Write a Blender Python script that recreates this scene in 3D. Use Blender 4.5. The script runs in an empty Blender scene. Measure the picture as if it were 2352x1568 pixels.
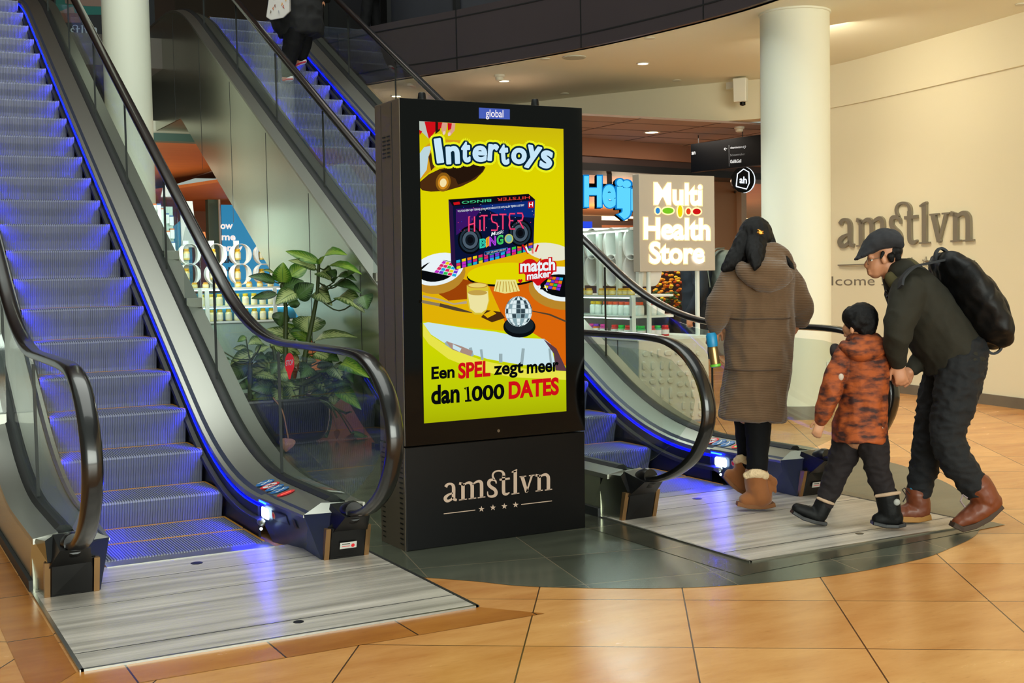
import bpy, bmesh, math, random
import numpy as np
from mathutils import Vector, Matrix, noise
random.seed(7)
sc = bpy.context.scene
COL = sc.collection

# ------------------------------------------------------------------ camera
FPX, CX, CY, EYE = 2820.0, 1176.0, 784.0, 1.36
_a = np.array([-357.0 - CX, 661.0 - CY, FPX]); _b = np.array([6383.0 - CX, 531.0 - CY, FPX])
_y = _a / np.linalg.norm(_a); _x = _b - _y * (_b @ _y) / (_y @ _y); _x = _x / np.linalg.norm(_x)
_z = np.cross(_x, _y)
ROT = np.stack([_x, _y, _z])          # X across the escalators, Y along them, Z up
cam_data = bpy.data.cameras.new('camera'); cam = bpy.data.objects.new('camera', cam_data); COL.objects.link(cam)
cam_data.sensor_width = 36.0; cam_data.lens = FPX / 2352.0 * 36.0; cam_data.clip_end = 200
cm = Matrix.Identity(4)
for i in range(3):
    cm[i][0] = ROT[i, 0]; cm[i][1] = -ROT[i, 1]; cm[i][2] = -ROT[i, 2]
cm[2][3] = EYE
cam.matrix_world = cm
sc.camera = cam
vs = sc.view_settings
vs.view_transform = 'Standard'; vs.look = 'None'; vs.gamma = 1.0; vs.use_curve_mapping = False; vs.exposure = 0.0
try:
    sc.cycles.use_denoising = True
    sc.cycles.max_bounces = 8; sc.cycles.transparent_max_bounces = 16
    sc.cycles.sample_clamp_indirect = 6.0
except Exception:
    pass

# ------------------------------------------------------------------ ambient + main lights
world = bpy.data.worlds.new('mall_air'); sc.world = world; world.use_nodes = True
bg = world.node_tree.nodes['Background']; bg.inputs[0].default_value = (0.59, 0.68, 0.60, 1); bg.inputs[1].default_value = 0.60

def area(name, loc, target, size, power, color, size_y=None, spread=None):
    d = bpy.data.lights.new(name, 'AREA'); d.energy = power; d.color = color; d.size = size
    if size_y: d.shape = 'RECTANGLE'; d.size_y = size_y
    if spread: d.spread = math.radians(spread)
    o = bpy.data.objects.new(name, d); COL.objects.link(o); o.location = loc
    o.rotation_euler = (Vector(target) - Vector(loc)).to_track_quat('-Z', 'Y').to_euler()
    return o
def spot(name, loc, target, power, color, angle=80, blend=.6, radius=.06):
    d = bpy.data.lights.new(name, 'SPOT'); d.energy = power; d.color = color
    d.spot_size = math.radians(angle); d.spot_blend = blend; d.shadow_soft_size = radius
    o = bpy.data.objects.new(name, d); COL.objects.link(o); o.location = loc
    o.rotation_euler = (Vector(target) - Vector(loc)).to_track_quat('-Z', 'Y').to_euler()
    return o
def point(name, loc, power, color, radius=.15):
    d = bpy.data.lights.new(name, 'POINT'); d.energy = power; d.color = color; d.shadow_soft_size = radius
    o = bpy.data.objects.new(name, d); COL.objects.link(o); o.location = loc
    return o
WARM = (1.0, .85, .64); NEUT = (1.0, .93, .80); COOL = (.86, 1.0, .92)
area('skylight', (2.2, 7.0, 10.6), (2.2, 7.0, 0), 8.0, 900, (.96, 1.0, .93), 13.0)
area('camera_side_fill', (1.5, -5.0, 2.4), (3.6, 8.0, 2.6), 9.0, 1050, (.94, 1.0, .90), 4.0)  # fill lamp added behind the camera to brighten ceiling and wall
area('wall_wash_lamp', (8.3, 9.2, 3.62), (10.1, 9.8, 1.7), .8, 38, (1.0, .86, .64))
area('wall_wash_lamp', (7.9, 5.6, 3.62), (9.8, 7.4, 1.7), .8, 42, (1.0, .86, .64))
for q in ((8.6, 6.3, 3.66), (8.9, 4.2, 3.66), (8.6, 10.0, 3.66), (7.4, 6.4, 3.66)): spot('soffit_lamp', q, (q[0], q[1], 0), 70, WARM, 120, .8, .06)
area('left_shop_lamp', (3.4, 19.5, 3.12), (3.4, 19.6, 0), 1.6, 70, (1.0, .82, .58))
point('left_shop_glow', (3.6, 20.5, 2.0), 75, (1.0, .80, .55), .3)
area('left_stand_lamp', (3.2, 12.7, 2.0), (3.4, 13.6, 1.0), .8, 22, (.92, 1.0, .95))
area('right_shop_lamp', (11.6, 17.5, 2.88), (11.6, 17.6, 0), 2.6, 190, (1.0, .80, .55))
point('right_shop_glow', (11.8, 20.0, 1.9), 300, (1.0, .80, .55), .3)
point('right_shop_glow', (16.0, 24.0, 1.9), 380, (1.0, .80, .55), .3)
area('bulkhead_fill', (2.6, 15.0, 1.4), (3.0, 16.5, 3.3), .5, 22, (.92, 1.0, .94))  # added floating fill, aimed up to brighten the trim over the left shop
area('corridor_lamp', (10.2, 13.2, 3.15), (10.2, 13.2, 0), .9, 22, (1.0, .86, .70))
area('stand_lamp', (6.5, 9.9, 2.6), (6.4, 9.8, .8), .6, 30, (.9, 1.0, .95))
area('gallery_lamp', (7.0, 14.5, 7.6), (6.0, 13.0, 4.0), 2.0, 14, (1.0, .9, .8))

# ------------------------------------------------------------------ pixel rays -> points on planes of the place
def ray(px, py): return ROT @ np.array([px - CX, py - CY, FPX])
def onz(px, py, z=0.0):
    d = ray(px, py); t = (z - EYE) / d[2]; return Vector((d[0] * t, d[1] * t, z))
def onx(px, py, x):
    d = ray(px, py); t = x / d[0]; return Vector((x, d[1] * t, EYE + d[2] * t))
def ony(px, py, y):
    d = ray(px, py); t = y / d[1]; return Vector((d[0] * t, y, EYE + d[2] * t))
def ondepth(px, py, dep):
    d = ray(px, py); t = dep / FPX; return Vector((d[0] * t, d[1] * t, EYE + d[2] * t))
VIEW = Vector((ROT[0, 2], ROT[1, 2], ROT[2, 2]))
def depth_of(p): return VIEW.dot(Vector(p) - Vector((0, 0, EYE)))

# ------------------------------------------------------------------ materials
MATS = {}
def lin(c):
    if isinstance(c, str):
        c = [int(c[i:i + 2], 16) / 255 for i in (0, 2, 4)]
    return tuple(x / 12.92 if x <= .04045 else ((x + .055) / 1.055) ** 2.4 for x in c[:3])
def M(name, col, rough=.5, metal=0.0, emit=0.0, ecol=None, var=0.0, vscale=6.0, bump=0.0, bscale=60.0, stretch=None, coat=0.0, spec=.5, sheen=0.0):
    if name in MATS: return MATS[name]
    m = bpy.data.materials.new(name); m.use_nodes = True; MATS[name] = m
    nt = m.node_tree; b = nt.nodes['Principled BSDF']; c = lin(col)
    b.inputs['Base Color'].default_value = (*c, 1); b.inputs['Roughness'].default_value = rough
    b.inputs['Metallic'].default_value = metal; b.inputs['Specular IOR Level'].default_value = spec
    if coat: b.inputs['Coat Weight'].default_value = coat; b.inputs['Coat Roughness'].default_value = .08
    if sheen: b.inputs['Sheen Weight'].default_value = sheen
    if emit:
        b.inputs['Emission Color'].default_value = (*lin(ecol if ecol else col), 1); b.inputs['Emission Strength'].default_value = emit
    vec = None
    if var or bump:
        tc = nt.nodes.new('ShaderNodeTexCoord'); mp = nt.nodes.new('ShaderNodeMapping')
        nt.links.new(tc.outputs['Object'], mp.inputs['Vector'])
        if stretch: mp.inputs['Scale'].default_value = stretch
        vec = mp.outputs['Vector']
    if var:
        n = nt.nodes.new('ShaderNodeTexNoise'); n.inputs['Scale'].default_value = vscale; n.inputs['Detail'].default_value = 6
        nt.links.new(vec, n.inputs['Vector'])
        mx = nt.nodes.new('ShaderNodeMix'); mx.data_type = 'RGBA'
        mx.inputs[6].default_value = (*[x * (1 - var) for x in c], 1); mx.inputs[7].default_value = (*[min(1, x * (1 + var)) for x in c], 1)
        nt.links.new(n.outputs['Fac'], mx.inputs[0]); nt.links.new(mx.outputs[2], b.inputs['Base Color'])
    if bump:
        n2 = nt.nodes.new('ShaderNodeTexNoise'); n2.inputs['Scale'].default_value = bscale; n2.inputs['Detail'].default_value = 4
        nt.links.new(vec, n2.inputs['Vector'])
        bp = nt.nodes.new('ShaderNodeBump'); bp.inputs['Strength'].default_value = bump; bp.inputs['Distance'].default_value = .01
        nt.links.new(n2.outputs['Fac'], bp.inputs['Height']); nt.links.new(bp.outputs['Normal'], b.inputs['Normal'])
    return m
def emis(name, col, s=1.0):
    if name in MATS: return MATS[name]
    m = bpy.data.materials.new(name); m.use_nodes = True; MATS[name] = m
    nt = m.node_tree; nt.nodes.clear()
    o = nt.nodes.new('ShaderNodeOutputMaterial'); e = nt.nodes.new('ShaderNodeEmission')
    e.inputs[0].default_value = (*lin(col), 1); e.inputs[1].default_value = s
    nt.links.new(e.outputs[0], o.inputs[0]); return m
def glass(name, tint='f4faf6', refl=.9, rough=.02, alpha=0.0):
    if name in MATS: return MATS[name]
    m = bpy.data.materials.new(name); m.use_nodes = True; MATS[name] = m
    nt = m.node_tree; nt.nodes.clear()
    o = nt.nodes.new('ShaderNodeOutputMaterial'); t = nt.nodes.new('ShaderNodeBsdfTransparent'); g = nt.nodes.new('ShaderNodeBsdfGlossy')
    mx = nt.nodes.new('ShaderNodeMixShader'); fr = nt.nodes.new('ShaderNodeFresnel'); fr.inputs['IOR'].default_value = 1.45
    mu = nt.nodes.new('ShaderNodeMath'); mu.operation = 'MULTIPLY_ADD'; mu.inputs[1].default_value = refl; mu.inputs[2].default_value = alpha
    t.inputs[0].default_value = (*lin(tint), 1); g.inputs['Roughness'].default_value = rough
    nt.links.new(fr.outputs[0], mu.inputs[0]); nt.links.new(mu.outputs[0], mx.inputs[0])
    nt.links.new(t.outputs[0], mx.inputs[1]); nt.links.new(g.outputs[0], mx.inputs[2]); nt.links.new(mx.outputs[0], o.inputs[0])
    return m

# ------------------------------------------------------------------ objects
def tag(o, label=None, cat=None, group=None, kind=None):
    if label: o['label'] = label
    if cat: o['category'] = cat
    if group: o['group'] = group
    if kind: o['kind'] = kind
    return o
def empty(name, loc, label, cat, group=None, rz=0.0):
    o = bpy.data.objects.new(name, None); COL.objects.link(o); o.location = loc; o.rotation_euler = (0, 0, rz)
    o.empty_display_size = .1
    return tag(o, label, cat, group)
def world_of(o):
    m = Matrix.LocRotScale(o.location, o.rotation_euler, o.scale)
    return world_of(o.parent) @ m if o.parent else m
def mkobj(name, me, parent=None, local=False):
    o = bpy.data.objects.new(name, me); COL.objects.link(o)
    if parent is not None:
        o.parent = parent
        if not local:
            me.transform(world_of(parent).inverted())
    return o
def finish(me, smooth=None):
    if smooth is not None:
        me.polygons.foreach_set('use_smooth', [True] * len(me.polygons))
        try: me.set_sharp_from_angle(angle=math.radians(smooth))
        except Exception: pass
    me.update()
class MB:
    """collects faces (with a material each) and links them as one mesh object"""
    def __init__(s): s.v = []; s.f = []; s.m = []; s.mats = []
    def mi(s, mat):
        if mat not in s.mats: s.mats.append(mat)
        return s.mats.index(mat)
    def add(s, vs_, fs, mat):
        k = len(s.v); i = s.mi(mat); s.v += [tuple(v) for v in vs_]
        for f in fs: s.f.append([k + a for a in f]); s.m.append(i)
        return s
    def box(s, x0, x1, y0, y1, z0, z1, mat):
        vs_ = [(x, y, z) for z in (z0, z1) for y in (y0, y1) for x in (x0, x1)]
        return s.add(vs_, [(0, 2, 3, 1), (4, 5, 7, 6), (0, 1, 5, 4), (2, 6, 7, 3), (0, 4, 6, 2), (1, 3, 7, 5)], mat)
    def hexa(s, lo, hi, mat):
        """prism between two polygons with the same vertex count"""
        n = len(lo); vs_ = list(lo) + list(hi)
        fs = [tuple(reversed(range(n))), tuple(range(n, 2 * n))] + [(i, (i + 1) % n, n + (i + 1) % n, n + i) for i in range(n)]
        return s.add(vs_, fs, mat)
    def prism(s, poly, d, mat):
        d = Vector(d); lo = [Vector(p) for p in poly]; return s.hexa(lo, [p + d for p in lo], mat)
    def rings(s, rings, mat, closed=True, caps=True):
        n = len(rings[0]); k = len(rings); vs_ = [p for r in rings for p in r]; fs = []
        for j in range(k - 1):
            for i in range(n if closed else n - 1):
                a, b = j * n + i, j * n + (i + 1) % n
                fs.append((a, b, b + n, a + n))
        if caps and closed: fs += [tuple(reversed(range(n))), tuple(range((k - 1) * n, k * n))]
        return s.add(vs_, fs, mat)
    def tube(s, path, r, mat, n=10, caps=True, flat=1.0):
        path = [Vector(p) for p in path]; rs = r if isinstance(r, (list, tuple)) else [r] * len(path); out = []
        up = None
        for i, p in enumerate(path):
            t = (path[min(i + 1, len(path) - 1)] - path[max(i - 1, 0)]).normalized()
            if up is None:
                up = t.orthogonal().normalized()
            up = (up - t * up.dot(t)).normalized(); sd = t.cross(up)
            out.append([p + (up * math.cos(a) * flat + sd * math.sin(a)) * rs[i] for a in [2 * math.pi * q / n for q in range(n)]])
        return s.rings(out, mat, True, caps)
    def cyl(s, c, r, h, mat, n=24, r2=None, axis=(0, 0, 1)):
        c = Vector(c); ax = Vector(axis).normalized(); return s.tube_r([c, c + ax * h], [r, r if r2 is None else r2], mat, n)
    def tube_r(s, path, rs, mat, n=24):
        return s.tube(path, list(rs), mat, n)
    def lathe(s, c, prof, mat, n=24, axis=None):
        c = Vector(c); q = Vector((0, 0, 1)).rotation_difference(Vector(axis)) if axis else None; out = []
        for r, z in prof:
            ring = []
            for i in range(n):
                a = 2 * math.pi * i / n; p = Vector((r * math.cos(a), r * math.sin(a), z))
                ring.append(c + (q @ p if q else p))
            out.append(ring)
        return s.rings(out, mat)
    def ellipsoid(s, c, rx, ry, rz, mat, n=16, k=10, rot=None):
        c = Vector(c); out = []
        for j in range(k + 1):
            t = math.pi * j / k; rr = max(math.sin(t), .02); ring = []
            for i in range(n):
                a = 2 * math.pi * i / n; p = Vector((rx * rr * math.cos(a), ry * rr * math.sin(a), -rz * math.cos(t)))
                ring.append(c + (rot @ p if rot else p))
            out.append(ring)
        return s.rings(out, mat)
    def quad(s, a, b, c, d, mat): return s.add([a, b, c, d], [(0, 1, 2, 3)], mat)
    def mesh(s, name, smooth=None):
        me = bpy.data.meshes.new(name); me.from_pydata([tuple(v) for v in s.v], [], s.f)
        for m in s.mats: me.materials.append(m)
        me.polygons.foreach_set('material_index', s.m)
        bm = bmesh.new(); bm.from_mesh(me); bmesh.ops.recalc_face_normals(bm, faces=bm.faces); bm.to_mesh(me); bm.free()
        finish(me, smooth); return me
    def build(s, name, parent=None, smooth=None, bevel=0.0, local=False):
        me = s.mesh(name, smooth); o = mkobj(name, me, parent, local)
        if bevel:
            b = o.modifiers.new('bevel', 'BEVEL'); b.width = bevel; b.segments = 2; b.limit_method = 'ANGLE'; b.angle_limit = math.radians(40)
        return o
def struct(mb, name, smooth=None):
    o = mb.build(name, None, smooth); o['kind'] = 'structure'; return o
def evaluated(o):
    dg = bpy.context.evaluated_depsgraph_get(); dg.update()
    return bpy.data.meshes.new_from_object(o.evaluated_get(dg))
def copy_tree(o, parent=None, name=None):
    c = o.copy(); COL.objects.link(c); c.parent = parent
    for ch in o.children: copy_tree(ch, c)
    return c
def crom(pts, n=6):
    """Catmull-Rom through points (tuples of any length)"""
    P = [np.array(p, float) for p in pts]; out = []
    for i in range(len(P) - 1):
        p0 = P[i - 1] if i else 2 * P[0] - P[1]; p3 = P[i + 2] if i + 2 < len(P) else 2 * P[-1] - P[-2]
        p1, p2 = P[i], P[i + 1]
        for k in range(n):
            t = k / n
            out.append(.5 * ((2 * p1) + (p2 - p0) * t + (2 * p0 - 5 * p1 + 4 * p2 - p3) * t * t + (3 * p1 - p0 - 3 * p2 + p3) * t ** 3))
    out.append(P[-1]); return out

# ------------------------------------------------------------------ lettering
_TXT = {}
def text_polys(s, grow=0.0):
    """triangles of a string set in the built-in face; returns verts (x, y), faces"""
    key = (s, grow)
    if key in _TXT: return _TXT[key]
    cu = bpy.data.curves.new('t', 'FONT'); cu.body = s; cu.size = 1.0; cu.offset = grow; cu.resolution_u = 5; cu.fill_mode = 'FRONT'
    o = bpy.data.objects.new('t', cu); COL.objects.link(o)
    me = evaluated(o)
    vs_ = [(v.co.x, v.co.y) for v in me.vertices]; fs = [tuple(p.vertices) for p in me.polygons]
    bpy.data.objects.remove(o); bpy.data.meshes.remove(me); bpy.data.curves.remove(cu)
    _TXT[key] = (vs_, fs); return _TXT[key]
class Art:
    """flat lettering and shapes on a plane; fn(px, py, layer) gives the point in the place"""
    def __init__(s, fn, clip=None): s.fn = fn; s.mb = MB(); s.k = 0; s.clip = clip
    def cut(s, pts):
        q = [tuple(p) for p in pts]
        for i in range(len(s.clip)):
            a, b = s.clip[i], s.clip[(i + 1) % len(s.clip)]; ins = lambda p: (b[0] - a[0]) * (p[1] - a[1]) - (b[1] - a[1]) * (p[0] - a[0]); out = []
            for j in range(len(q)):
                p, r = q[j - 1], q[j]; dp, dr = ins(p), ins(r)
                if (dp >= 0) != (dr >= 0): t = dp / (dp - dr); out.append((p[0] + (r[0] - p[0]) * t, p[1] + (r[1] - p[1]) * t))
                if dr >= 0: out.append(r)
            q = out
            if not q: break
        return q
    def poly(s, pts, mat):
        s.k += 1
        if s.clip: pts = s.cut(pts)
        if len(pts) < 3: return
        vs_ = [s.fn(x, y, s.k) for x, y in pts]
        s.mb.add(vs_, [tuple(range(len(vs_)))], mat)
    def fan(s, c, pts, mat):
        s.k += 1
        vs_ = [s.fn(c[0], c[1], s.k)] + [s.fn(x, y, s.k) for x, y in pts]; n = len(pts)
        s.mb.add(vs_, [(0, 1 + i, 1 + (i + 1) % n) for i in range(n)], mat)
    def ell(s, cx, cy, rx, ry, mat, n=28, rot=0.0):
        c, d = math.cos(rot), math.sin(rot)
        s.poly([(cx + rx * math.cos(a) * c - ry * math.sin(a) * d, cy + rx * math.cos(a) * d + ry * math.sin(a) * c) for a in [2 * math.pi * i / n for i in range(n)]], mat)
    def stroke(s, pts, w, mat):
        """ribbon along points; w a number or one per point"""
        s.k += 1; P = [Vector(p) for p in pts]; ws = w if isinstance(w, (list, tuple)) else [w] * len(P); L, R = [], []
        for i, p in enumerate(P):
            t = (P[min(i + 1, len(P) - 1)] - P[max(i - 1, 0)]); t = t.normalized() if t.length else Vector((1, 0)); nn = Vector((-t.y, t.x)) * ws[i] / 2
            L.append(p + nn); R.append(p - nn)
        vs_ = [s.fn(q.x, q.y, s.k) for q in L] + [s.fn(q.x, q.y, s.k) for q in R]; n = len(P)
        s.mb.add(vs_, [(i, i + 1, n + i + 1, n + i) for i in range(n - 1)], mat)
    def text(s, txt, x0, y0, x1, y1, h, mat, grow=0.0, up=None):
        """baseline from (x0,y0) to (x1,y1); h = cap height in px; the string is fitted to the width"""
        vs_, fs = text_polys(txt, grow); ref = text_polys(txt, 0.0)[0]
        xa, xb = min(v[0] for v in ref), max(v[0] for v in ref); s.k += 1
        ux, uy = (x1 - x0) / (xb - xa), (y1 - y0) / (xb - xa); wx, wy = up if up else (0.0, -1.0); hh = h / .69
        s.mb.add([s.fn(x0 + (v[0] - xa) * ux + v[1] * hh * wx, y0 + (v[0] - xa) * uy + v[1] * hh * wy, s.k) for v in vs_], fs, mat)
# ================================================================== the setting
def stone(name, ca, cb, joint, g_ang, g0, gs, h0, hs, rough=.22, jw=.006, bump=.05, blotch=3.0, tile_var=.16):
    """polished stone laid in a grid; joints follow the place's own X/Y"""
    m = bpy.data.materials.new(name); m.use_nodes = True; MATS[name] = m
    nt = m.node_tree; b = nt.nodes['Principled BSDF']; N = nt.nodes.new; Lk = nt.links.new
    tc = N('ShaderNodeTexCoord'); sp = N('ShaderNodeSeparateXYZ'); Lk(tc.outputs['Object'], sp.inputs[0])
    def mth(op, a, c=None, d=None):
        n = N('ShaderNodeMath'); n.operation = op
        for i, q in enumerate((a, c, d)):
            if q is None: continue
            if isinstance(q, (int, float)): n.inputs[i].default_value = q
            else: Lk(q, n.inputs[i])
        return n.outputs[0]
    sa, ca_ = math.sin(math.radians(g_ang)), math.cos(math.radians(g_ang))
    g = mth('ADD', mth('MULTIPLY', sp.outputs[0], sa), mth('MULTIPLY', sp.outputs[1], ca_))
    h = mth('ADD', mth('MULTIPLY', sp.outputs[0], ca_), mth('MULTIPLY', sp.outputs[1], -sa))
    gi = mth('DIVIDE', mth('SUBTRACT', g, g0), gs); hi = mth('DIVIDE', mth('SUBTRACT', h, h0), hs)
    gf = mth('FRACT', gi); hf = mth('FRACT', hi)
    def edge(f, s): return mth('MULTIPLY', mth('MINIMUM', f, mth('SUBTRACT', 1.0, f)), s)
    jm = mth('LESS_THAN', mth('MINIMUM', edge(gf, gs), edge(hf, hs)), jw / 2)
    cx = N('ShaderNodeCombineXYZ'); Lk(mth('FLOOR', gi), cx.inputs[0]); Lk(mth('FLOOR', hi), cx.inputs[1])
    wn = N('ShaderNodeTexWhiteNoise'); wn.noise_dimensions = '3D'; Lk(cx.outputs[0], wn.inputs['Vector'])
    n1 = N('ShaderNodeTexNoise'); n1.inputs['Scale'].default_value = blotch; n1.inputs['Detail'].default_value = 8; n1.inputs['Roughness'].default_value = .65
    mp = N('ShaderNodeMapping'); mp.inputs['Rotation'].default_value = (0, 0, math.radians(g_ang)); mp.inputs['Scale'].default_value = (.6, 2.0, 1)
    Lk(tc.outputs['Object'], mp.inputs[0]); Lk(mp.outputs[0], n1.inputs['Vector'])
    fac = mth('ADD', mth('MULTIPLY', n1.outputs['Fac'], .9), mth('MULTIPLY', mth('SUBTRACT', wn.outputs['Value'], .5), tile_var * 3))
    rp = N('ShaderNodeValToRGB'); rp.color_ramp.elements[0].position = .2; rp.color_ramp.elements[1].position = .8
    rp.color_ramp.elements[0].color = (*lin(ca), 1); rp.color_ramp.elements[1].color = (*lin(cb), 1); Lk(fac, rp.inputs[0])
    # small dark pits and veins
    n2 = N('ShaderNodeTexNoise'); n2.inputs['Scale'].default_value = 26; n2.inputs['Detail'].default_value = 6; Lk(mp.outputs[0], n2.inputs['Vector'])
    pit = N('ShaderNodeMapRange'); pit.inputs[1].default_value = .62; pit.inputs[2].default_value = .78; pit.inputs[3].default_value = 0; pit.inputs[4].default_value = .35; Lk(n2.outputs['Fac'], pit.inputs[0])
    mx0 = N('ShaderNodeMix'); mx0.data_type = 'RGBA'; Lk(pit.outputs[0], mx0.inputs[0]); Lk(rp.outputs[0], mx0.inputs[6]); mx0.inputs[7].default_value = (*[x * .5 for x in lin(ca)], 1)
    mx = N('ShaderNodeMix'); mx.data_type = 'RGBA'; Lk(jm, mx.inputs[0]); Lk(mx0.outputs[2], mx.inputs[6]); mx.inputs[7].default_value = (*lin(joint), 1)
    Lk(mx.outputs[2], b.inputs['Base Color'])
    rr = N('ShaderNodeMapRange'); rr.inputs[3].default_value = rough * .75; rr.inputs[4].default_value = rough * 1.5; Lk(n1.outputs['Fac'], rr.inputs[0]); Lk(rr.outputs[0], b.inputs['Roughness'])
    bp = N('ShaderNodeBump'); bp.inputs['Strength'].default_value = bump; bp.inputs['Distance'].default_value = .004; Lk(n2.outputs['Fac'], bp.inputs['Height']); Lk(bp.outputs['Normal'], b.inputs['Normal'])
    return m
ORANGE = stone('orange_stone', 'b5783e', 'dca868', '4a3018', 33.66, 4.424, .65, -.38, .615, tile_var=.09)
BORDER = stone('orange_border_stone', '9a5c22', 'c5863c', '3a2410', 0, -.3, 3.0, .30, .52, jw=.007)
BORDER_SIDE = stone('orange_side_stone', '9a5c22', 'c5863c', '3a2410', 0, 4.98, .72, 8.0, 30.0, jw=.007)
DARK = stone('dark_stone', '3a3d34', '565a4e', '746a58', 12, 4.46, .55, 2.41, .62, rough=.2, jw=.005, tile_var=.1)
DARK_STRIP = stone('dark_strip_stone', '2e2f27', '46453a', '7a6c54', 0, 4.28, .62, .0, 60, rough=.18, jw=.005, tile_var=.1)
CEIL = M('ceiling_paint', 'e6e5d0', .8, bump=.02, bscale=90)
WALL = M('wall_paint', 'e4dfc4', .75, bump=.03, bscale=70)
WHITE = M('white_paint', 'dfe2d2', .6)

fl = MB(); fl.add([(-9, -5, 0), (17, -5, 0), (17, 34, 0), (-9, 34, 0)], [(0, 1, 2, 3)], ORANGE); struct(fl, 'floor')
# dark round inlay around the second escalator
arc = crom([(2.225, 5.06), (2.411, 4.844), (2.607, 4.6), (3.129, 4.246), (3.747, 4.072), (4.30, 4.075), (4.62, 4.155), (5.017, 4.322), (5.45, 4.69), (5.857, 5.166), (6.129, 5.61), (6.386, 6.284), (6.45, 7.2)], 8)
dk = MB(); pts = [(p[0], p[1], 0.0015) for p in arc] + [(6.2, 13.5, .0015), (2.225, 13.5, .0015)]
dk.add(pts, [tuple(range(len(pts)))], DARK); struct(dk, 'floor')
ds = MB()
for poly in ([(3.455, 4.278), (5.30, 4.385), (5.17, 4.565), (3.655, 4.49)], [(3.455, 4.278), (3.655, 4.49), (3.655, 5.80), (3.437, 5.80)], [(5.30, 4.385), (5.36, 7.4), (5.22, 7.4), (5.17, 4.565)]):
    ds.add([(x, y, .003) for x, y in poly], [(0, 1, 2, 3)], DARK_STRIP)
struct(ds, 'trim_1')
bd = MB(); bd.add([(.485, 4.225, .0015), (2.415, 4.225, .0015), (2.225, 4.462, .0015), (.66, 4.462, .0015)], [(0, 1, 2, 3)], BORDER); struct(bd, 'trim_2')
bd = MB(); bd.add([(.485, 4.24, .0015), (.655, 4.46, .0015), (.655, 9, .0015), (.485, 9, .0015)], [(0, 1, 2, 3)], BORDER_SIDE); struct(bd, 'trim_3')

# right wall, curved, with its deep band under the ceiling
WPTS = [(8.2, -2.0), (8.75, 2.0), (9.25, 5.0), (9.74, 7.85), (9.86, 8.57), (10.03, 9.69), (10.13, 10.74), (9.99, 11.86)]
wc = [tuple(p) for p in crom(WPTS, 6)]
BPTS = wc + [tuple(p) for p in crom([(9.99, 11.86), (9.19, 13.04), (8.14, 14.96), (7.2, 17.0), (6.6, 20)], 5)][1:]
def strip(pts, z0, z1, mat, th=.12, flip=1):
    mb = MB(); lo = []
    for i, p in enumerate(pts):
        a = Vector(pts[max(i - 1, 0)]); b = Vector(pts[min(i + 1, len(pts) - 1)]); t = (b - a).normalized(); n = Vector((t.y, -t.x)) * flip
        lo.append((p, (p[0] + n.x * th, p[1] + n.y * th)))
    rs = [[(a[0], a[1], z0), (b[0], b[1], z0), (b[0], b[1], z1), (a[0], a[1], z1)] for a, b in lo]
    mb.rings(rs, mat); return mb
def off(pts, d):
    out = []
    for i, p in enumerate(pts):
        a = Vector(pts[max(i - 1, 0)]); b = Vector(pts[min(i + 1, len(pts) - 1)]); t = (b - a).normalized()
        out.append((p[0] + t.y * d, p[1] - t.x * d))
    return out
struct(strip(wc, 0, 3.72, WALL, .15), 'wall_right', 30)
struct(strip(off(wc, -.035), 3.215, 3.70, WALL, .035), 'trim_4', 30)
struct(strip(BPTS[len(wc) - 1:], 3.22, 3.72, WALL, .3), 'wall_back', 30)
struct(strip(off(wc, -.018), 0, .105, M('grey_skirting', '6c665a', .35, var=.2, vscale=5), .018), 'baseboard_right', 30)
# soffit (ceiling under the upper gallery)
FPTS = [tuple(p) for p in crom([(4.6, 17.5), (5.1, 15.8), (5.681, 13.885), (6.22, 12.66), (6.828, 10.968), (7.13, 9.297), (7.12, 8.1), (6.85, 6.6), (6.2, 4.6), (5.2, 2.6), (4.0, .5), (3.0, -2)], 6)]
def resample(pts, n):
    P = [Vector(p) for p in pts]; d = [0]
    for i in range(1, len(P)): d.append(d[-1] + (P[i] - P[i - 1]).length)
    out = []
    for k in range(n):
        s = d[-1] * k / (n - 1); i = max(j for j in range(len(d)) if d[j] <= s + 1e-9); i = min(i, len(P) - 2)
        out.append(P[i].lerp(P[i + 1], (s - d[i]) / max(d[i + 1] - d[i], 1e-9)))
    return out
inn = resample(off(FPTS, -.05), 40); out_ = resample(list(reversed(off(BPTS, .1))), 40)
ce = MB(); ce.rings([[(a.x, a.y, 3.70), (b.x, b.y, 3.70), (b.x, b.y, 3.9), (a.x, a.y, 3.9)] for a, b in zip(inn, out_)], CEIL); struct(ce, 'ceiling', 30)
# gallery front: curved metal panels
PANEL = M('gallery_metal', '453d40', .34, .35, var=.06, vscale=2)
DKJ = M('black_joint', '0c0c0e', .5)
ga = strip(FPTS, 3.70, 4.37, PANEL, .10, -1)
struct(ga, 'wall_gallery', 30)
gj = MB()
for z in (3.835, 4.285):
    p2 = off(FPTS, .004); lo = [[(a[0], a[1], z - .007), (b[0], b[1], z - .007), (b[0], b[1], z + .007), (a[0], a[1], z + .007)] for a, b in zip(p2, off(FPTS, -.02))]
    gj.rings(lo, DKJ)
P2 = [Vector(p) for p in off(FPTS, .004)]
for px, py in ((1050, 160), (1335, 110), (1620, 45), (735, 205)):
    q = onz(px, py, 3.7).to_2d(); i = min(range(len(P2)), key=lambda k: (P2[k] - q).length); a = P2[i]; t = (P2[min(i + 1, len(P2) - 1)] - P2[i - 1]).normalized() * .008; n = Vector((-t.y, t.x)).normalized() * .02
    gj.prism([(a.x - t.x, a.y - t.y, 3.70), (a.x + t.x, a.y + t.y, 3.70), (a.x + t.x + n.x, a.y + t.y + n.y, 3.70), (a.x - t.x + n.x, a.y - t.y + n.y, 3.70)], (0, 0, .67), DKJ)
struct(gj, 'trim_5')
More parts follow.
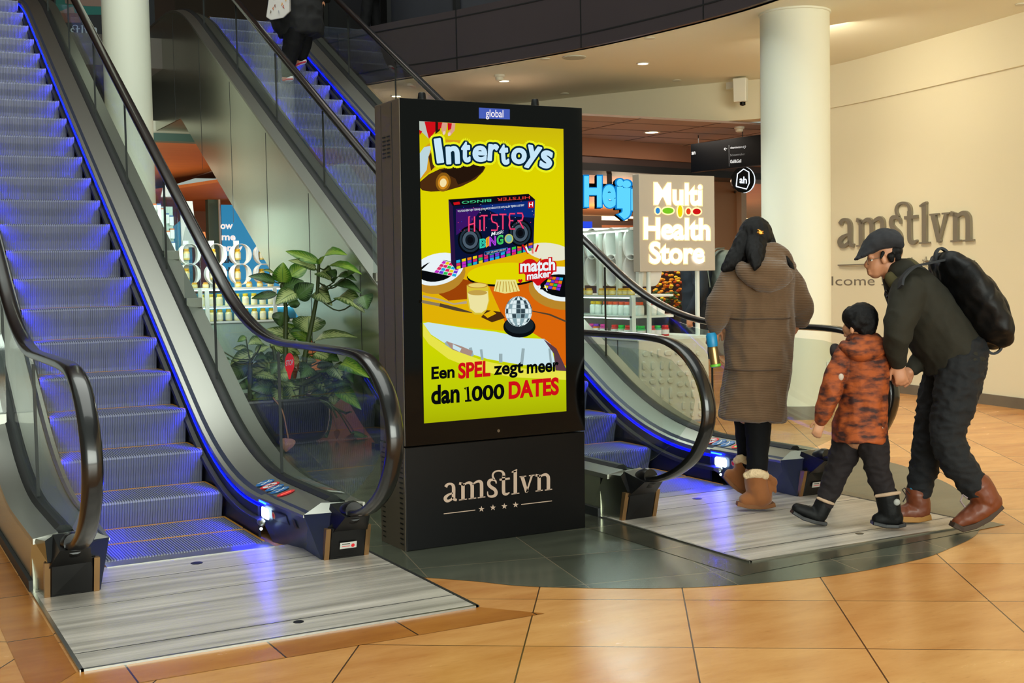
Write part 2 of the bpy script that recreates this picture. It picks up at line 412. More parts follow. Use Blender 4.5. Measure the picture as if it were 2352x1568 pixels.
# upper gallery floor and the dark shop fronts behind it
up = MB(); o2 = resample(list(reversed(off(BPTS, .2))), 40)
up.rings([[(a.x + .1, a.y, 4.30), (b.x, b.y, 4.30), (b.x, b.y, 4.36), (a.x + .1, a.y, 4.36)] for a, b in zip(inn, o2)], M('gallery_floor', '3a3633', .3)); struct(up, 'floor', 30)
DARKW = M('dark_shopfront', '17181c', .3, var=.5, vscale=1.5)
GREYW = M('grey_shop_interior', '34353b', .4, var=.15, vscale=2)
us = MB(); U = off(FPTS, -1.1)
sU = strip(U, 4.36, 8.2, GREYW, .15, -1); struct(sU, 'wall_upper', 30)
fr = MB(); Uf = [Vector(p) for p in off(FPTS, -1.02)]
def upost(px, w=.12, z0=4.36, z1=7.5, mat=DKJ):
    q = onz(px, 60, 4.5).to_2d(); d = ray(px, 30)[:2]; d = Vector((d[0], d[1])).normalized()
    i = min(range(1, len(Uf)), key=lambda k: abs(Uf[k].x * d.y - Uf[k].y * d.x)); a = Uf[i]; t = (Uf[i] - Uf[i - 1]).normalized() * w / 2
    fr.prism([(a.x - t.x, a.y - t.y, z0), (a.x + t.x, a.y + t.y, z0), (a.x + t.x + .06, a.y + t.y, z0), (a.x - t.x + .06, a.y - t.y, z0)], (0, 0, z1 - z0), mat)
for px, w in ((735, .06), (880, .13), (1056, .05), (1180, .1)): upost(px, w)
fr.rings([[(a[0], a[1], 4.36), (b[0], b[1], 4.36), (b[0], b[1], 4.5), (a[0], a[1], 4.5)] for a, b in zip(off(FPTS, -1.0), off(FPTS, -1.09))], DKJ)
struct(fr, 'window_1')
bw = MB(); i0 = min(range(len(Uf)), key=lambda k: (Uf[k] - Vector((7.9, 12.4))).length)
struct(strip([tuple(p) for p in Uf[i0:i0 + 12]], 4.52, 7.4, M('brown_wood', '4a2414', .5, var=.2), .05, -1), 'trim_6', 30)
# far end walls of the upper level, behind the tops of the escalators
fw = MB(); fw.box(-9, 9, 26, 26.2, 4.3, 9.5, M('upper_far_wall', '4a3a30', .7, var=.5, vscale=.8)); struct(fw, 'wall_back')
lw = MB(); lw.box(-9, -8.8, -5, 26, 0, 9.5, M('left_wall', '8a8578', .7)); struct(lw, 'wall_left')
uc = MB(); uc.box(-9, 12, 13.8, 26.2, 9.3, 9.5, M('upper_wood_ceiling', '8a5a3a', .7, var=.2, vscale=2)); struct(uc, 'ceiling')
gf = MB(); gf.box(-9, 5.2, 15.9, 26, 4.05, 4.43, M('gallery_slab', '55504a', .5)); struct(gf, 'floor')
# shop corridor behind the curved front
CC = M('corridor_ceiling', 'a8948c', .8)
cc = MB(); cc.box(5.5, 16, 12.2, 22, 3.19, 3.215, CC)
for k in range(14): cc.box(5.5, 16, 12.6 + k * .6, 12.612 + k * .6, 3.185, 3.192, M('ceiling_joint', '6a5a54', .8))
for k in range(8): cc.box(6.0 + k * 1.2, 6.012 + k * 1.2, 12.2, 22, 3.185, 3.192, MATS['ceiling_joint'])
struct(cc, 'ceiling')
SD = Vector((2.15, .45, 0)).normalized(); SN = Vector((-SD.y, SD.x, 0)); S0 = Vector((8.81, 14.17, 0))
def shopbox(mb, a, b, n0, n1, z0, z1, mat):
    q = [S0 + SD * a + SN * n0, S0 + SD * b + SN * n0, S0 + SD * b + SN * n1, S0 + SD * a + SN * n1]
    mb.hexa([Vector((p.x, p.y, z0)) for p in q], [Vector((p.x, p.y, z1)) for p in q], mat)
sf = MB(); shopbox(sf, -3, 5, 0, .4, 2.955, 3.19, M('brown_fascia', '9a6a4e', .6)); shopbox(sf, -3, 5, .05, .5, 2.86, 2.955, M('bronze_band', '55403a', .35, .5)); shopbox(sf, -3, 5, .02, .6, 2.76, 2.86, M('black_band', '0d0b0c', .5))
struct(sf, 'wall_shop')
STRIPL = emis('strip_light', 'ffd8a0', 5.0)
for q0, q1, n_, z_ in ((10.8, 14.2, 12.4, 0), (12.6, 14.6, 13.4, 0), (16.5, 19.5, 12.0, 0)):
    t_ = MB(); shopbox(t_, q0, q1, n_, n_ + .09, 2.90, 2.9485, STRIPL); e = S0 + SD * q0 + SN * n_; tag(t_.build('strip_light'), {12.4: 'longer glowing strip light inside the shop behind the store sign', 13.4: 'shorter glowing strip light inside the shop, farther back', 12.0: 'glowing strip light inside the shop beside the white column'}[n_], 'ceiling light', None)
tv = empty('wall_screen', tuple(S0 + SD * 2.9 + SN * 3.0 + Vector((0, 0, 2.0))), 'bright blue screen inside the shop just right of the totem', 'screen'); t_ = MB(); shopbox(t_, 2.0, 3.3, 3.0, 3.08, 0, 2.34, M('screen_case', '2a1a12', .4)); t_.build('case', tv); t_ = MB(); shopbox(t_, 2.1, 3.06, 2.985, 3.0, 2.0, 2.24, emis('tv_blue', '2a48d8', 1.2)); t_.build('panel', tv)
si = MB(); WOODC = M('warm_wood_ceiling', 'b5713c', .6, var=.2, vscale=2, stretch=(1, 8, 1))
shopbox(si, -2.2, 22, .6, 14.2, 2.95, 3.0, WOODC); struct(si, 'ceiling')
si = MB(); shopbox(si, -1.0, 24, 14.0, 14.2, 0, 3.2, M('shop_back_wall', '6a3d20', .6, var=.3, vscale=3)); struct(si, 'wall_back')
sl = MB()
for k in range(7): shopbox(sl, 3.2, 6.2, 3.55, 3.6, 1.66 + k * .085, 1.705 + k * .085, M('slat_wood', '6e3d22', .5))
shopbox(sl, 3.2, 6.2, 3.62, 3.66, 0, 2.3, M('slat_back', '24120b', .6)); struct(sl, 'trim_7')
bp_ = MB(); shopbox(bp_, 3.7, 4.32, .9, 1.2, 0, 2.86, M('beige_shop_wall', 'b58e6c', .7)); shopbox(bp_, 4.32, 4.45, .8, 1.2, 0, 2.86, M('pale_post', 'cdbba6', .6)); shopbox(bp_, 5.9, 6.55, 2.5, 2.7, 0, 2.9, MATS['beige_shop_wall']); struct(bp_, 'wall_shop')
# shop front under the upper end of the second escalator (far left)
TEAL = M('teal_frame', '4c6f68', .5)
ls = MB(); ls.box(.5, 5.6, 16.4, 16.6, 3.30, 3.46, WHITE); ls.box(.5, 5.6, 16.38, 16.6, 3.20, 3.30, TEAL); struct(ls, 'trim_8')
ls = MB(); ls.box(.5, 5.6, 16.6, 24.4, 3.2, 3.24, WOODC); struct(ls, 'ceiling')
ls = MB(); ls.box(.5, 6.5, 27.2, 27.4, 0, 3.24, M('shop_wood_wall', '7a4526', .6, var=.4, vscale=2)); struct(ls, 'wall_back')
w3 = MB(); a = ony(350, 430, 24.2); b = ony(475, 447, 24.2)
w3.box(2.0, 6.4, 24.1, 24.25, b.z - .02, 3.2, TEAL); c0 = ony(474, 500, 24.2); c1 = ony(497, 500, 24.2); w3.box(c0.x, c1.x, 24.05, 24.25, 0, 3.1, TEAL)
c2 = ony(507, 500, 24.0); w3.box(c1.x, c2.x, 24.0, 24.15, 0, 3.0, WHITE); struct(w3, 'window_2')
# ================================================================== escalators
STEEL = M('brushed_steel', 'a6a7a0', .36, 1.0, var=.08, vscale=3, stretch=(1, .15, .15), bump=.02, bscale=30)
STEEL_D = M('cladding_steel', 'bfc2b2', .26, 1.0, var=.06, vscale=1.2, bump=.09, bscale=2.2, stretch=(1, 1.6, .5))
BLUEP = M('blue_grey_panel', '3c4358', .35, .4)
SKIRT = M('dark_skirt', '1c2030', .35, .5)
RUBBER = M('black_rubber', '0d0d0f', .28, coat=.6)
SEAL = M('black_seal', '16181a', .5)
BLACKP = M('black_plastic', '08080a', .32)
STEPM = M('step_aluminium', '777b92', .42, .18, var=.08, vscale=4)
GLASS = glass('balustrade_glass', 'f5faf7', .2, .015)
ACRYL = glass('acrylic_guard', 'f2f6f6', 1.0, .03, .05)
LED = emis('blue_led', '0000ff', 400.0); MATS['blue_led'].node_tree.nodes['Emission'].inputs[0].default_value = (.0003, .0022, 1, 1)
LEDW = emis('white_lamp', 'd8f4ff', 7.0)
YEL = M('yellow_line', 'c98a18', .5)
PLATE = None
def plate_mat():
    m = M('ribbed_plate', 'b3aa9c', .3, .22)
    nt = m.node_tree; b = nt.nodes['Principled BSDF']; N = nt.nodes.new; Lk = nt.links.new
    tc = N('ShaderNodeTexCoord'); mp = N('ShaderNodeMapping'); mp.inputs['Scale'].default_value = (.35, 7.0, 1); Lk(tc.outputs['Object'], mp.inputs[0])
    n = N('ShaderNodeTexNoise'); n.inputs['Scale'].default_value = 2.2; n.inputs['Detail'].default_value = 5; Lk(mp.outputs[0], n.inputs['Vector'])
    rp = N('ShaderNodeValToRGB'); rp.color_ramp.elements[0].position = .3; rp.color_ramp.elements[1].position = .72
    rp.color_ramp.elements[0].color = (*lin('9c968e'), 1); rp.color_ramp.elements[1].color = (*lin('dcd4ca'), 1); Lk(n.outputs['Fac'], rp.inputs[0]); Lk(rp.outputs[0], b.inputs['Base Color'])
    w = N('ShaderNodeTexWave'); w.wave_type = 'BANDS'; w.bands_direction = 'Y'; w.inputs['Scale'].default_value = 26; Lk(tc.outputs['Object'], w.inputs['Vector'])
    bp = N('ShaderNodeBump'); bp.inputs['Strength'].default_value = .35; bp.inputs['Distance'].default_value = .003; Lk(w.outputs['Fac'], bp.inputs['Height']); Lk(bp.outputs['Normal'], b.inputs['Normal'])
    r = N('ShaderNodeMapRange'); r.inputs[3].default_value = .22; r.inputs[4].default_value = .42; Lk(n.outputs['Fac'], r.inputs[0]); Lk(r.outputs[0], b.inputs['Roughness'])
    return m
PLATE = plate_mat()
SLOPE = .555; YB = 7.04; HW = .65; HT = 4.45; YT = YB + HT / SLOPE
def hgt(y, yb=YB, hw=HW):
    yt = yb + HT / SLOPE
    if y <= yb - hw: return 0.0
    if y < yb + hw: return SLOPE * (y - yb + hw) ** 2 / (4 * hw)
    if y < yt - hw: return SLOPE * (y - yb)
    if y < yt + hw: return HT - SLOPE * (yt + hw - y) ** 2 / (4 * hw)
    return HT
YS = [5.6, 6.0, 6.3] + [6.39 + .13 * k for k in range(11)] + [7.95 + .35 * k for k in range(18)] + [YT - HW + .13 * k for k in range(11)] + [YT + 1.0, YT + 1.6]
YS = sorted(YS)
def step_mesh():
    mb = MB(); W = .405; n = 58; R = .2103; D = .385
    prof = [(D + .02, 0.0), (.02, 0.0), (.004, -.004), (0.0, -.018), (.012, -.07), (.032, -.13), (.045, -.19), (.047, -R - .012)]
    cols = []
    for i in range(n):
        x0 = -W + 2 * W * i / n; w = 2 * W / n
        cols += [(x0, 1), (x0 + w * .52, 1), (x0 + w * .6, 0), (x0 + w * .92, 0)]
    cols.append((W, 1)); rows = []
    for j, (y, z) in enumerate(prof):
        a = prof[max(j - 1, 0)]; b = prof[min(j + 1, len(prof) - 1)]; t = Vector((0, b[0] - a[0], b[1] - a[1])).normalized(); nn = Vector((0, t.z, -t.y))
        rows.append([(x, y - nn.y * (0 if u else .007), z - nn.z * (0 if u else .007)) for x, u in cols])
    mb.rings(rows, STEPM, closed=False, caps=False)
    mb.box(-W, W, .05, D, -.05, -.012, BLACKP)
    mb.box(W - .012, W, .02, D, -.004, .0015, YEL); mb.box(-W, -W + .012, .02, D, -.004, .0015, YEL); mb.box(-W, W, D - .012, D, -.004, .0015, YEL)
    return mb.mesh('step')
STEP = step_mesh()
NOSES = [(6.135, .0115), (6.53, .0135), (6.94, .158), (7.36, .348)]
while NOSES[-1][1] < HT - .02: NOSES.append((NOSES[-1][0] + .379, NOSES[-1][1] + .2103))
NOSES += [(NOSES[-1][0] + .39, HT + .005), (NOSES[-1][0] + .78, HT + .005)]

def escalator(xc, label, group, guards, near_side):
    root = empty('escalator', (xc, 5.6, 0), label, 'escalator', group)
    X = lambda o: xc + o
    # steps
    for y, z in NOSES:
        o = bpy.data.objects.new('step', STEP); COL.objects.link(o); o.parent = root; o.location = (0, y - 5.6, z)
    # landing plate, comb
    mb = MB(); mb.box(X(-.775), X(.775), 4.463, 6.02, .0, .008, PLATE)
    for y in (4.66, 5.33, 5.70): mb.box(X(-.77), X(.77), y - .002, y + .002, .008, .0088, SEAL)
    mb.box(X(-.785), X(-.770), 4.45, 6.02, 0, .0095, STEEL); mb.box(X(.770), X(.785), 4.45, 6.02, 0, .0095, SEAL); mb.box(X(-.78), X(.78), 4.450, 4.466, 0, .0095, STEEL)
    lp = mb.build('landing_plate', root)
    for lx, ly, lr in ((.07, 4.62, .022), (-.02, 5.86, .03)): m2 = MB(); m2.cyl((X(lx), ly, .008), lr, .0015, BLACKP, 8); m2.build('plate_lock', lp)
    mb = MB(); mb.box(X(-.41), X(.41), 6.0, 6.12, .0, .012, STEEL)
    for i in range(58):
        x = X(-.405 + .81 * (i + .75) / 58); mb.hexa([Vector((x - .003, 6.11, .001)), Vector((x + .003, 6.11, .001)), Vector((x + .002, 6.19, .002)), Vector((x - .002, 6.19, .002))], [Vector((x - .003, 6.11, .013)), Vector((x + .003, 6.11, .013)), Vector((x + .002, 6.19, .004)), Vector((x - .002, 6.19, .004))], STEEL)
    mb.build('comb', root)
    for sgn, side in ((-1, 'left'), (1, 'right')):
        S = lambda o: xc + sgn * o
        def sect(prof, ys, mat, name, par=root, smooth=40, extra=0.0):
            mb = MB(); mb.rings([[(S(px), y, pz + hgt(y)) for px, pz in prof] for y in ys], mat); return mb.build(name, par, smooth)
        # dark skirt beside the steps, blue face above it
        mb = MB(); ys = [y for y in YS if y >= 6.02]
        mb.rings([[(S(.418), y, -.30 + hgt(y) if y > 6.5 else -.05), (S(.43), y, -.30 + hgt(y) if y > 6.5 else -.05), (S(.43), y, .17 + hgt(y)), (S(.418), y, .17 + hgt(y))] for y in ys], SKIRT); mb.build('skirt', root, 40)
        # black brush line with the blue light strip under it
        by = [6.2] + [y for y in YS if y >= 6.3]
        mb = MB(); mb.rings([[(S(.390), y, .088 + hgt(y)), (S(.425), y, .080 + hgt(y)), (S(.425), y, .118 + hgt(y)), (S(.394), y, .108 + hgt(y))] for y in by], SEAL); br = mb.build('skirt_brush', root, 40)
        mb = MB(); mb.rings([[(S(.428), y, .190 + hgt(y)), (S(.4335), y, .190 + hgt(y)), (S(.4335), y, .198 + hgt(y)), (S(.428), y, .198 + hgt(y))] for y in by if y < YT + .4], LED); mb.build('light_strip', root)
        mb = MB(); mb.lathe((S(.405), 6.20, .10), [(.006, -.035), (.018, -.025), (.02, .0), (.016, .03), (.004, .045)], STEEL, 12, axis=(0, 1, 0)); mb.cyl((S(.39), 6.16, .075), .008, .004, LEDW, 8, axis=(0, -1, 0)); mb.build('brush_end_cap', br, 40)
        # face panel (from floor at the landing), widening to the newel
        fy = [5.67, 5.78, 5.88, 6.02, 6.15] + [y for y in YS if y > 6.2]
        inb = lambda y: .435 + min(.088, max(0, (6.2 - y)) * .275)
        inx = lambda y, z=.15: inb(y) + ((.439 if y > 6.2 else .439 + (6.2 - y) * .03) - inb(y)) * z / .215
        mb = MB(); mb.rings([[(S(inb(y)), y, .0 if y < 6.3 else .10 + hgt(y)), (S(inb(y) + .02), y, .0 if y < 6.3 else .10 + hgt(y)), (S(.469 + max(0, 6.2 - y) * .03), y, .235 + hgt(y)), (S(.439 + max(0, 6.2 - y) * .03), y, .215 + hgt(y))] for y in fy], BLUEP); fp = mb.build('face_panel', root, 30)
        # inner deck (steel), seal, outer deck
        sect([(.424, .187), (.4275, .2005), (.60, .245), (.60, .265), (.425, .214)], [y for y in fy if y > 6.2], STEEL, 'inner_deck'); mb = MB(); mb.rings([[(S(.424 + (6.22 - y) * .05), y, .206), (S(.60), y, .245), (S(.60), y, .265), (S(.424 + (6.22 - y) * .05), y, .219)] for y in (5.665, 5.9, 6.1, 6.302)], STEEL); mb.build('inner_deck', root, 40)
        sect([(.598, .235), (.672, .235), (.672, .268), (.652, .285), (.618, .285), (.598, .268)], [5.74] + fy[1:], SEAL, 'glass_clamp')
        od = sect([(.670, .235), (.775, .225), (.775, .25), (.670, .268)], fy, STEEL, 'outer_deck')
        mb = MB()
        # cladding outside
        def low(y): return max(.0, hgt(y, 8.98 + .03, .3) - .02) if y < 14.8 else min(hgt(y, 8.98 + .03, .3) - .02, HT - 1.12)
        cyx = [5.75] + [y for y in YS if y > 5.8]
        mb.rings([[(S(.752), y, max(0.0, low(y))), (S(.772), y, max(0.0, low(y))), (S(.772), y, .235 + hgt(y)), (S(.752), y, .235 + hgt(y))] for y in cyx], STEEL_D)
        cl = mb.build('side_cladding', root, 30)
        for y in (8.1, 9.3, 10.5, 11.7, 12.9, 14.1, 15.3):
            mb = MB(); mb.box(S(.7715), S(.774), y - .004, y + .004, max(.02, low(y - .3)), .2 + hgt(y), SEAL)
            mb.build('panel_joint', cl)
        mb = MB(); mb.box(min(S(.773), S(.79)), max(S(.773), S(.79)), 5.75, 9.1, 0, .05, SEAL); mb.build('base_kerb', cl)
        # glass
        gp = []
        for y in [y for y in YS if 5.75 <= y <= YT + .9]: gp.append((y, .27 + hgt(y), .955 + hgt(y)))
        mb = MB(); xg0, xg1 = S(.629), S(.641)
        front = [(5.62, .30), (5.42, .36), (5.22, .48), (5.09, .60), (5.06, .70), (5.12, .82), (5.26, .90), (5.5, .94)]
        poly = [(5.62, .27)] + front[1:] + [(y, b) for y, a, b in gp] + [(y, a) for y, a, b in reversed(gp)]
        vs_ = [(xg0, y, z) for y, z in poly] + [(xg1, y, z) for y, z in poly]; k = len(poly)
        mb.hexa([Vector(v) for v in vs_[:k]], [Vector(v) for v in vs_[k:]], GLASS)
        gl = mb.build('glass_balustrade', root)
        for y in (6.55, 7.85, 9.15, 10.45, 11.75, 13.05, 14.35):
            mb = MB(); mb.box(S(.627), S(.643), y - .0016, y + .0016, .27 + hgt(y), .955 + hgt(y), SEAL)
            mb.build('glass_joint', gl)
        # handrail with its round end
        hp = [(5.70, .225), (5.50, .235), (5.28, .285), (5.08, .395), (4.965, .54), (4.935, .67), (4.985, .81), (5.09, .92), (5.25, .99), (5.45, 1.012), (5.75, 1.015)]
        hp = [tuple(q) for q in crom(hp, 4)] + [(y, 1.015 + hgt(y)) for y in YS if y > 5.8 and y < YT + 1.3]
        rings = []
        for i, (y, z) in enumerate(hp):
            a = hp[max(i - 1, 0)]; b = hp[min(i + 1, len(hp) - 1)]; t = Vector((0, b[0] - a[0], b[1] - a[1])).normalized(); nn = Vector((0, -t.z, t.y))
            if nn.dot(Vector((0, 0, 1))) < 0 and i > 25: nn = -nn
            c = Vector((S(.635), y, z)); rings.append([c + Vector((u, 0, 0)) + nn * v for u, v in ((-.04, -.012), (-.04, .004), (-.03, .015), (-.012, .019), (.012, .019), (.03, .015), (.04, .004), (.04, -.012), (.024, -.018), (-.024, -.018))])
        mb = MB(); mb.rings(rings, RUBBER); mb.build('handrail', root, 50)
        # newel: steel nose, black inlet, black front plate with steel edges
        P_ = lambda x, y, z: Vector((S(x), y, z))
        A0, B0, C_, D_, D1, A1 = P_(.523, 5.87, 0), P_(.515, 5.588, 0), P_(.535, 5.553, .17), P_(.612, 5.566, .212), P_(.612, 5.557, .237), P_(.455, 5.66, .222)
        E0, F0, G_, H_, E1_, T1, T2 = P_(.775, 5.87, 0), P_(.745, 5.588, 0), P_(.737, 5.53, .17), P_(.735, 5.60, .25), P_(.775, 5.70, .25), P_(.55, 5.68, .268), P_(.70, 5.61, .268)
        mb = MB(); mb.add([A0, B0, C_, D_, D1, A1], [tuple(range(6))], BLUEP); mb.add([B0, F0, G_, C_], [(0, 1, 2, 3)], BLACKP); mb.add([A1, D1, T2, T1], [(0, 1, 2, 3)], STEEL); mb.add([T1, T2, H_, E1_], [(0, 1, 2, 3)], STEEL)
        mb.add([F0, E0, E1_, H_, G_], [tuple(range(5))], STEEL_D); mb.add([C_, G_, H_, T2, D1, D_], [tuple(range(6))], BLACKP)
        nw = mb.build('newel_cover', root, 25)
        mb = MB()
        mb.hexa([Vector(p) for p in [(S(.525), 5.60, .0), (S(.745), 5.59, .0), (S(.745), 5.56, .17), (S(.535), 5.55, .165)]][::-1], [Vector(p) for p in [(S(.55), 5.575, .006), (S(.72), 5.57, .006), (S(.72), 5.525, .165), (S(.56), 5.52, .165)]][::-1], BLACKP)
        mb.build('newel_front', nw)
        mb = MB()
        mb.hexa([Vector(p) for p in [(S(.56), 5.65, .15), (S(.73), 5.65, .15), (S(.735), 5.55, .13), (S(.55), 5.55, .13)]], [Vector(p) for p in [(S(.575), 5.62, .27), (S(.70), 5.62, .27), (S(.70), 5.42, .235), (S(.575), 5.42, .235)]], BLACKP)
        mb.lathe((S(.635), 5.50, .24), [(.03, -.05), (.052, -.04), (.056, .02), (.045, .05)], BLACKP, 14, axis=(0, -.96, .25)); mb.build('handrail_inlet', nw, 40)
        for q in (.532, .737):
            mb = MB(); mb.hexa([Vector((S(q - .012), 5.598, .0)), Vector((S(q + .012), 5.598, .0)), Vector((S(q + .012), 5.575, .0)), Vector((S(q - .012), 5.575, .0))], [Vector((S(q - .012), 5.565, .165)), Vector((S(q + .012), 5.565, .165)), Vector((S(q + .012), 5.53, .165)), Vector((S(q - .012), 5.53, .165))], M('warm_steel_edge', 'a8835a', .35, .9))
            mb.build('edge_strip', nw)
        if sgn == 1:
            # pictograms on the inner deck, lamp, key switch and emergency button on the face panel
            def deckpt(u, v, k=0):
                # u along y, v across 0..1 (inner -> glass)
                y = u; px_ = .455 + v * .14; z = .2275 + v * .0385 + hgt(y); return Vector((S(px_), y, z + .0022 + .0004 * k))
            BL = M('sign_blue', '1668b0', .4); WH = M('sign_white', 'dfe6ea', .5); RD = M('sign_red', 'd02028', .4, emit=.15, ecol='d02028'); BK = M('sign_black', '101010', .5)
            y0 = 6.25
            for q, kind in enumerate(('b', 'r', 'b', 'b')):
                ar = Art(lambda x, y, k, q=q: deckpt(y0 + .26 - .085 * q - x, .5 + y, k))
                if kind == 'b':
                    ar.ell(0, 0, .042, .36, BL); ar.ell(.012, -.12, .008, .07, WH); ar.stroke([(.01, -.05), (-.002, .12), (.012, .25)], .012, WH); ar.stroke([(-.002, .12), (-.02, .22)], .01, WH); ar.stroke([(.0, .02), (-.022, -.08), (-.026, -.25)], .008, WH)
                else:
                    ar.ell(0, 0, .044, .38, RD); ar.ell(0, 0, .033, .28, WH); ar.stroke([(-.015, -.12), (.01, .05), (.018, .14)], .014, BK); ar.stroke([(.014, -.1), (-.012, .1)], .01, BK); ar.stroke([(-.024, -.2), (.024, .2)], .008, RD)
                ar.mb.build('pictogram', root)
            ar = Art(lambda x, y, k: deckpt(y0 - .10 - x, .5 + y, k)); ar.ell(0, 0, .036, .34, RD); rm = emis('red_lamp', 'ff5a46', 2.2) if near_side else emis('green_lamp', '2be070', 2.0); ar.stroke([(0, -.2), (0, .2)], .012, rm); ar.mb.build('direction_lamp', root)
            fx = lambda y, z: S(inx(y) + .004 + .0 * z) - .003
            mb = MB()
            def fpt(y, z, d=.002): return Vector((S(inx(y, z)) - d, y, z))
            def fpoly(pts, mat, d=.004): mb.add([fpt(y, z, d) for y, z in pts], [tuple(range(len(pts)))], mat)
            rr = [(6.205 + .04 * sx + .018 * math.cos(t), .145 + .012 * sz + .018 * math.sin(t)) for sx, sz, t0 in ((1, 1, 0), (-1, 1, 90), (-1, -1, 180), (1, -1, 270)) for t in [math.radians(t0 + d) for d in (0, 30, 60, 90)]]
            fpoly(rr, LEDW, .012); mb.build('step_lamp', fp)
            mb = MB(); fpoly([(6.12, .125), (6.12, .175), (5.92, .175), (5.92, .125)], BLACKP, .008); fpoly([(6.113, .13), (6.113, .17), (5.927, .17), (5.927, .13)], BLUEP, .010)
            fpoly([(6.09 + .019 * math.cos(t), .15 + .019 * math.sin(t)) for t in [math.tau * i / 16 for i in range(16)]], M('button_ring', 'd8a070', .4), .012); fpoly([(6.09 + .012 * math.cos(t), .15 + .012 * math.sin(t)) for t in [math.tau * i / 16 for i in range(16)]], RD, .014)
            mb.build('emergency_stop', fp)
            mb = MB(); fpoly([(5.87, .12), (5.87, .165), (5.825, .165), (5.825, .12)], BLACKP, .006); mb.build('key_switch', fp)
            # stickers: on the outer deck and on the front plate
            mb = MB(); mb.add([Vector((S(.685), 5.92, .274)), Vector((S(.765), 5.92, .259)), Vector((S(.765), 5.98, .259)), Vector((S(.685), 5.98, .274))], [(0, 1, 2, 3)], M('sticker_white', 'c9c7c0', .5)); mb.build('deck_sticker', root)
            ar = Art(lambda x, y, k: Vector((S(.59 + x), 5.565 - .045 * ((.075 - y) / .165) - .004 - .0006 * k, .075 - y)))
            ar.poly([(0, -.016), (.085, -.016), (.085, .016), (0, .016)], MATS['sticker_white']); ar.stroke([(.01, -.007), (.05, -.007)], .004, BK); ar.stroke([(.01, .004), (.05, .004)], .003, RD); ar.ell(.066, .003, .009, .009, RD); ar.mb.build('plate_sticker', nw)
        if near_side and sgn == 1:
            ar = Art(lambda x, y, k: onx(x, y, S(.628) - .0006 * k)); RDS = M('stop_red', 'c81418', .5, emit=.35, ecol='e01818')
            ar.poly([(665 + 11 * math.cos(t), 834 + 24 * math.sin(t)) for t in [math.tau * i / 24 for i in range(24)]], RDS); ar.poly([(658, 848), (672, 848), (667, 870), (665, 871), (663, 870)], RDS)
            ar.text('STOP', 656.5, 840, 673.5, 837, 12, MATS['sign_white'], .02); ar.mb.build('stop_sticker', gl)
    # acrylic anti-climb guards on the outer deck
    for (y, sgn) in guards:
        S = lambda o: xc + sgn * o
        mb = MB(); z = .26 + hgt(y)
        pts = [(S(.66), z), (S(.775), z - .01), (S(.775), z + .42), (S(.76), z + .52), (S(.72), z + .57), (S(.68), z + .55), (S(.655), z + .45)]
        mb.prism([(x, y, zz) for x, zz in pts], (0, .008, 0), ACRYL); g = mb.build('climb_guard', root)
        mb = MB(); mb.box(min(S(.66), S(.77)), max(S(.66), S(.77)), y - .03, y + .04, z - .02, z + .05, STEEL); mb.build('guard_bracket', g, bevel=.004)
    # underside and end of the truss
    mb = MB()
    cyx = [8.9] + [y for y in YS if y > 9]
    low2 = lambda y: max(.0, hgt(y, 9.01, .3) - .02) if y < 14.8 else min(hgt(y, 9.01, .3) - .02, HT - 1.12)
    mb.rings([[(X(-.76), y, low2(y)), (X(.76), y, low2(y)), (X(.76), y, low2(y) + .03), (X(-.76), y, low2(y) + .03)] for y in cyx], STEEL_D); mb.build('underside', root, 30)
    mb = MB(); mb.box(X(-.76), X(.76), YT + 1.6, YT + 1.64, HT - 1.2, HT - .02, STEEL_D); mb.build('truss_end', root)
    mb = MB(); mb.box(X(-.42), X(.42), NOSES[-1][0] + .35, YT + 2.6, HT - .03, HT + .01, PLATE); mb.build('landing_plate', root)
    return root
E1 = escalator(1.45, 'nearer escalator with blue lit steps, left of the advertising totem', 'pair of blue lit escalators', [(8.72, 1), (9.35, 1), (7.6, -1)], True)
E2 = escalator(4.43, 'farther escalator rising behind the advertising totem and the potted plant', 'pair of blue lit escalators', [(9.0, -1)], False)
# ================================================================== advertising totem
BROWNB = M('totem_side', '62574a', .42, .2, var=.05, vscale=2)
BLACKG = M('black_glass', '020202', .06, spec=.25)
BLACKM = M('black_powder', '030304', .3, spec=.2)
tot = empty('advertising_totem', (2.92, 5.7, 0), 'tall black advertising totem with bright yellow screen standing between the escalators', 'totem')
kb = [(2.392, 5.553), (3.435, 5.553), (3.435, 5.86), (2.388, 5.86)]; dx = .0076
def kz(z): return [Vector((x + dx * z, y, z)) for x, y in kb]
mb = MB(); mb.hexa(kz(0.0), kz(.518), BLACKM); base = mb.build('plinth', tot, bevel=.004)
mb = MB(); lo = kz(0.002); hi = kz(.517)
mb.hexa([lo[0] + Vector((-.002, .004, 0)), lo[0] + Vector((.004, .004, 0)), lo[3] + Vector((.004, -.002, 0)), lo[3] + Vector((-.002, -.002, 0))], [hi[0] + Vector((-.002, .004, 0)), hi[0] + Vector((.004, .004, 0)), hi[3] + Vector((.004, -.002, 0)), hi[3] + Vector((-.002, -.002, 0))], BROWNB); mb.build('side_panel', base)
mb = MB(); lo = kz(.524); hi = kz(2.232)
mb.hexa(lo, hi, BROWNB); hs = mb.build('screen_housing', tot, bevel=.005)
mb = MB(); mb.hexa([lo[0] + Vector((.003, -.006, .002)), lo[1] + Vector((-.001, -.006, .002)), lo[1] + Vector((-.001, .001, .002)), lo[0] + Vector((.003, .001, .002))], [hi[0] + Vector((.003, -.006, -.002)), hi[1] + Vector((-.001, -.006, -.002)), hi[1] + Vector((-.001, .001, -.002)), hi[0] + Vector((.003, .001, -.002))], BLACKG); mb.build('front_glass', hs)
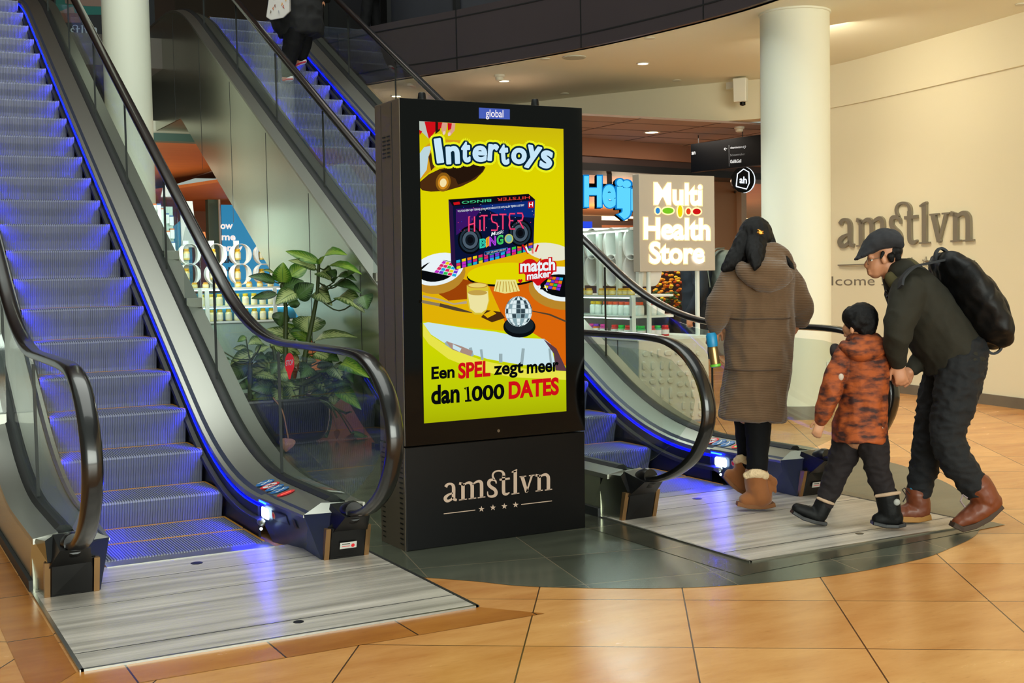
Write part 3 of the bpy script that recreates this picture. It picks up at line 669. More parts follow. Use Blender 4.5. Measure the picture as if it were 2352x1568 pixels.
for yy in (5.64, 5.775):
    mb = MB(); mb.hexa([Vector((2.3885 + dx * .53, yy, .53)), Vector((2.394 + dx * .53, yy, .53)), Vector((2.394 + dx * .53, yy + .004, .53)), Vector((2.3885 + dx * .53, yy + .004, .53))], [Vector((2.3885 + dx * 2.22, yy, 2.22)), Vector((2.394 + dx * 2.22, yy, 2.22)), Vector((2.394 + dx * 2.22, yy + .004, 2.22)), Vector((2.3885 + dx * 2.22, yy + .004, 2.22))], BLACKP); mb.build('side_seam', hs)
mb = MB()
for k in range(6):
    for yy in (5.665, 5.72):
        z = 1.955 + .02 * k; mb.box(2.387 + dx * z, 2.391 + dx * z, yy, yy + .04, z, z + .007, BLACKP)
tag(mb.build('vent_slots', hs), kind='stuff')
mb = MB()
for k in range(19):
    for yy in (5.575, 5.80):
        z = .03 + .0255 * k; mb.box(2.386 + dx * z, 2.389 + dx * z, yy, yy + .04, z, z + .006, BLACKP)
tag(mb.build('vent_slots', base), kind='stuff')
for px, py in ((969, 224), (1229, 237)):
    p = ony(px, py, 5.66); mb = MB(); mb.lathe((p.x, p.y, 2.232), [(.030, 0), (.030, .008), (.023, .012), (.018, .045), (.016, .048)], BLACKP, 16); mb.build('lifting_knob', tot, 40)
mb = MB(); p = ony(1145, 989, 5.546); mb.cyl((p.x, 5.5475, p.z), .008, .003, M('sensor_lens', '5a4a3a', .2), 12, axis=(0, -1, 0)); mb.build('light_sensor', hs)

# ---- the picture on the screen
YS0 = 5.5455
def scr(x, y, k): return ony(x, y, YS0 - .00006 * k)
def E_(n, c, s=1.0): return emis('screen_' + n, c, s)
ym = emis('screen_yellow', 'dcd800', 1.0)
nt = ym.node_tree; tc = nt.nodes.new('ShaderNodeTexCoord'); sx = nt.nodes.new('ShaderNodeSeparateXYZ'); mr = nt.nodes.new('ShaderNodeMapRange'); rp = nt.nodes.new('ShaderNodeValToRGB')
nt.links.new(tc.outputs['Object'], sx.inputs[0]); nt.links.new(sx.outputs[2], mr.inputs[0]); mr.inputs[1].default_value = .63; mr.inputs[2].default_value = 2.12; nt.links.new(mr.outputs[0], rp.inputs[0])
el = rp.color_ramp.elements; el[0].position = 0; el[0].color = (*lin('a8b004'), 1); el[1].position = 1; el[1].color = (*lin('cbb80c'), 1)
for pos, c in ((.10, 'bccb06'), (.30, 'd0d800'), (.55, 'dfd600'), (.85, 'dcd200')):
    e = el.new(pos); e.color = (*lin(c), 1)
nt.links.new(rp.outputs[0], nt.nodes['Emission'].inputs[0])
A = Art(scr, [(963, 278), (1294, 296), (1301, 944), (974, 972)]); W_ = E_('white', 'e8f2f6'); K_ = E_('black', '080a0c'); R_ = E_('red', 'cc1018'); IC = E_('ice', 'c6e6f8'); GOLD = E_('gold', 'd59a18'); OR = E_('orange', 'd8650a'); YL = E_('light_yellow', 'e6e24a'); AMB = E_('amber', 'e0b006'); BRN = E_('brown', '4a2a10'); DB = E_('dark_brown', '24150c'); SK = E_('skin', 'd8a088'); NV = E_('navy', '0a1236'); PK = E_('pink', 'ff4f80'); BLU = E_('blue', '1c50d8')
A.poly([(963, 278), (1294, 296), (1301, 944), (974, 972)], ym); screen_bg = A.k
# hand with red sleeve
A.poly([(963, 278), (1002, 280), (998, 296), (988, 308), (984, 318), (972, 306), (963, 300)], E_('pale_cloth', 'b9c2b8'))
for pts, c in (([(975, 279), (1003, 280), (1001, 300), (992, 312), (985, 318), (980, 300)], 'red'), ([(963, 298), (970, 302), (964, 310)], 'red'), ([(1000, 280), (1014, 281), (1010, 300), (1000, 308)], 'dark_brown'), ([(1014, 281), (1028, 282), (1024, 302), (1019, 309), (1014, 300)], 'skin'), ([(1030, 282), (1046, 283), (1044, 300), (1034, 312), (1028, 306), (1036, 298)], 'skin'), ([(1006, 281), (1016, 281), (1013, 294), (1006, 298)], 'red'), ([(1028, 282), (1038, 283), (1036, 296), (1029, 300)], 'red')):
    A.poly(pts, MATS['screen_' + c])
for x, y in ((1020, 305), (1032, 308)): A.ell(x, y, 3, 4.5, E_('nail', 'e8c8bc'), rot=.4)
# lamp dome
A.poly([(964, 414), (964, 352), (974, 338), (990, 326), (1020, 320), (1056, 322), (1060, 328), (1010, 376)], GOLD)
A.poly([(964, 412), (964, 352), (974, 338), (992, 334), (984, 360), (980, 390)], E_('pale_blue', 'bcd6dc'))
A.poly([(984, 360), (996, 340), (1010, 345), (1008, 372), (990, 392)], BRN)
A.poly([(964, 418), (985, 400), (1010, 388), (1048, 380), (1080, 376), (1108, 379), (1115, 384), (1110, 394), (1092, 412), (1060, 428), (1025, 438), (990, 440), (970, 437), (964, 430)], BRN)
A.poly([(1010, 392), (1048, 382), (1080, 378), (1108, 381), (1113, 385), (1104, 398), (1080, 414), (1052, 424), (1046, 410)], DB)
for q, c in ((1.0, '8a5a14'), (.72, 'd08a20'), (.45, 'f4e0a8')): A.ell(1018, 418 + 3 * (1 - q), 17 * q, 22 * q, E_('glow' + c, c), rot=.15)
# Intertoys
word = [('I', 1008, 346, -8, 54, 13), ('n', 1040, 356, -3, 38, 28), ('t', 1070, 349, 0, 45, 18), ('e', 1102, 353, 2, 34, 30), ('r', 1133, 350, 4, 36, 21), ('t', 1158, 355, -4, 44, 18), ('o', 1192, 358, 4, 34, 32), ('y', 1224, 361, 12, 50, 30), ('s', 1255, 366, 8, 38, 25)]
for rad, mt in ((11.5, E_('logo_yellow', 'eaf01c')), (6.4, E_('logo_navy', '082434')), (1.9, IC)):
    for ch, cx_, cy_, ro, hh, ww in word:
        vs_, fs = text_polys(ch, .012); xs = [v[0] for v in vs_]; ys = [v[1] for v in vs_]
        xa, xb, ya, yb = min(xs), max(xs), min(ys), max(ys); mx_, my_ = (xa + xb) / 2, (ya + yb) / 2
        sx_, sy_ = ww / (xb - xa), hh / (yb - ya); c, d = math.cos(math.radians(ro)), math.sin(math.radians(ro)); A.k += 1
        for q in range(16):
            ox, oy = rad * math.cos(math.tau * q / 16), rad * math.sin(math.tau * q / 16); out = []
            for v in vs_:
                X_, Y_ = (v[0] - mx_) * sx_, -(v[1] - my_) * sy_; out.append(scr(cx_ + X_ * c - Y_ * d + ox, cy_ + X_ * d + Y_ * c + oy, A.k + q * .02))
            A.mb.add(out, fs, mt)
# table: plates, cloth, glass, ball
A.poly([(969, 640), (985, 612), (1030, 590), (1120, 600), (1230, 570), (1297, 575), (1299, 770), (1270, 765), (1160, 760), (1060, 750), (971, 738)], AMB)
A.poly([(1120, 650), (1299, 640), (1300, 840), (1290, 835), (1265, 790), (1225, 765), (1160, 740)], OR)
A.poly([(1060, 640), (1110, 650), (1095, 685), (1030, 690), (1000, 670)], E_('rust', '9a4208'))
A.ell(1008, 630, 62, 44, E_('plate_edge', 'b8862a'), rot=-.25); A.ell(1006, 618, 60, 36, W_, rot=-.25); A.ell(1004, 622, 44, 24, K_, rot=-.2)
A.ell(1290, 665, 76, 46, E_('plate_edge', 'b8862a'), rot=.1); A.ell(1292, 652, 68, 40, W_, rot=.1); A.ell(1292, 656, 52, 26, K_, rot=.1)
A.ell(1262, 578, 52, 20, E_('cream', 'e6e4cc'), rot=.12)
pal = ['2ac04a', 'c02ac0', 'e8d010', '20a8d8', 'd82a60', '6a3ad0', 'e87a10']
cols = [E_('tile' + c, c) for c in pal]
def tilequad(a, b, c, d, n, m, seed):
    rr = random.Random(seed)
    for i in range(n):
        for j in range(m):
            q = lambda u, v: tuple((a[t] * (1 - u) + b[t] * u) * (1 - v) + (d[t] * (1 - u) + c[t] * u) * v for t in (0, 1))
            A.poly([q(i / n + .01, j / m + .02), q((i + 1) / n - .01, j / m + .02), q((i + 1) / n - .01, (j + 1) / m - .02), q(i / n + .01, (j + 1) / m - .02)], rr.choice(cols))
A.poly([(968, 620), (998, 592), (1058, 608), (1046, 636)], W_); tilequad((1018, 598), (1058, 608), (1047, 636), (996, 626), 5, 4, 3)
A.poly([(1250, 640), (1262, 632), (1298, 636), (1296, 672), (1240, 664)], K_); tilequad((1262, 634), (1294, 637), (1286, 668), (1248, 661), 4, 4, 5)
A.ell(1160, 632, 88, 26, K_, rot=-.05); A.ell(1160, 628, 87, 25, E_('cake_yellow', 'e0d400'), rot=-.05)
A.poly([(1140, 642), (1184, 642), (1194, 668), (1160, 674), (1134, 668)], E_('glass_foot', 'e8e08a'))
for i in range(7): A.stroke([(1144 + 6 * i, 646), (1138 + 8.5 * i, 670)], 1.6, E_('foot_line', 'b8902a'))
# the game box
A.poly([(1030, 458), (1214, 445), (1229, 458), (1040, 473)], E_('box_top', '0c0a12')); A.poly([(1030, 458), (1040, 473), (1047, 619), (1036, 604)], E_('box_side', '2a1440'))
A.poly([(1040, 473), (1229, 458), (1225, 574), (1047, 619)], NV)
A.poly([(1047, 480), (1110, 475), (1075, 520), (1048, 540)], E_('violet', '3a1464')); A.poly([(1100, 472), (1229, 460), (1228, 500), (1150, 495)], E_('deep_blue', '0c2a78'))
tilequad((1046, 598), (1225, 556), (1225, 574), (1047, 619), 14, 3, 9)
for x, y, r in ((1080, 551, 29), (1195, 535, 28)):
    for q, c in ((1, '05070c'), (.86, '20303c'), (.7, '0a0e14'), (.62, '4a5a68'), (.4, '121a22'), (.24, '0a0c12')): A.ell(x, y, r * .98 * q, r * 1.12 * q, E_('spk' + c, c))
rr = random.Random(4)
for _ in range(40):
    u, v = rr.random(), rr.random(); x = 1044 + 182 * u; y = (474 - 15 * u) + v * 60; A.ell(x, y, .8, .8, rr.choice([W_, PK, BLU]), 6)
neon = {'H': [[(0, 0), (0, 1)], [(0, .55), (.8, .45)], [(.8, 0), (.8, 1)]], 'i': [[(.4, .25), (.4, 1)], [(.4, 0), (.4, .08)]], 'T': [[(0, 0), (1, 0)], [(.5, 0), (.5, 1)]], 'S': [[(1, 0), (.1, 0), (.05, .25), (.2, .45), (.8, .55), (.95, .75), (.85, 1), (0, 1)]], 'E': [[(.95, 0), (.2, 0), (.1, .2), (.2, .45), (.7, .45)], [(.2, .45), (.1, .75), (.25, 1), (.95, 1)]], 'R': [[(.05, 0), (.75, 0), (.9, .2), (.75, .48), (.1, .5)], [(.35, .5), (.95, 1)]]}
def neonword(txt, xs, w, mat, wd, top, hgt_):
    for ch, x0 in zip(txt, xs):
        for st in neon[ch]:
            A.stroke([(x0 + a * w, top(x0) + b * hgt_) for a, b in st], wd, mat)
top = lambda x: 497 - (x - 1076) * .068
for wd, mt in ((4.2, E_('neon_dark', 'a01040')), (2.0, PK)): neonword('HiTSTER', (1077, 1096, 1104, 1128, 1147, 1168, 1187), 16, mt, wd, top, 35)
A.text('Music', 1128, 542, 1156, 535, 9, W_, .01, up=(.2, -1))
for ch, x0, c in (('B', 1103, '30d0b0'), ('I', 1118, 'f0a020'), ('N', 1125, 'b040e0'), ('G', 1142, '40d060')):
    A.text(ch, x0, 569 - (x0 - 1103) * .2, x0 + (4 if ch == 'I' else 13), 569 - (x0 - 1090) * .2, 19, E_('bingo' + c, c), .05); A.text(ch, x0 + 1, 568 - (x0 - 1103) * .2, x0 + (3 if ch == 'I' else 12), 568 - (x0 - 1090) * .2, 17, NV, -.03)
A.ell(1169, 548, 10, 11, E_('ball', 'b8c060')); A.ell(1169, 548, 7, 8, E_('ball_in', '70b0b0'))
A.poly([(1113, 578), (1166, 568), (1166, 576), (1113, 586)], E_('badge', '2a80d0')); A.poly([(1114, 579), (1165, 569.5), (1165, 575), (1114, 585)], NV); A.text("NOT GRANNY'S BINGO", 1118, 583, 1162, 574, 3.6, W_)
A.text("VOLTOOI EEN 'LIJN' TERWIJL JE NAAR DE GROOTSTE HITS ALLER TIJDEN LUISTERT", 1051, 487, 1204, 473, 4.2, W_, .01)
A.text('HITSTER', 1217, 450, 1142, 455, 6.5, E_('neon_red', 'e04030'), .01, up=(0, 1)); A.text('BINGO', 1128, 457, 1061, 462, 6, E_('neon_green', '40c080'), .02, up=(0, 1))
A.poly([(1213, 463), (1226, 462), (1226, 477), (1213, 478)], R_); A.stroke([(1216, 465), (1216, 475)], 2, W_); A.stroke([(1223, 464), (1223, 474)], 2, W_); A.stroke([(1216, 470), (1223, 469)], 2, W_)
A.poly([(1041, 465), (1055, 463), (1057, 469), (1043, 471)], R_)
# heart, match maker
hp = [(16 * math.sin(t) ** 3, -(13 * math.cos(t) - 5 * math.cos(2 * t) - 2 * math.cos(3 * t) - math.cos(4 * t))) for t in [math.tau * i / 40 for i in range(40)]]
A.fan((1236, 620), [(1236 + x * 2.45, 622 + y * 2.35) for x, y in hp], R_)
for a, b, m in (((1200, 562), (1213, 582), R_), ((1208, 566), (1214, 580), W_), ((1236, 562), (1230, 578), R_), ((1222, 570), (1224, 582), E_('pinkish', 'e87a70'))): A.stroke([a, b], 4, m)
A.text('match', 1195, 625, 1275, 620, 27, R_, .10); A.text('maker', 1209, 643, 1267, 636, 17, R_, .10)
A.text('match', 1196, 624, 1274, 619, 26, W_, .035); A.text('maker', 1211, 642, 1265, 635, 16, W_, .03)
A.fan((1234, 658), [(1234 + x * .22, 658 + y * .24) for x, y in hp], W_); A.fan((1195, 644), [(1195 + x * .33, 645 + y * .36) for x, y in hp], R_); A.stroke([(1251, 654), (1257, 668)], 2, W_)
# glass, cutlery
A.poly([(1072, 655), (1121, 655), (1124, 690), (1118, 712), (1108, 722), (1090, 722), (1078, 710), (1073, 690)], E_('glass_amber', 'd8c23a')); A.poly([(1074, 672), (1120, 668), (1122, 690), (1117, 710), (1106, 718), (1092, 718), (1080, 708)], E_('drink', 'ece2a0')); A.ell(1097, 655, 24, 6.5, E_('rim', 'b98428')); A.ell(1097, 655, 21, 5, E_('rim_in', 'e6d070')); A.ell(1097, 672, 22, 6, E_('surface', 'c2a048'))
A.poly([(1118, 712), (1150, 716), (1160, 730), (1130, 740), (1105, 728)], BRN); A.poly([(1110, 722), (1130, 712), (1140, 720), (1120, 730)], AMB)
A.stroke([(971, 680), (1010, 688), (1042, 698), (1072, 694)], [5, 4, 3, 6], E_('silver', 'b0a088')); A.stroke([(969, 692), (1010, 700)], 7, E_('handle', '8a7a5c')); A.stroke([(1010, 700), (1050, 710), (1084, 718)], [8, 8, 2], E_('blade', '50402c'))
A.stroke([(1222, 714), (1262, 722), (1300, 738)], [2, 4, 4], E_('blade', '50402c'))
# white napkin hanging, curved lime band
A.poly([(972, 742), (984, 740), (1060, 752), (1140, 762), (1205, 776), (1250, 778), (1265, 790), (1274, 830), (1274, 842), (1200, 838), (1120, 824), (1040, 800), (990, 768)], E_('napkin', 'c8e4ec'))
for x0, y0, x1, y1, w in ((1025, 785, 1032, 800, 9), (1045, 795, 1055, 808, 7), (1080, 798, 1085, 818, 7), (1105, 802, 1108, 826, 6), (1150, 812, 1150, 832, 8), (1202, 800, 1198, 836, 7), (1262, 800, 1266, 838, 5)): A.stroke([(x0, y0), (x1, y1)], w, E_('fold', '98aeb2'))
A.poly([(1024, 783), (1060, 795), (1086, 806), (1080, 822), (1040, 806)], E_('napkin_shade', 'a88c80')); A.poly([(1040, 790), (1060, 800), (1056, 808), (1040, 800)], E_('napkin', 'c8e4ec'))
A.poly([(1248, 778), (1278, 800), (1300, 846), (1300, 856), (1276, 850), (1272, 812)], E_('mauve', '5a3a44'))
A.poly([(972, 742), (990, 770), (1040, 803), (1110, 828), (1190, 845), (1300, 852), (1300, 872), (1180, 866), (1100, 852), (1030, 824), (985, 790), (972, 772)], YL)
A.ell(1193, 750, 37, 25, E_('ball_base', '0a0e12')); A.ell(1193, 746, 33, 20, E_('ball_base2', '1c262c'))
A.ell(1191, 715, 31, 35, E_('ball_silver', '9ab0b4'))
rr = random.Random(12)
for i in range(9):
    ph = math.radians(-75 + 18.5 * i)
    for j in range(9):
        th = math.radians(-80 + 20 * j); f0 = lambda t, p: (1191 + 31 * math.sin(t) * math.cos(p), 715 + 35 * math.sin(p)); d = math.radians(8.6); e = math.radians(8)
        A.poly([f0(th - d, ph - e), f0(th + d, ph - e), f0(th + d, ph + e), f0(th - d, ph + e)], E_('mir%d' % ((i * 5 + j * 3 + rr.randrange(3)) % 6), ('dfeef0', '5a7078', '86a4ac', '34464e', 'a8c2c8', '90989a')[(i * 5 + j * 3 + rr.randrange(3)) % 6] if False else ('dfeef0', '5a7078', '86a4ac', '34464e', 'a8c2c8', '90989a')[(i * 5 + j * 3) % 6]))
# lines of copy
A.text('Een', 992, 870, 1043, 866, 27, K_, .03); A.text('SPEL', 1054, 868, 1125, 862, 33, R_, .04); A.text('zegt', 1136, 860, 1201, 855, 28, K_, .03); A.text('meer', 1211, 857, 1282, 851, 29, K_, .03)
A.text('dan', 992, 927, 1054, 922, 41, K_, .035); A.stroke([(1067, 893), (1074, 888), (1076, 920)], 5.5, K_); A.stroke([(1068, 920.5), (1083, 919.5)], 4.5, K_); A.text('000', 1085, 920, 1157, 914, 32, K_, .03); A.text('DATES', 1170, 914, 1282, 904, 36, R_, .045)
A.mb.build('screen', tot)
A = Art(scr); A.poly([(1100, 247), (1171, 251), (1171, 274), (1100, 272)], M('badge_blue', '16389c', .4, emit=.25, ecol='16389c')); A.text('global', 1116, 268, 1156, 269.5, 17, M('badge_text', 'c9c0c8', .5, emit=.5, ecol='c9c0c8'), .005); A.mb.build('maker_badge', hs)

# ---- wordmark: seven serif letters with an st ligature, stars and lines
S62 = [62, 62]
GLYPHS = {
 'a': [([(185, 455), (215, 412), (265, 397), (308, 415), (328, 470), (328, 640), (345, 678), (385, 690)], [58, 46, 38, 50, 62, 62, 52, 44]), ([(312, 562), (240, 592), (192, 630), (178, 668), (200, 702), (240, 704), (290, 675), (318, 640)], [26, 40, 56, 62, 56, 46, 36, 30])],
 'm': [([(497, 385), (497, 682)], S62), ([(500, 430), (560, 388), (610, 377), (648, 400), (663, 450), (663, 660)], [22, 36, 50, 60, 62, 62]), ([(668, 410), (730, 367), (790, 352), (825, 377), (832, 430), (832, 640)], [22, 36, 50, 60, 62, 62]), ([(428, 388), (500, 408)], [46, 46]), ([(425, 690), (568, 672)], [18, 18]), ([(597, 670), (735, 652)], [18, 18]), ([(762, 650), (900, 632)], [18, 18])],
 's': [([(1097, 392), (1086, 348), (1042, 326), (985, 334), (962, 372), (968, 420), (1010, 462), (1066, 498), (1092, 548), (1080, 598), (1030, 624), (970, 622), (944, 590), (940, 535)], [20, 30, 40, 50, 58, 60, 62, 62, 60, 56, 46, 36, 24, 16]), ([(1062, 320), (1036, 272), (1036, 225), (1070, 182), (1130, 164), (1190, 172), (1228, 212), (1232, 275)], [38, 34, 32, 28, 28, 34, 48, 54])],
 't': [([(1228, 250), (1228, 525), (1246, 576), (1285, 582), (1336, 555)], [56, 60, 56, 44, 16]), ([(1155, 326), (1340, 300)], [36, 36])],
 'l': [([(1440, 165), (1440, 572)], S62), ([(1374, 190), (1438, 165), (1472, 140)], [18, 40, 16]), ([(1370, 583), (1512, 565)], [18, 18])],
 'v': [([(1562, 268), (1646, 548)], [64, 58]), ([(1640, 556), (1738, 248)], [26, 36]), ([(1515, 272), (1637, 258)], [18, 18]), ([(1685, 253), (1787, 240)], [18, 18])],
 'n': [([(1868, 238), (1868, 522)], [60, 60]), ([(1870, 288), (1930, 242), (1990, 232), (2024, 260), (2035, 310), (2035, 500)], [22, 38, 52, 60, 62, 62]), ([(1803, 240), (1868, 256)], [46, 46]), ([(1803, 530), (1935, 512)], [18, 18]), ([(1970, 512), (2103, 494)], [18, 18])]}
def glyph_ribbons(strokes):
    out = []
    for pts, ws in strokes:
        if len(pts) > 2:
            q = crom([(x, y, w) for (x, y), w in zip(pts, ws)], 5)
        else: q = [(x, y, w) for (x, y), w in zip(pts, ws)]
        L, R = [], []
        for i in range(len(q)):
            a = q[max(i - 1, 0)]; b = q[min(i + 1, len(q) - 1)]; t = Vector((b[0] - a[0], b[1] - a[1])).normalized(); n = Vector((-t.y, t.x)) * (q[i][2] / 2)
            L.append((q[i][0] + n.x, q[i][1] + n.y)); R.append((q[i][0] - n.x, q[i][1] - n.y))
        out.append((L, R))
    return out
def star(cx, cy, r, n=5):
    return [(cx + (r if i % 2 == 0 else r * .4) * math.sin(math.pi * i / n), cy - (r if i % 2 == 0 else r * .4) * math.cos(math.pi * i / n)) for i in range(2 * n)]
LINES = [[(150, 938), (718, 870)], [(1545, 770), (2100, 705)]]; STARS = [(830, 852), (1037, 826), (1242, 802), (1445, 776)]
def add_ribbon(mb, LR, fn, mat, th):
    L, R = LR; n = len(L)
    if th == 0:
        mb.add([fn(x, y, 0) for x, y in L + R], [(i, i + 1, n + i + 1, n + i) for i in range(n - 1)], mat)
    else:
        mb.rings([[fn(*L[i], 0), fn(*R[i], 0), fn(*R[i], th), fn(*L[i], th)] for i in range(n)], mat)
def wordmark(fn, mat, parent, th=0, split=False, skip=''):
    mb = MB()
    for ch, st in GLYPHS.items():
        if ch in skip: continue
        for LR in glyph_ribbons(st): add_ribbon(mb, LR, fn, mat, th)
        if split: mb.build('letter', parent); mb = MB()
    if not split: mb.build('lettering', parent); mb = MB()
    for a, b in LINES:
        add_ribbon(mb, ([(a[0], a[1] - 7), (b[0], b[1] - 7)], [(a[0], a[1] + 7), (b[0], b[1] + 7)]), fn, mat, th)
        mb.build('line', parent); mb = MB()
    for x, y in STARS:
        s_ = star(x, y, 56)
        if th == 0: mb.add([fn(x, y, 0)] + [fn(*p, 0) for p in s_], [(0, 1 + i, 1 + (i + 1) % 10) for i in range(10)], mat)
        else:
            mb.add([fn(x, y, th * 1.5)] + [fn(*p, th * .4) for p in s_] + [fn(*p, 0) for p in s_], [(0, 1 + i, 1 + (i + 1) % 10) for i in range(10)] + [(1 + i, 11 + i, 11 + (i + 1) % 10, 1 + (i + 1) % 10) for i in range(10)], mat)
        mb.build('star', parent); mb = MB()
wordmark(lambda x, y, t: ony(1000 + x / 7.84, 1060 + y / 7.84, 5.5515), M('rose_beige_print', 'b39a88', .5), base)
# the same wordmark in metal letters on the right wall
WALLP = [Vector(p) for p in wc]
def wallpt(s_from, z, d):
    """s = distance along the wall from the end of the n, towards the column"""
    i = min(range(len(WALLP) - 1), key=lambda k: abs(WALLP[k].y - 8.514)); i = next(k for k in range(len(WALLP) - 1) if WALLP[k].y <= 8.514 < WALLP[k + 1].y)
    t = (8.514 - WALLP[i].y) / (WALLP[i + 1].y - WALLP[i].y); p = WALLP[i].lerp(WALLP[i + 1], t); rem = s_from
    while rem > 0 and i < len(WALLP) - 1:
        seg = (WALLP[i + 1] - p).length
        if rem <= seg: p = p.lerp(WALLP[i + 1], rem / seg); rem = 0
        else: rem -= seg; i += 1; p = WALLP[i]
    if s_from < 0: p = p + (WALLP[i] - WALLP[i + 1]).normalized() * (-s_from)
    j = min(i, len(WALLP) - 2); tt = (WALLP[j + 1] - WALLP[j]).normalized(); n = Vector((-tt.y, tt.x))
    return Vector((p.x + n.x * d, p.y + n.y * d, z))
def wallfn(x, y, t):
    Y_ = y + .114 * x; return wallpt((2103 - x) * .00113, 1.613 + (739 - Y_) * .00098, .002 + t)
METAL = M('letter_metal', '8f8a7c', .38, .6)
wl = empty('wall_lettering', tuple(wallpt(1.1, 1.5, .0)), 'grey metal wordmark letters with stars and welcome line on the cream wall', 'wall sign')
wordmark(wallfn, METAL, wl, .028, True)
A = Art(lambda x, y, k: wallpt(x, y, .003)); 
def wtext(txt, s0, s1, z, h): A.text(txt, s0, z, s1, z, h, METAL, .0, up=(0, 1))
wtext('welcome !', 2.72, 1.45, 1.168, .105); A.mb.build('welcome_text', wl)

# ================================================================== columns
def column(name, x, y, r, h, label, socket=False):
    c = empty(name, (x, y, 0), label, 'column')
    mb = MB(); mb.cyl((x, y, .0), r, h, WHITE, 64); mb.build('shaft', c, 40)
    mb = MB(); mb.lathe((x, y, 0), [(r + .006, .0), (r + .006, .118), (r + .001, .122)], M('stone_skirting', '7d7668', .4, var=.15, vscale=4), 64); mb.build('base_band', c, 40)
    mb = MB(); mb.lathe((x, y, h - .02), [(r + .001, 0), (r + .012, .004), (r + .012, .02)], WHITE, 64); mb.build('top_ring', c, 40)
    if socket:
        dirn = Vector((.18, -1, 0)).normalized(); dirn = Vector((-(Vector((x, y, 0)).normalized()).x, -(Vector((x, y, 0)).normalized()).y, 0)); q = Matrix.Rotation(math.radians(66), 3, 'Z') @ dirn; sd = Vector((-q.y, q.x, 0)); p = Vector((x, y, .47)) + q * (r + .0)
        mb = MB(); mb.hexa([p + sd * a * .05 + Vector((0, 0, b * .045)) for a, b in ((-1, -1), (1, -1), (1, 1), (-1, 1))], [p + q * .03 + sd * a * .048 + Vector((0, 0, b * .043)) for a, b in ((-1, -1), (1, -1), (1, 1), (-1, 1))], M('socket_white', 'e6e6e0', .4)); s_ = mb.build('wall_socket', c)
    return c
column('column', 7.74, 8.74, .312, 3.70, 'thick white round column at right, behind the walking woman', True)
column('column', 2.95, 14.55, .262, 8.6, 'slim white column between the two escalators at far left')
# ================================================================== potted plant
POTM = M('dark_blue_pot', '0b0e1a', .3, var=.2, vscale=3)
SOIL = M('potting_soil', '1e1610', .9, bump=.6, bscale=40)
def leaf_mat(name, edge, pale, vein):
    m = bpy.data.materials.new(name); m.use_nodes = True; MATS[name] = m
    nt = m.node_tree; b = nt.nodes['Principled BSDF']; N = nt.nodes.new; Lk = nt.links.new
    uv = N('ShaderNodeUVMap'); sp = N('ShaderNodeSeparateXYZ'); Lk(uv.outputs[0], sp.inputs[0])
    def mth(op, a, c=0.0, d=0.0):
        n = N('ShaderNodeMath'); n.operation = op
        for i, q in enumerate((a, c, d)):
            if isinstance(q, (int, float)): n.inputs[i].default_value = q
            else: Lk(q, n.inputs[i])
        return n.outputs[0]
    av = mth('ABSOLUTE', sp.outputs[1])          # 0 midrib .. 1 margin
    tcn = N('ShaderNodeTexCoord'); no = N('ShaderNodeTexNoise'); no.inputs['Scale'].default_value = 22; no.inputs['Detail'].default_value = 5; Lk(tcn.outputs['Object'], no.inputs['Vector'])
    st = mth('SINE', mth('ADD', mth('MULTIPLY', sp.outputs[0], 62.0), mth('MULTIPLY', av, -16.0)))
    f = mth('ADD', mth('MULTIPLY', av, 1.25), mth('ADD', mth('MULTIPLY', st, .22), mth('MULTIPLY', mth('SUBTRACT', no.outputs['Fac'], .5), 1.1)))
    rp = N('ShaderNodeValToRGB'); rp.color_ramp.elements[0].position = .35; rp.color_ramp.elements[1].position = .95
    rp.color_ramp.elements[0].color = (*lin(pale), 1); rp.color_ramp.elements[1].color = (*lin(edge), 1); Lk(f, rp.inputs[0])
    mid = mth('LESS_THAN', av, .05); mx = N('ShaderNodeMix'); mx.data_type = 'RGBA'; Lk(mid, mx.inputs[0]); Lk(rp.outputs[0], mx.inputs[6]); mx.inputs[7].default_value = (*lin(vein), 1)
    Lk(mx.outputs[2], b.inputs['Base Color']); b.inputs['Roughness'].default_value = .38
    tr = N('ShaderNodeBsdfTranslucent'); Lk(mx.outputs[2], tr.inputs[0]); ms = N('ShaderNodeMixShader'); ms.inputs[0].default_value = .25
    out = nt.nodes['Material Output']; Lk(b.outputs[0], ms.inputs[1]); Lk(tr.outputs[0], ms.inputs[2]); Lk(ms.outputs[0], out.inputs[0]); return m
LG = leaf_mat('variegated_leaf', '3a5a20', 'bccb84', '6d8a4c'); LB = leaf_mat('bright_leaf', '447a1e', '96b844', '6d9a3e'); LD = leaf_mat('dark_leaf', '223e1c', '5c8046', '6a8a5c')
DEADM = M('dead_leaf', '8a5a44', .7, var=.3, vscale=20); BROWNL = M('brown_leaf', '7a3d18', .6, var=.4, vscale=20); STEMM = M('plant_stem', '3c4a20', .5, var=.3, vscale=10)
plant = empty('potted_plant', (3.1, 9.9, 0), 'leafy green variegated plant in a low dark pot between the escalators', 'potted plant')
mb = MB()
def rrect(x0, x1, y0, y1, r, z, n=5):
    out = []
    for cx_, cy_, a0 in ((x1 - r, y1 - r, 0), (x0 + r, y1 - r, 90), (x0 + r, y0 + r, 180), (x1 - r, y0 + r, 270)):
        for k in range(n + 1): t = math.radians(a0 + 90 * k / n); out.append((cx_ + r * math.cos(t), cy_ + r * math.sin(t), z))
    return out
prof = [(.10, .0), (.04, .04), (.015, .10), (.0, .2), (.0, .37), (.02, .385), (.045, .37), (.05, .33)]
mb.rings([rrect(2.66 + d, 3.52 - d, 9.62 + d, 10.42 - d, .12, z) for d, z in prof], POTM); mb.build('pot', plant, 40)
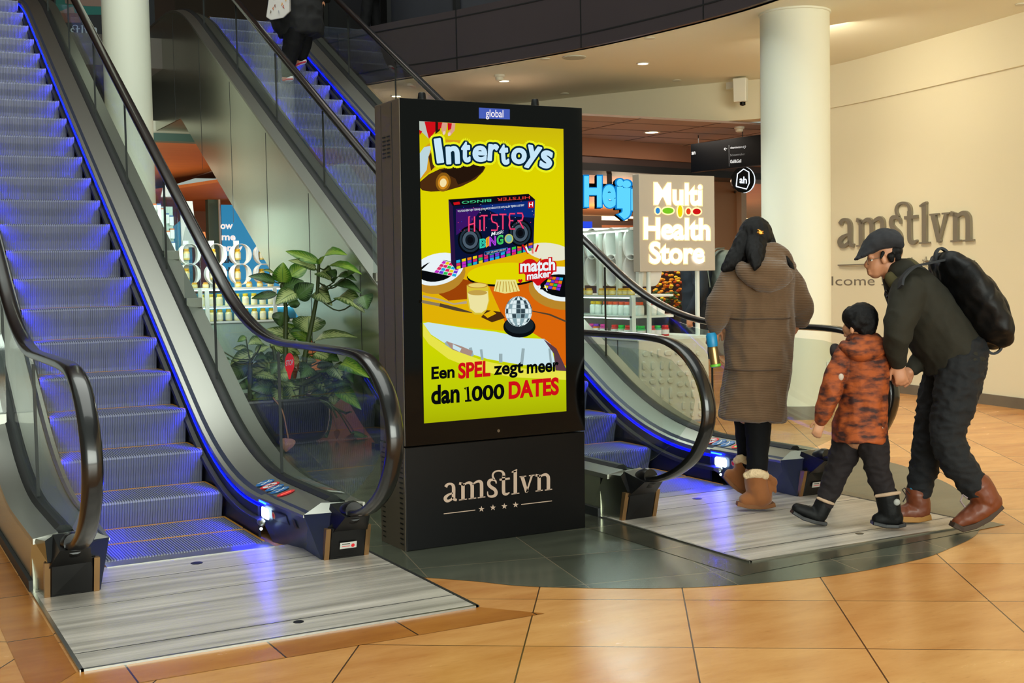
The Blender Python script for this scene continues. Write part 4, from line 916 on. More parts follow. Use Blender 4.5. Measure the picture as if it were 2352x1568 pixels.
mb = MB(); mb.rings([rrect(2.71, 3.47, 9.67, 10.37, .1, .30), rrect(2.71, 3.47, 9.67, 10.37, .1, .345)], SOIL); mb.build('soil', plant)
def pdepth(px, py, w=0.0):
    d = 10.45 + w; q = ondepth(px, py, d)
    if q.x > 3.54: q = onx(px, py, 3.54)
    return q
def C5(x, y): return (480 + x / 3.92, 560 + y / 3.92)
def leaf(b, t, w, mat, droop=.06, tilt=.0, name='leaf', lift=.5):
    """blade from point b to point t in the place; w = width in metres"""
    ax = t - b; L = ax.length; axn = ax.normalized(); toc = (Vector((0, 0, EYE)) - (b + t) / 2).normalized()
    nrm = (toc * (1 - lift) + Vector((0, 0, 1)) * lift); nrm = (nrm - axn * nrm.dot(axn)).normalized(); sd = axn.cross(nrm)
    if tilt: q = Matrix.Rotation(tilt, 3, axn); nrm = q @ nrm; sd = q @ sd
    NU, NV = 11, 6; vs_, uv, fs = [], [], []
    for i in range(NU + 1):
        u = i / NU; wd = w / 2 * (math.sin(math.pi * min(1, u * .96 + .04) ** .8) ** .75) * (1 - .25 * u)
        if i == NU: wd = .002
        c = b + ax * u + nrm * (droop * 4 * u * (1 - u)) * L
        for j in range(NV + 1):
            v = 2 * j / NV - 1; p = c + sd * (wd * v) + nrm * (abs(v) * wd * .32 - .02 * w * math.sin(u * 22) * abs(v))
            vs_.append(p); uv.append((u, v))
    for i in range(NU):
        for j in range(NV): a = i * (NV + 1) + j; fs.append((a, a + 1, a + NV + 2, a + NV + 1))
    me = bpy.data.meshes.new(name); me.from_pydata(vs_, [], fs); me.materials.append(mat)
    ul = me.uv_layers.new(name='UVMap')
    for lp in me.loops: ul.data[lp.index].uv = uv[lp.vertex_index]
    finish(me, 60); return mkobj(name, me, plant)
stems = {'a': [C5(830, 1300), C5(862, 1040), C5(900, 840), C5(945, 620), C5(975, 440), C5(985, 260), C5(990, 175)], 'b': [C5(690, 1240), C5(688, 1000), C5(690, 780), C5(690, 560), C5(665, 430), C5(655, 340)], 'c': [C5(600, 1230), C5(600, 1050), C5(575, 920)], 'd': [C5(370, 1240), C5(370, 1120), C5(372, 1040)], 'e': [C5(820, 1270), C5(980, 1190), C5(1060, 1110)]}
SP = {}
for k, pts in stems.items():
    P = [pdepth(x, y, -.1) for x, y in pts]; P[0].z = min(P[0].z, .36) if k != 'e' else P[0].z; SP[k] = [Vector(q) for q in crom([tuple(p) for p in P], 4)]
    mb = MB(); n = len(SP[k]); mb.tube(SP[k], [.026 - .014 * i / n for i in range(n)], STEMM, 8); mb.build('stem', plant, 60)
leaves = [  # base, tip, width px (crop), material, stem, depth offsets
 (985, 165, 690, 65, 62, LB, 'a'), (1010, 175, 1245, 100, 95, LB, 'a'), (1080, 200, 1375, 275, 75, LB, 'a'), (960, 220, 715, 150, 64, LG, 'a'), (1010, 250, 1105, 330, 100, LG, 'a'), (1085, 240, 1140, 320, 62, LD, 'a'), (1130, 340, 1330, 335, 75, LD, 'a'), (1235, 300, 1320, 255, 70, LD, 'a'), (1110, 380, 1375, 445, 85, LD, 'a'), (1170, 480, 1405, 622, 115, LG, 'a'), (980, 420, 1110, 555, 105, LG, 'a'), (1385, 470, 1425, 590, 120, LD, 'a'),
 (665, 345, 668, 165, 112, LB, 'b'), (730, 290, 890, 195, 92, LB, 'b'), (590, 340, 355, 292, 62, LD, 'b'), (600, 300, 480, 238, 46, LG, 'b'), (650, 420, 855, 335, 108, LD, 'b'), (795, 475, 945, 360, 118, LD, 'b'), (775, 440, 598, 545, 115, LG, 'b'), (605, 452, 382, 492, 52, LD, 'b'), (715, 545, 820, 535, 84, LD, 'b'), (672, 618, 640, 745, 108, LD, 'b'),
 (895, 800, 900, 650, 190, LG, 'a'), (915, 880, 680, 710, 74, LB, 'a'), (950, 880, 1335, 842, 80, LG, 'a'), (785, 850, 522, 765, 84, LG, 'b'), (720, 800, 830, 785, 50, LD, 'b'),
 (480, 890, 352, 905, 90, LG, 'd'), (405, 990, 190, 1100, 104, LG, 'd'), (420, 975, 545, 925, 62, LG, 'd'), (352, 965, 218, 940, 52, LG, 'd'), (332, 838, 256, 882, 38, LB, 'd'), (395, 1065, 520, 1030, 96, LD, 'd'), (550, 905, 825, 992, 92, LG, 'c'), (665, 1120, 332, 1192, 156, LG, 'c'), (385, 1090, 148, 1195, 104, LD, 'd'), (200, 1050, 120, 1040, 30, LD, 'd'), (120, 965, 40, 955, 50, LD, 'd'),
 (1100, 1075, 968, 1108, 60, LD, 'e'), (1120, 1100, 1215, 1232, 108, LG, 'e'), (1200, 1070, 1445, 1205, 92, LB, 'e'), (965, 1170, 1130, 1378, 128, LG, 'e'), (1165, 1290, 1372, 1492, 94, LB, 'e'), (735, 1265, 805, 1450, 160, LG, 'a'), (645, 1285, 608, 1435, 118, LG, 'c'), (535, 1285, 376, 1452, 146, LB, 'c'), (465, 1265, 228, 1312, 94, LD, 'c'), (860, 1425, 1065, 1745, 215, LD, 'a'), (960, 980, 1095, 1050, 100, LG, 'a'), (700, 1125, 765, 1240, 90, LD, 'b'), (1085, 1340, 905, 1365, 66, LD, 'e'), (1230, 1180, 1300, 1250, 70, LD, 'e'), (760, 1480, 770, 1622, 56, LD, 'c'), (640, 1060, 560, 1180, 80, LD, 'c'), (820, 1060, 900, 1180, 90, LD, 'a')]
rx = random.Random(77)
for i in range(24):
    x0, y0 = rx.uniform(360, 1150), rx.uniform(1040, 1330); an = rx.uniform(0, math.tau); Lx = rx.uniform(130, 230)
    leaves.append((x0, y0, max(60, x0 + math.cos(an) * Lx), y0 + abs(math.sin(an)) * Lx * .75 - 20, rx.uniform(80, 120), rx.choice([LG, LG, LB, LD]), 'abcde'[i % 5]))
rl = random.Random(21); petioles = []
for x0, y0, x1, y1, w, mt, st in leaves:
    wb = rl.uniform(-.16, .1); wt = wb + rl.uniform(-.22, .12)
    b = pdepth(*C5(x0, y0), wb); t = pdepth(*C5(x1, y1), wt); dd = depth_of((b + t) / 2)
    leaf(b, t, w / 3.92 * dd / FPX * 1.75, mt, rl.uniform(.05, .11), rl.uniform(-.3, .3), lift=.35 if abs(y1 - y0) < 90 else .2)
    s_ = SP[st]; a = min(s_, key=lambda q: (q - b).length + (.5 if q.z > b.z else 0)); petioles.append((a, b))
for a, b in petioles:
    if (a - b).length < .03: continue
    mb = MB(); m_ = (a + b) / 2 - Vector((0, 0, .12 * (a - b).length)); mb.tube([Vector(q) for q in crom([tuple(a), tuple(m_), tuple(b)], 4)], .006, STEMM, 6); mb.build('leaf_stalk', plant, 60)
def C4(x, y): return (540 + x / 6.533, 880 + y / 6.533)
def onfloorish(x, y, yw): p = ony(*C4(x, y), yw); return p
for pts, ww, mt in ((((800, 830), (770, 1180)), .14, DEADM), (((1535, 700), (1525, 960)), .055, BROWNL), (((1830, 850), (1640, 915)), .06, BROWNL), (((1740, 745), (1995, 895)), .06, LB)):
    yw = 9.30 if pts[0][0] < 1000 else 9.75
    b = onfloorish(*pts[0], yw); t = onfloorish(*pts[1], yw - .05); b.z = max(b.z, .02); t.z = max(t.z, .012)
    if b.x > 3.5: d_ = 3.5 / b.x
    leaf(b, t, ww, mt, .1, .1, 'dead_leaf' if mt is not LB else 'leaf', .1)
    mb = MB(); top = Vector((min(b.x, 3.40), 9.66, .40)) if b.x < 3.2 else Vector((3.46, 9.9, .37)); mb.tube([Vector(q) for q in crom([tuple(top), tuple((top + b) / 2 + Vector((0, -.05, .06))), tuple(b)], 4)], .006, STEMM if mt is LB else DEADM, 6); mb.build('leaf_stalk', plant, 60)
for k in range(4):
    p0 = Vector((3.36, 9.75 + .1 * k, .37)); p1 = pdepth(*C4(1400 + 60 * k, 300 + 40 * k), -.4); p2 = pdepth(*C4(1530 + 70 * k, 520 - 30 * k), -.4); p2.z = max(p2.z, .05); mb = MB(); mb.tube([Vector(q) for q in crom([tuple(p0), tuple(p1), tuple(p2)], 6)], .008, STEMM, 6); mb.build('stem', plant, 60)

# ================================================================== health store stands
SHELF = M('stand_white', 'dfe6e0', .4); SHELFG = M('stand_grey', 'b9c2c0', .5)
RINGM = M('ring_white', 'f2f4f0', .35); TUBEL = emis('shelf_light', 'dffff2', 9.0)
PAN = M('counter_panel', 'd9d3c4', .55); PANG = M('counter_side', 'bcc2c6', .5); GREYGREEN = M('counter_grey_green', '9db3a6', .5)
counter = empty('store_counter', (6.5, 9.5, 0), 'white counter with raised pill shapes on its front, below the lit store sign', 'counter')
mb = MB(); mb.box(6.118, 6.88, 8.965, 10.9, 0, .755, PANG); mb.build('cabinet', counter)
mb = MB(); mb.box(6.11, 6.885, 8.955, 10.9, .755, .782, SHELF); mb.build('worktop', counter, bevel=.004)
mb = MB(); mb.box(6.12, 6.88, 8.95, 8.966, .02, .757, PAN)
pills = [(915, 300, 100, 75), (1015, 293, 65, 70), (1110, 288, 60, 115), (1235, 280, 130, 70), (1350, 290, 60, 60), (1590, 260, 55, 100), (1705, 290, 50, 145), (915, 437, 100, 75), (1015, 433, 60, 70), (1107, 425, 60, 120), (1232, 425, 130, 70), (1350, 420, 65, 65)]
for x in (895, 1018, 1145, 1267): pills += [(x, 600, 65, 120), (x, 718, 65, 75), (x - 5, 830 - (x - 895) * .06, 100, 70), (x, 978, 62, 165)]
pills += [(1145, 1108, 65, 70), (1265, 1098, 60, 70)]
for y in (565, 710, 857, 998): pills += [(1395, y, 100, 70), (1493, y - 5, 65, 68), (1580, y - 4, 65, 115)]
for x in (1445, 1563, 1675): pills += [(x, 1155, 60, 118), (x, 1270, 65, 70)]
pills += [(1240, 1225, 140, 65), (1330, 1225, 60, 65), (1560, 1375, 100, 65), (1672, 1370, 90, 65), (1450, 1372, 90, 60), (1690, 850, 80, 62), (1690, 985, 80, 66), (895, 1150, 62, 130), (1018, 1180, 65, 70), (960, 1300, 130, 66), (1100, 1330, 62, 66), (1240, 1390, 100, 66), (1450, 420, 65, 110), (1530, 420, 100, 70), (1640, 430, 60, 60), (1690, 565, 100, 70), (1690, 700, 64, 66)]
for cx_, cy_, w, h in pills:
    c = ony(1330 + cx_ / 6.03, 740 + cy_ / 6.03, 8.95); sc_ = depth_of(c) / FPX / 6.03; hw, hh = w * sc_ / 2, h * sc_ / 2; r = min(hw, hh)
    if c.z - hh < .03 or c.z + hh > .75 or c.x + hw > 6.875: continue
    prof = [(math.copysign(max(abs(hw) - r, 0), math.cos(t)) + r * math.cos(t), math.copysign(max(hh - r, 0), math.sin(t)) + r * math.sin(t)) for t in [math.tau * (i + .5) / 20 for i in range(20)]]
    mb.rings([[Vector((c.x + a, 8.9502, c.z + b)) for a, b in prof], [Vector((c.x + a, 8.942, c.z + b)) for a, b in prof], [Vector((c.x + a * .82, 8.936, c.z + b * .82)) for a, b in prof]], PAN)
mb.build('relief_panel', counter, 40)
for z, y in ((.66, 9.9),): mb = MB(); mb.box(6.1145, 6.119, 9.28, 9.29, .0, .755, SEAL); mb.build('panel_gap', counter)

BOT = {}
def bottle_mesh(kind):
    if kind in BOT: return BOT[kind]
    body, cap, lab, shape = kind
    r, h = {'jar': (.034, .075), 'tall': (.036, .112), 'yellow': (.036, .105), 'slim': (.024, .15), 'small': (.034, .052)}[shape]
    bm_ = M('bottle_' + body, body, .3, coat=.3); cm_ = M('cap_' + cap, cap, .4); lm_ = M('lab_' + lab, lab, .5)
    mb = MB(); mb.lathe((0, 0, 0), [(r * .9, 0), (r, .006), (r, h * .78), (r * .8, h * .86), (r * .62, h * .9)], bm_, 14); b = mb.mesh('jar', 40)
    mb = MB(); mb.lathe((0, 0, 0), [(r * 1.01, h * .18), (r * 1.012, h * .19), (r * 1.012, h * .66), (r * 1.01, h * .67)], lm_, 14); l = mb.mesh('label', 40)
    mb = MB(); mb.lathe((0, 0, 0), [(r * .78, h * .9), (r * .8, h * .91), (r * .8, h * 1.13), (r * .74, h * 1.15)], cm_, 14); c = mb.mesh('cap', 40)
    BOT[kind] = (b, l, c); return BOT[kind]
def bottle(loc, kind, label, group, name='bottle', rz=0.0):
    b, l, c = bottle_mesh(kind); o = empty(name, loc, label, name, group, rz)
    for me, nm in ((b, 'body'), (l, 'paper_label'), (c, 'cap')):
        p = bpy.data.objects.new(nm, me); COL.objects.link(p); p.parent = o
    return o
def ring_mesh(name='display_ring', d=.10, R=.118, r=.092):
    mb = MB(); n = 36; rg = []
    for i in range(n):
        t = math.tau * i / n; th = R - .032 * abs(math.cos(t)) ** 1.5 - .004
        rg.append([Vector((R * math.cos(t), -d / 2, R * math.sin(t))), Vector((R * math.cos(t), d / 2, R * math.sin(t))), Vector((th * math.cos(t), d / 2, R * .965 * math.sin(t))), Vector((th * math.cos(t), -d / 2, R * .965 * math.sin(t)))])
    rg.append(rg[0]); mb.rings(rg, RINGM, True, False); return mb.mesh(name, 40)
RING = ring_mesh(); RINGW = ring_mesh('display_ring', .22)

# left stand, seen under the truss of the farther escalator
def I8(x, y): return (340 + x / 3.92, 380 + y / 3.92)
YF = 13.4
st1 = empty('display_stand', (3.6, 13.6, 0), 'long pale counter with lit shelves of yellow bottles, seen under the farther escalator', 'display stand')
z0 = ony(*I8(550, 1405), YF).z; z1 = ony(*I8(700, 1262), YF).z; z2 = ony(*I8(700, 1150), YF).z; z3 = ony(*I8(700, 1098), YF).z
XL, XR = 1.9, ony(*I8(1140, 1380), YF).x + .35
mb = MB(); mb.box(XL, XR, YF, YF + .7, 0, z0, GREYGREEN); mb.build('cabinet', st1)
mb = MB(); mb.box(XL, XR, YF + .3, YF + .31, z0, z2, M('shelf_back_blue', '2a7a9c', .5)); mb.build('back_panel', st1)
for z, nm in ((z0, 'shelf'), (z1, 'shelf'), (z3, 'shelf')):
    mb = MB(); mb.box(XL, XR, YF - .01, YF + .32, z - .022, z, SHELF); s_ = mb.build(nm, st1)
    if z > z0:
        mb = MB(); mb.box(XL, XR, YF + .26, YF + .28, z - .034, z - .023, TUBEL); mb.build('shelf_lamp', s_)
for px in (470, 530, 1140):
    a = ony(*I8(px, 1300), YF).x; mb = MB(); mb.box(a - .022, a + .022, YF - .032, YF - .010, z0, z3 - .022, SHELF); mb.build('upright', st1)
for px in (165, 385, 618, 845):
    a = ony(*I8(px, 1000), YF).x; mb = MB(); mb.box(a - .03, a + .03, YF + .175, YF + .2, z3, z3 + .86 if px < 200 else z3 + .52, SHELF); mb.build('upright', st1)
for px in (150, 370, 607, 830, 1045):
    for py in (800, 977):
        c = ony(*I8(px, py), YF + .13); o = bpy.data.objects.new('display_ring', RING); COL.objects.link(o); o.parent = st1; o.location = (c.x - 3.6, c.y - 13.6, c.z)
        bottle((c.x - .03, c.y, c.z - .06), ('f0d070', 'e0a818', 'e8e0c0', 'yellow'), 'yellow bottle standing inside a white display ring, left of the potted plant', 'bottles inside the white rings')
        mb = MB(); mb.box(c.x - .06, c.x + .06, c.y - .03, c.y + .03, c.z - .066, c.z - .061, GLASS); mb.build('ring_shelf', st1)
def brow(z, x0, x1, n, kind, lab, grp, y=YF + .035):
    for i in range(n): bottle((x0 + (x1 - x0) * i / (n - 1), y, z + .001), kind, lab, grp)
xa = ony(*I8(400, 1330), YF + .1).x; xb = ony(*I8(1095, 1330), YF + .1).x
brow(z0, xa - .3, xb, 13, ('f4f0b0', 'f2d838', 'eef0d0', 'tall'), 'pale yellow bottle on the lowest lit shelf, left of the potted plant', 'bottles on the lowest shelf under the escalator')
brow(z1, xa - .3, xb, 13, ('f4f0b0', 'f2d838', 'eef0d0', 'tall'), 'pale yellow bottle on the second lit shelf, left of the potted plant', 'bottles on the second shelf under the escalator')
brow(z3, xa - .35, xb, 11, ('f0d060', 'e8a820', 'f0e8b0', 'small'), 'amber capped yellow bottle on the top shelf under the white rings', 'bottles on the top shelf under the escalator')
# tall cosmetic boxes at the far left of that stand
for i, (px, py) in enumerate(((355, 478), (365, 478), (375, 488), (384, 500), (355, 508), (372, 520), (386, 540), (394, 505), (396, 535), (398, 565))):
    c = ony(px, py, YF + .25); mb = MB(); mb.box(c.x - .022, c.x + .022, c.y, c.y + .05, c.z - .06, c.z + .05, M('box_white', 'e6ece8', .5)); mb.box(c.x - .022, c.x + .022, c.y - .001, c.y + .05, c.z + .035, c.z + .05, M(('cap_orange_', 'cap_blue_')[i % 2], ('e07020', '2060a0')[i % 2], .5))
    tag(mb.build('carton'), 'small white carton with coloured top on the pale rack at far left of the stand', 'carton', 'white cartons on the tall rack')
mb = MB(); a = ony(346, 474, YF + .3); b_ = ony(402, 640, YF + .3); mb.box(a.x - .4, b_.x, YF + .303, YF + .33, z0, a.z, M('rack_mint', 'c4dcd0', .5)); mb.build('tall_rack', st1)
# white peaked gift house and poster panels
a = ony(*I8(290, 320), 14.2); b_ = ony(*I8(420, 500), 14.2); mb = MB(); mb.prism([(a.x, 14.2, b_.z - .3), (b_.x, 14.2, b_.z - .3), (b_.x, 14.2, b_.z), (a.x + .14, 14.2, a.z), (a.x, 14.2, a.z)], (0, .03, 0), RINGM); mb.build('header_board', st1)
a = ony(*I8(215, 480), 14.25); b_ = ony(*I8(400, 860), 14.25); mb = MB(); mb.prism([(a.x, 14.25, z3), (b_.x, 14.25, z3), (b_.x, 14.25, b_.z + .25), (a.x + .12, 14.25, a.z), (a.x, 14.25, a.z - .1)], (0, .02, 0), M('board_blue', '2486ae', .5)); mb.build('back_board', st1)
# blue window poster with white words
pb = empty('window_poster', tuple(ony(560, 600, 23.9)), 'blue poster with white and dark words in the shop window at left', 'poster')
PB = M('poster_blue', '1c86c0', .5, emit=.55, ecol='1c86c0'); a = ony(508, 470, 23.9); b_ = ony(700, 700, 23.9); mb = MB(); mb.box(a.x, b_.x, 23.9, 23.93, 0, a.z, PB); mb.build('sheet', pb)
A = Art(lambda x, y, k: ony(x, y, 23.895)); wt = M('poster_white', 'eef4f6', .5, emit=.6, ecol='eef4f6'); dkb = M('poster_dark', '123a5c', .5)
for t, x0, x1, y, h, m_ in (('ow', 507, 534, 525, 15, wt), ('me', 510, 540, 551, 15, wt), ('oney', 509, 556, 576, 15, wt), ('ake', 511, 545, 603, 15, dkb), ('rk.', 512, 545, 629, 15, dkb)): A.text(t, x0, y, x1, y, h, m_, .03)
A.mb.build('words', pb)
mb = MB(); fl_ = ony(472, 545, 24.6); mb.lathe((fl_.x, 25.2, 0), [(.12, 0), (.12, .02), (.012, .03), (.012, fl_.z - .12)], BLACKP, 12); 
lampo = empty('floor_lamp', (fl_.x, 25.2, 0), 'small floor lamp with glowing orange shade inside the left shop', 'lamp'); mb.build('stand', lampo, 40)
mb = MB(); mb.lathe((fl_.x, 25.2, fl_.z - .14), [(.16, 0), (.17, .1), (.15, .27)], emis('orange_shade', 'e08850', 1.2), 16); mb.build('lamp_shade', lampo, 40)

# right stand: display rack on the counter's left side
XF = 6.2
st2 = empty('display_stand', (6.4, 9.8, .782), 'white lit display rack on the counter, left of the store sign', 'display stand')
def R5(x, y): return (1330 + x / 5.226, 480 + y / 5.226)
def onXF(x, y): return onx(*R5(x, y), XF)
zs = [.782, onXF(400, 1275).z, onXF(400, 1030).z]
mb = MB(); mb.box(6.46, 6.47, 9.32, 10.85, .782, zs[2], M('stand_back', '6a5a4a', .5)); mb.build('back_panel', st2)
for z in zs[1:]:
    mb = MB(); mb.box(6.16, 6.62, 9.12, 10.85, z - .02, z, SHELF); s_ = mb.build('shelf', st2)
    mb = MB(); mb.box(6.19, 6.205, 9.2, 10.8, z - .03, z - .021, TUBEL); mb.build('shelf_lamp', s_)
for y in (9.13, 10.45, 10.83):
    mb = MB(); mb.box(6.16, 6.20, y - .02, y + .02, .782, zs[2] - .02, SHELF); mb.build('upright', st2)
cols_ = [('a82aa0', 'e03090'), ('e07a20', '8a3ac0'), ('d04a90', 'e83aa0'), ('d8504a', 'e83020'), ('4ac060', '20c840'), ('d04038', 'e83020'), ('60c880', '28c848'), ('50c070', '28c848'), ('d04040', 'e02a20'), ('50b890', '30c848'), ('d02828', 'e82020')]
cname = {'e03090': 'pink', '8a3ac0': 'purple', 'e83aa0': 'magenta', 'e83020': 'red', '20c840': 'green', '28c848': 'green', 'e02a20': 'red', '30c848': 'green', 'e82020': 'bright red'}
for i, (x, (bc, cc_)) in enumerate(zip((160, 212, 296, 430, 512, 594, 680, 750, 868, 940, 1032), cols_)):
    p = onx(*R5(x, 1430), 6.3) if x < 840 else ony(*R5(x, 1430), 9.15); p.z = .783
    wh = ['first', 'second', 'third', 'fourth', 'fifth', 'sixth', 'seventh', 'eighth', 'ninth', 'tenth', 'last'][i]
    o = bottle(tuple(p), (bc, cc_, 'e8e0e0', 'jar'), '%s capped gummy jar on the counter, %s from the totem side' % (cname[cc_], wh), 'gummy jars on the counter', 'jar'); o.scale = (1.12, 1.12, 1.12)
for i, x in enumerate((180, 240, 330, 390, 450, 520, 590, 660, 730, 880, 975)):
    p = onx(*R5(x, 1220), 6.3) if x < 840 else ony(*R5(x, 1220), 9.17)
    o = bottle((p.x, p.y, zs[1] + .001), ('e8f0ee', 'f0c020' if i < 2 else 'f05a28', 'f4f8f6', 'tall'), 'white supplement jar with yellow cap on the middle shelf' if i < 2 else 'white supplement jar with orange cap on the middle shelf', 'white jars with %s caps' % ('yellow' if i < 2 else 'orange'), 'jar'); o.scale = (1.1, 1.1, .95)
for i, x in enumerate((40, 120, 270, 330, 400, 500, 560, 625, 770)):
    p = onx(*R5(x, 975), 6.2) if x < 840 else ony(*R5(x, 990), 9.17)
    bottle((p.x, p.y, zs[2] + .001), ('e8c848', 'd8a018', 'f0e0a0', 'small'), 'golden yellow jar on the top shelf, left of the store sign', 'golden jars on the top shelf', 'jar')
for k, x in enumerate((10, 225, 460, 700)):
    for py in (415, 735):
        c = onx(*R5(x, py), 6.30); o = bpy.data.objects.new('display_ring', RINGW); COL.objects.link(o); o.parent = st2; o.location = (c.x - 6.4 + .05, c.y - 9.8, c.z - .782); o.rotation_euler = (0, 0, math.radians(90)); o.scale = (1.15, 1.1, 1.25)
        mb = MB(); mb.lathe((c.x + .17, c.y, c.z), [(.132, 0), (.132, .006)], RINGM, 24, axis=(1, 0, 0)); mb.build('ring_back', st2)
        if py == 735:
            bottle((c.x + .02, c.y - .03, c.z - .10), (('e0502a', 'e05a30', 'e8a050', 'slim'), ('3a70c0', '2a80d0', 'e8602a', 'slim'))[k == 2], ('orange red bottle', 'blue and orange bottle')[k == 2] + ' inside a lower white ring' + ((' nearest the totem', ' second from the totem', ' third from the totem', ' beside the store sign')[k]), 'bottles in the ring display')
    c = onx(*R5(x + 10, 700), 6.24); mb = MB(); mb.box(c.x - .02, c.x + .02, c.y - .035, c.y + .01, zs[2], onx(*R5(x, 262), 6.24).z, SHELF); mb.build('upright', st2)

zt_ = onXF(460, 262).z; mb = MB(); mb.box(6.17, 6.44, 9.14, 10.8, zt_, zt_ + .02, SHELF); s_ = mb.build('shelf', st2); mb = MB(); mb.box(6.175, 6.19, 9.2, 10.75, zt_ - .012, zt_ - .001, TUBEL); mb.build('shelf_lamp', s_)  # top shelf and its light strip added to brighten the ring faces
# lit store sign on two posts
sg = empty('store_sign', (6.5, 9.0, .782), 'square grey lightbox sign reading Multi Health Store on two white posts', 'sign')
YSG = 8.97; q0 = ony(1467, 397.3, YSG); q1 = ony(1640.6, 406.3, YSG); q2 = ony(1638.6, 622.4, YSG); q3 = ony(1467.4, 622.4, YSG)
BOXM = M('sign_grey', 'b5a999', .5); zt, zb = (q0.z + q1.z) / 2, (q2.z + q3.z) / 2
mb = MB(); mb.box(q0.x, q1.x, YSG, YSG + .10, zb, zt, BOXM); mb.build('lightbox', sg, bevel=.003)
for px in (1490.5, 1602):
    p = ony(px, 700, YSG + .06); mb = MB(); mb.cyl((p.x, p.y, .782), .021, zb - .782, SHELF, 16); mb.build('post', sg, 40)
def S4(x, y): return (1300 + x / 3.136, 250 + y / 3.136)
HALO = emis('sign_halo', 'ffd79a', 1.6); LIT = emis('sign_letters', 'fff6e4', 4.0)  # halo glow drawn as wider warm emissive copies behind letters and pills
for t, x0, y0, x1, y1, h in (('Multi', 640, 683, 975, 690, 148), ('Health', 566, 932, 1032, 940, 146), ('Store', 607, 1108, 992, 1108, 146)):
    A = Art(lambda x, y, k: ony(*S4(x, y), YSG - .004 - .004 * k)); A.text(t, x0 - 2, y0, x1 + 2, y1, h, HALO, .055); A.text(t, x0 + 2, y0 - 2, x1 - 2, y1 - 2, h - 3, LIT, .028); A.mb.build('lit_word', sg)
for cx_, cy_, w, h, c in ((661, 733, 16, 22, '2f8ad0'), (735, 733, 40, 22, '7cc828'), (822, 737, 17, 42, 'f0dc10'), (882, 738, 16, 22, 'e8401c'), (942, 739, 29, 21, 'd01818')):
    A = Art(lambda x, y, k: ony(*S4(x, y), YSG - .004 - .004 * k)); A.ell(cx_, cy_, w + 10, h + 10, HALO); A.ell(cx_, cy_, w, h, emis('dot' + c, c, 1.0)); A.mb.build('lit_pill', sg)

# flowers for sale behind the sign
fd = empty('flower_bucket', (0, 0, 0), 'orange and yellow flowers in a dark bucket between the sign posts', 'flowers'); p = ondepth(1528, 700, 13.2); fd.location = (p.x, p.y, 0)
mb = MB(); mb.lathe((p.x, p.y, 0), [(.15, 0), (.2, p.z - .12), (.2, p.z - .1), (.18, p.z - .1)], BLACKP, 20); mb.build('bucket', fd, 40); rf = random.Random(8)
for cn, n_ in (('f0961c', 60), ('e8c024', 34), ('c8501c', 24), ('35501f', 50)):
    mb = MB()
    for i in range(n_):
        a_, r_ = rf.uniform(0, math.tau), .17 * math.sqrt(rf.random()); z_ = p.z - .05 + rf.uniform(0, .42 if cn != '35501f' else .2); mb.ellipsoid((p.x + r_ * math.cos(a_) * (.7 + z_ * .3), p.y + r_ * math.sin(a_), z_), .022, .022, .014, M('flower_' + cn, cn, .7), 8, 5)
    tag(mb.build('blossoms' if cn != '35501f' else 'foliage', fd, 60), kind='stuff')
# supermarket letters, round sign, hanging direction sign
def onplane(px, py, off_=0.0):
    d = ray(px, py); o = S0 + SN * off_; n = SN; t = (n.x * o.x + n.y * o.y) / (n.x * d[0] + n.y * d[1]); return Vector((d[0] * t, d[1] * t, EYE + d[2] * t))
hl = empty('shop_letters', tuple(onplane(1400, 440, .1)), 'glowing light blue letters Heijn hanging over the shop entrance', 'shop sign')
BLG = emis('letter_blue', '58c4f6', 1.25); BLE = emis('letter_blue_edge', '1488d8', .9)
for ch, x0, x1, yb_, h in (('H', 1343, 1381, 472, 66), ('e', 1385, 1413, 473, 68), ('i', 1418.5, 1429.5, 475, 66), ('j', 1426, 1446, 478, 66), ('n', 1452, 1488, 480, 66)):
    A = Art(lambda x, y, k: onplane(x, y, .10 - .02 * k)); vs_, fs = text_polys(ch, .05)
    for k in range(7): A.k = k * .9 - 6; A.text(ch, x0 - 5.5 + .5 * k, yb_ + .4 * (6 - k), x1 - 5.5 + .5 * k, yb_ + .4 * (6 - k), h, DKJ, .055)
    A.k = 0; A.text(ch, x0, yb_, x1, yb_, h, BLE, .06); A.text(ch, x0 + 1.2, yb_ - .6, x1 - 1.2, yb_ - .6, h - 1.5, BLG, .04); A.mb.build('letter', hl)
mb = MB(); a = onplane(1330, 425, .3); b_ = onplane(1500, 430, .3); mb.tube([a, b_], .03, DKJ, 6); mb.build('rail', hl)
mb = MB(); a = onplane(1400, 425, .32); mb.box(a.x - .03, a.x + .03, a.y - .02, a.y + .02, a.z, 2.95, M('hanger_grey', '5a4a42', .5)); mb.build('hanger', hl)
ah = empty('round_sign', tuple(ondepth(1707, 413, 17.2)), 'round black sign with a glowing white house emblem beside the white column', 'sign')
ahp = lambda x, y, k: ondepth(x, y, 17.2 - .008 * k)
A = Art(ahp); A.ell(1710, 413, 25, 30, emis('ring_white_lit', 'e6eef2', 1.1)); A.k += 4; A.ell(1706.5, 412.5, 26, 30, BLACKM); A.mb.build('disc', ah)
A = Art(ahp); A.k = 8; hs_ = [(1691, 428), (1694, 399), (1708, 388), (1720, 395), (1721, 420), (1715, 434), (1691, 428)]; WLIT = emis('emblem_white', 'e8f4ff', 1.6); A.stroke(hs_, 2.4, WLIT); A.text('ah', 1699, 420, 1715, 421, 15, WLIT, .02); A.mb.build('emblem', ah)
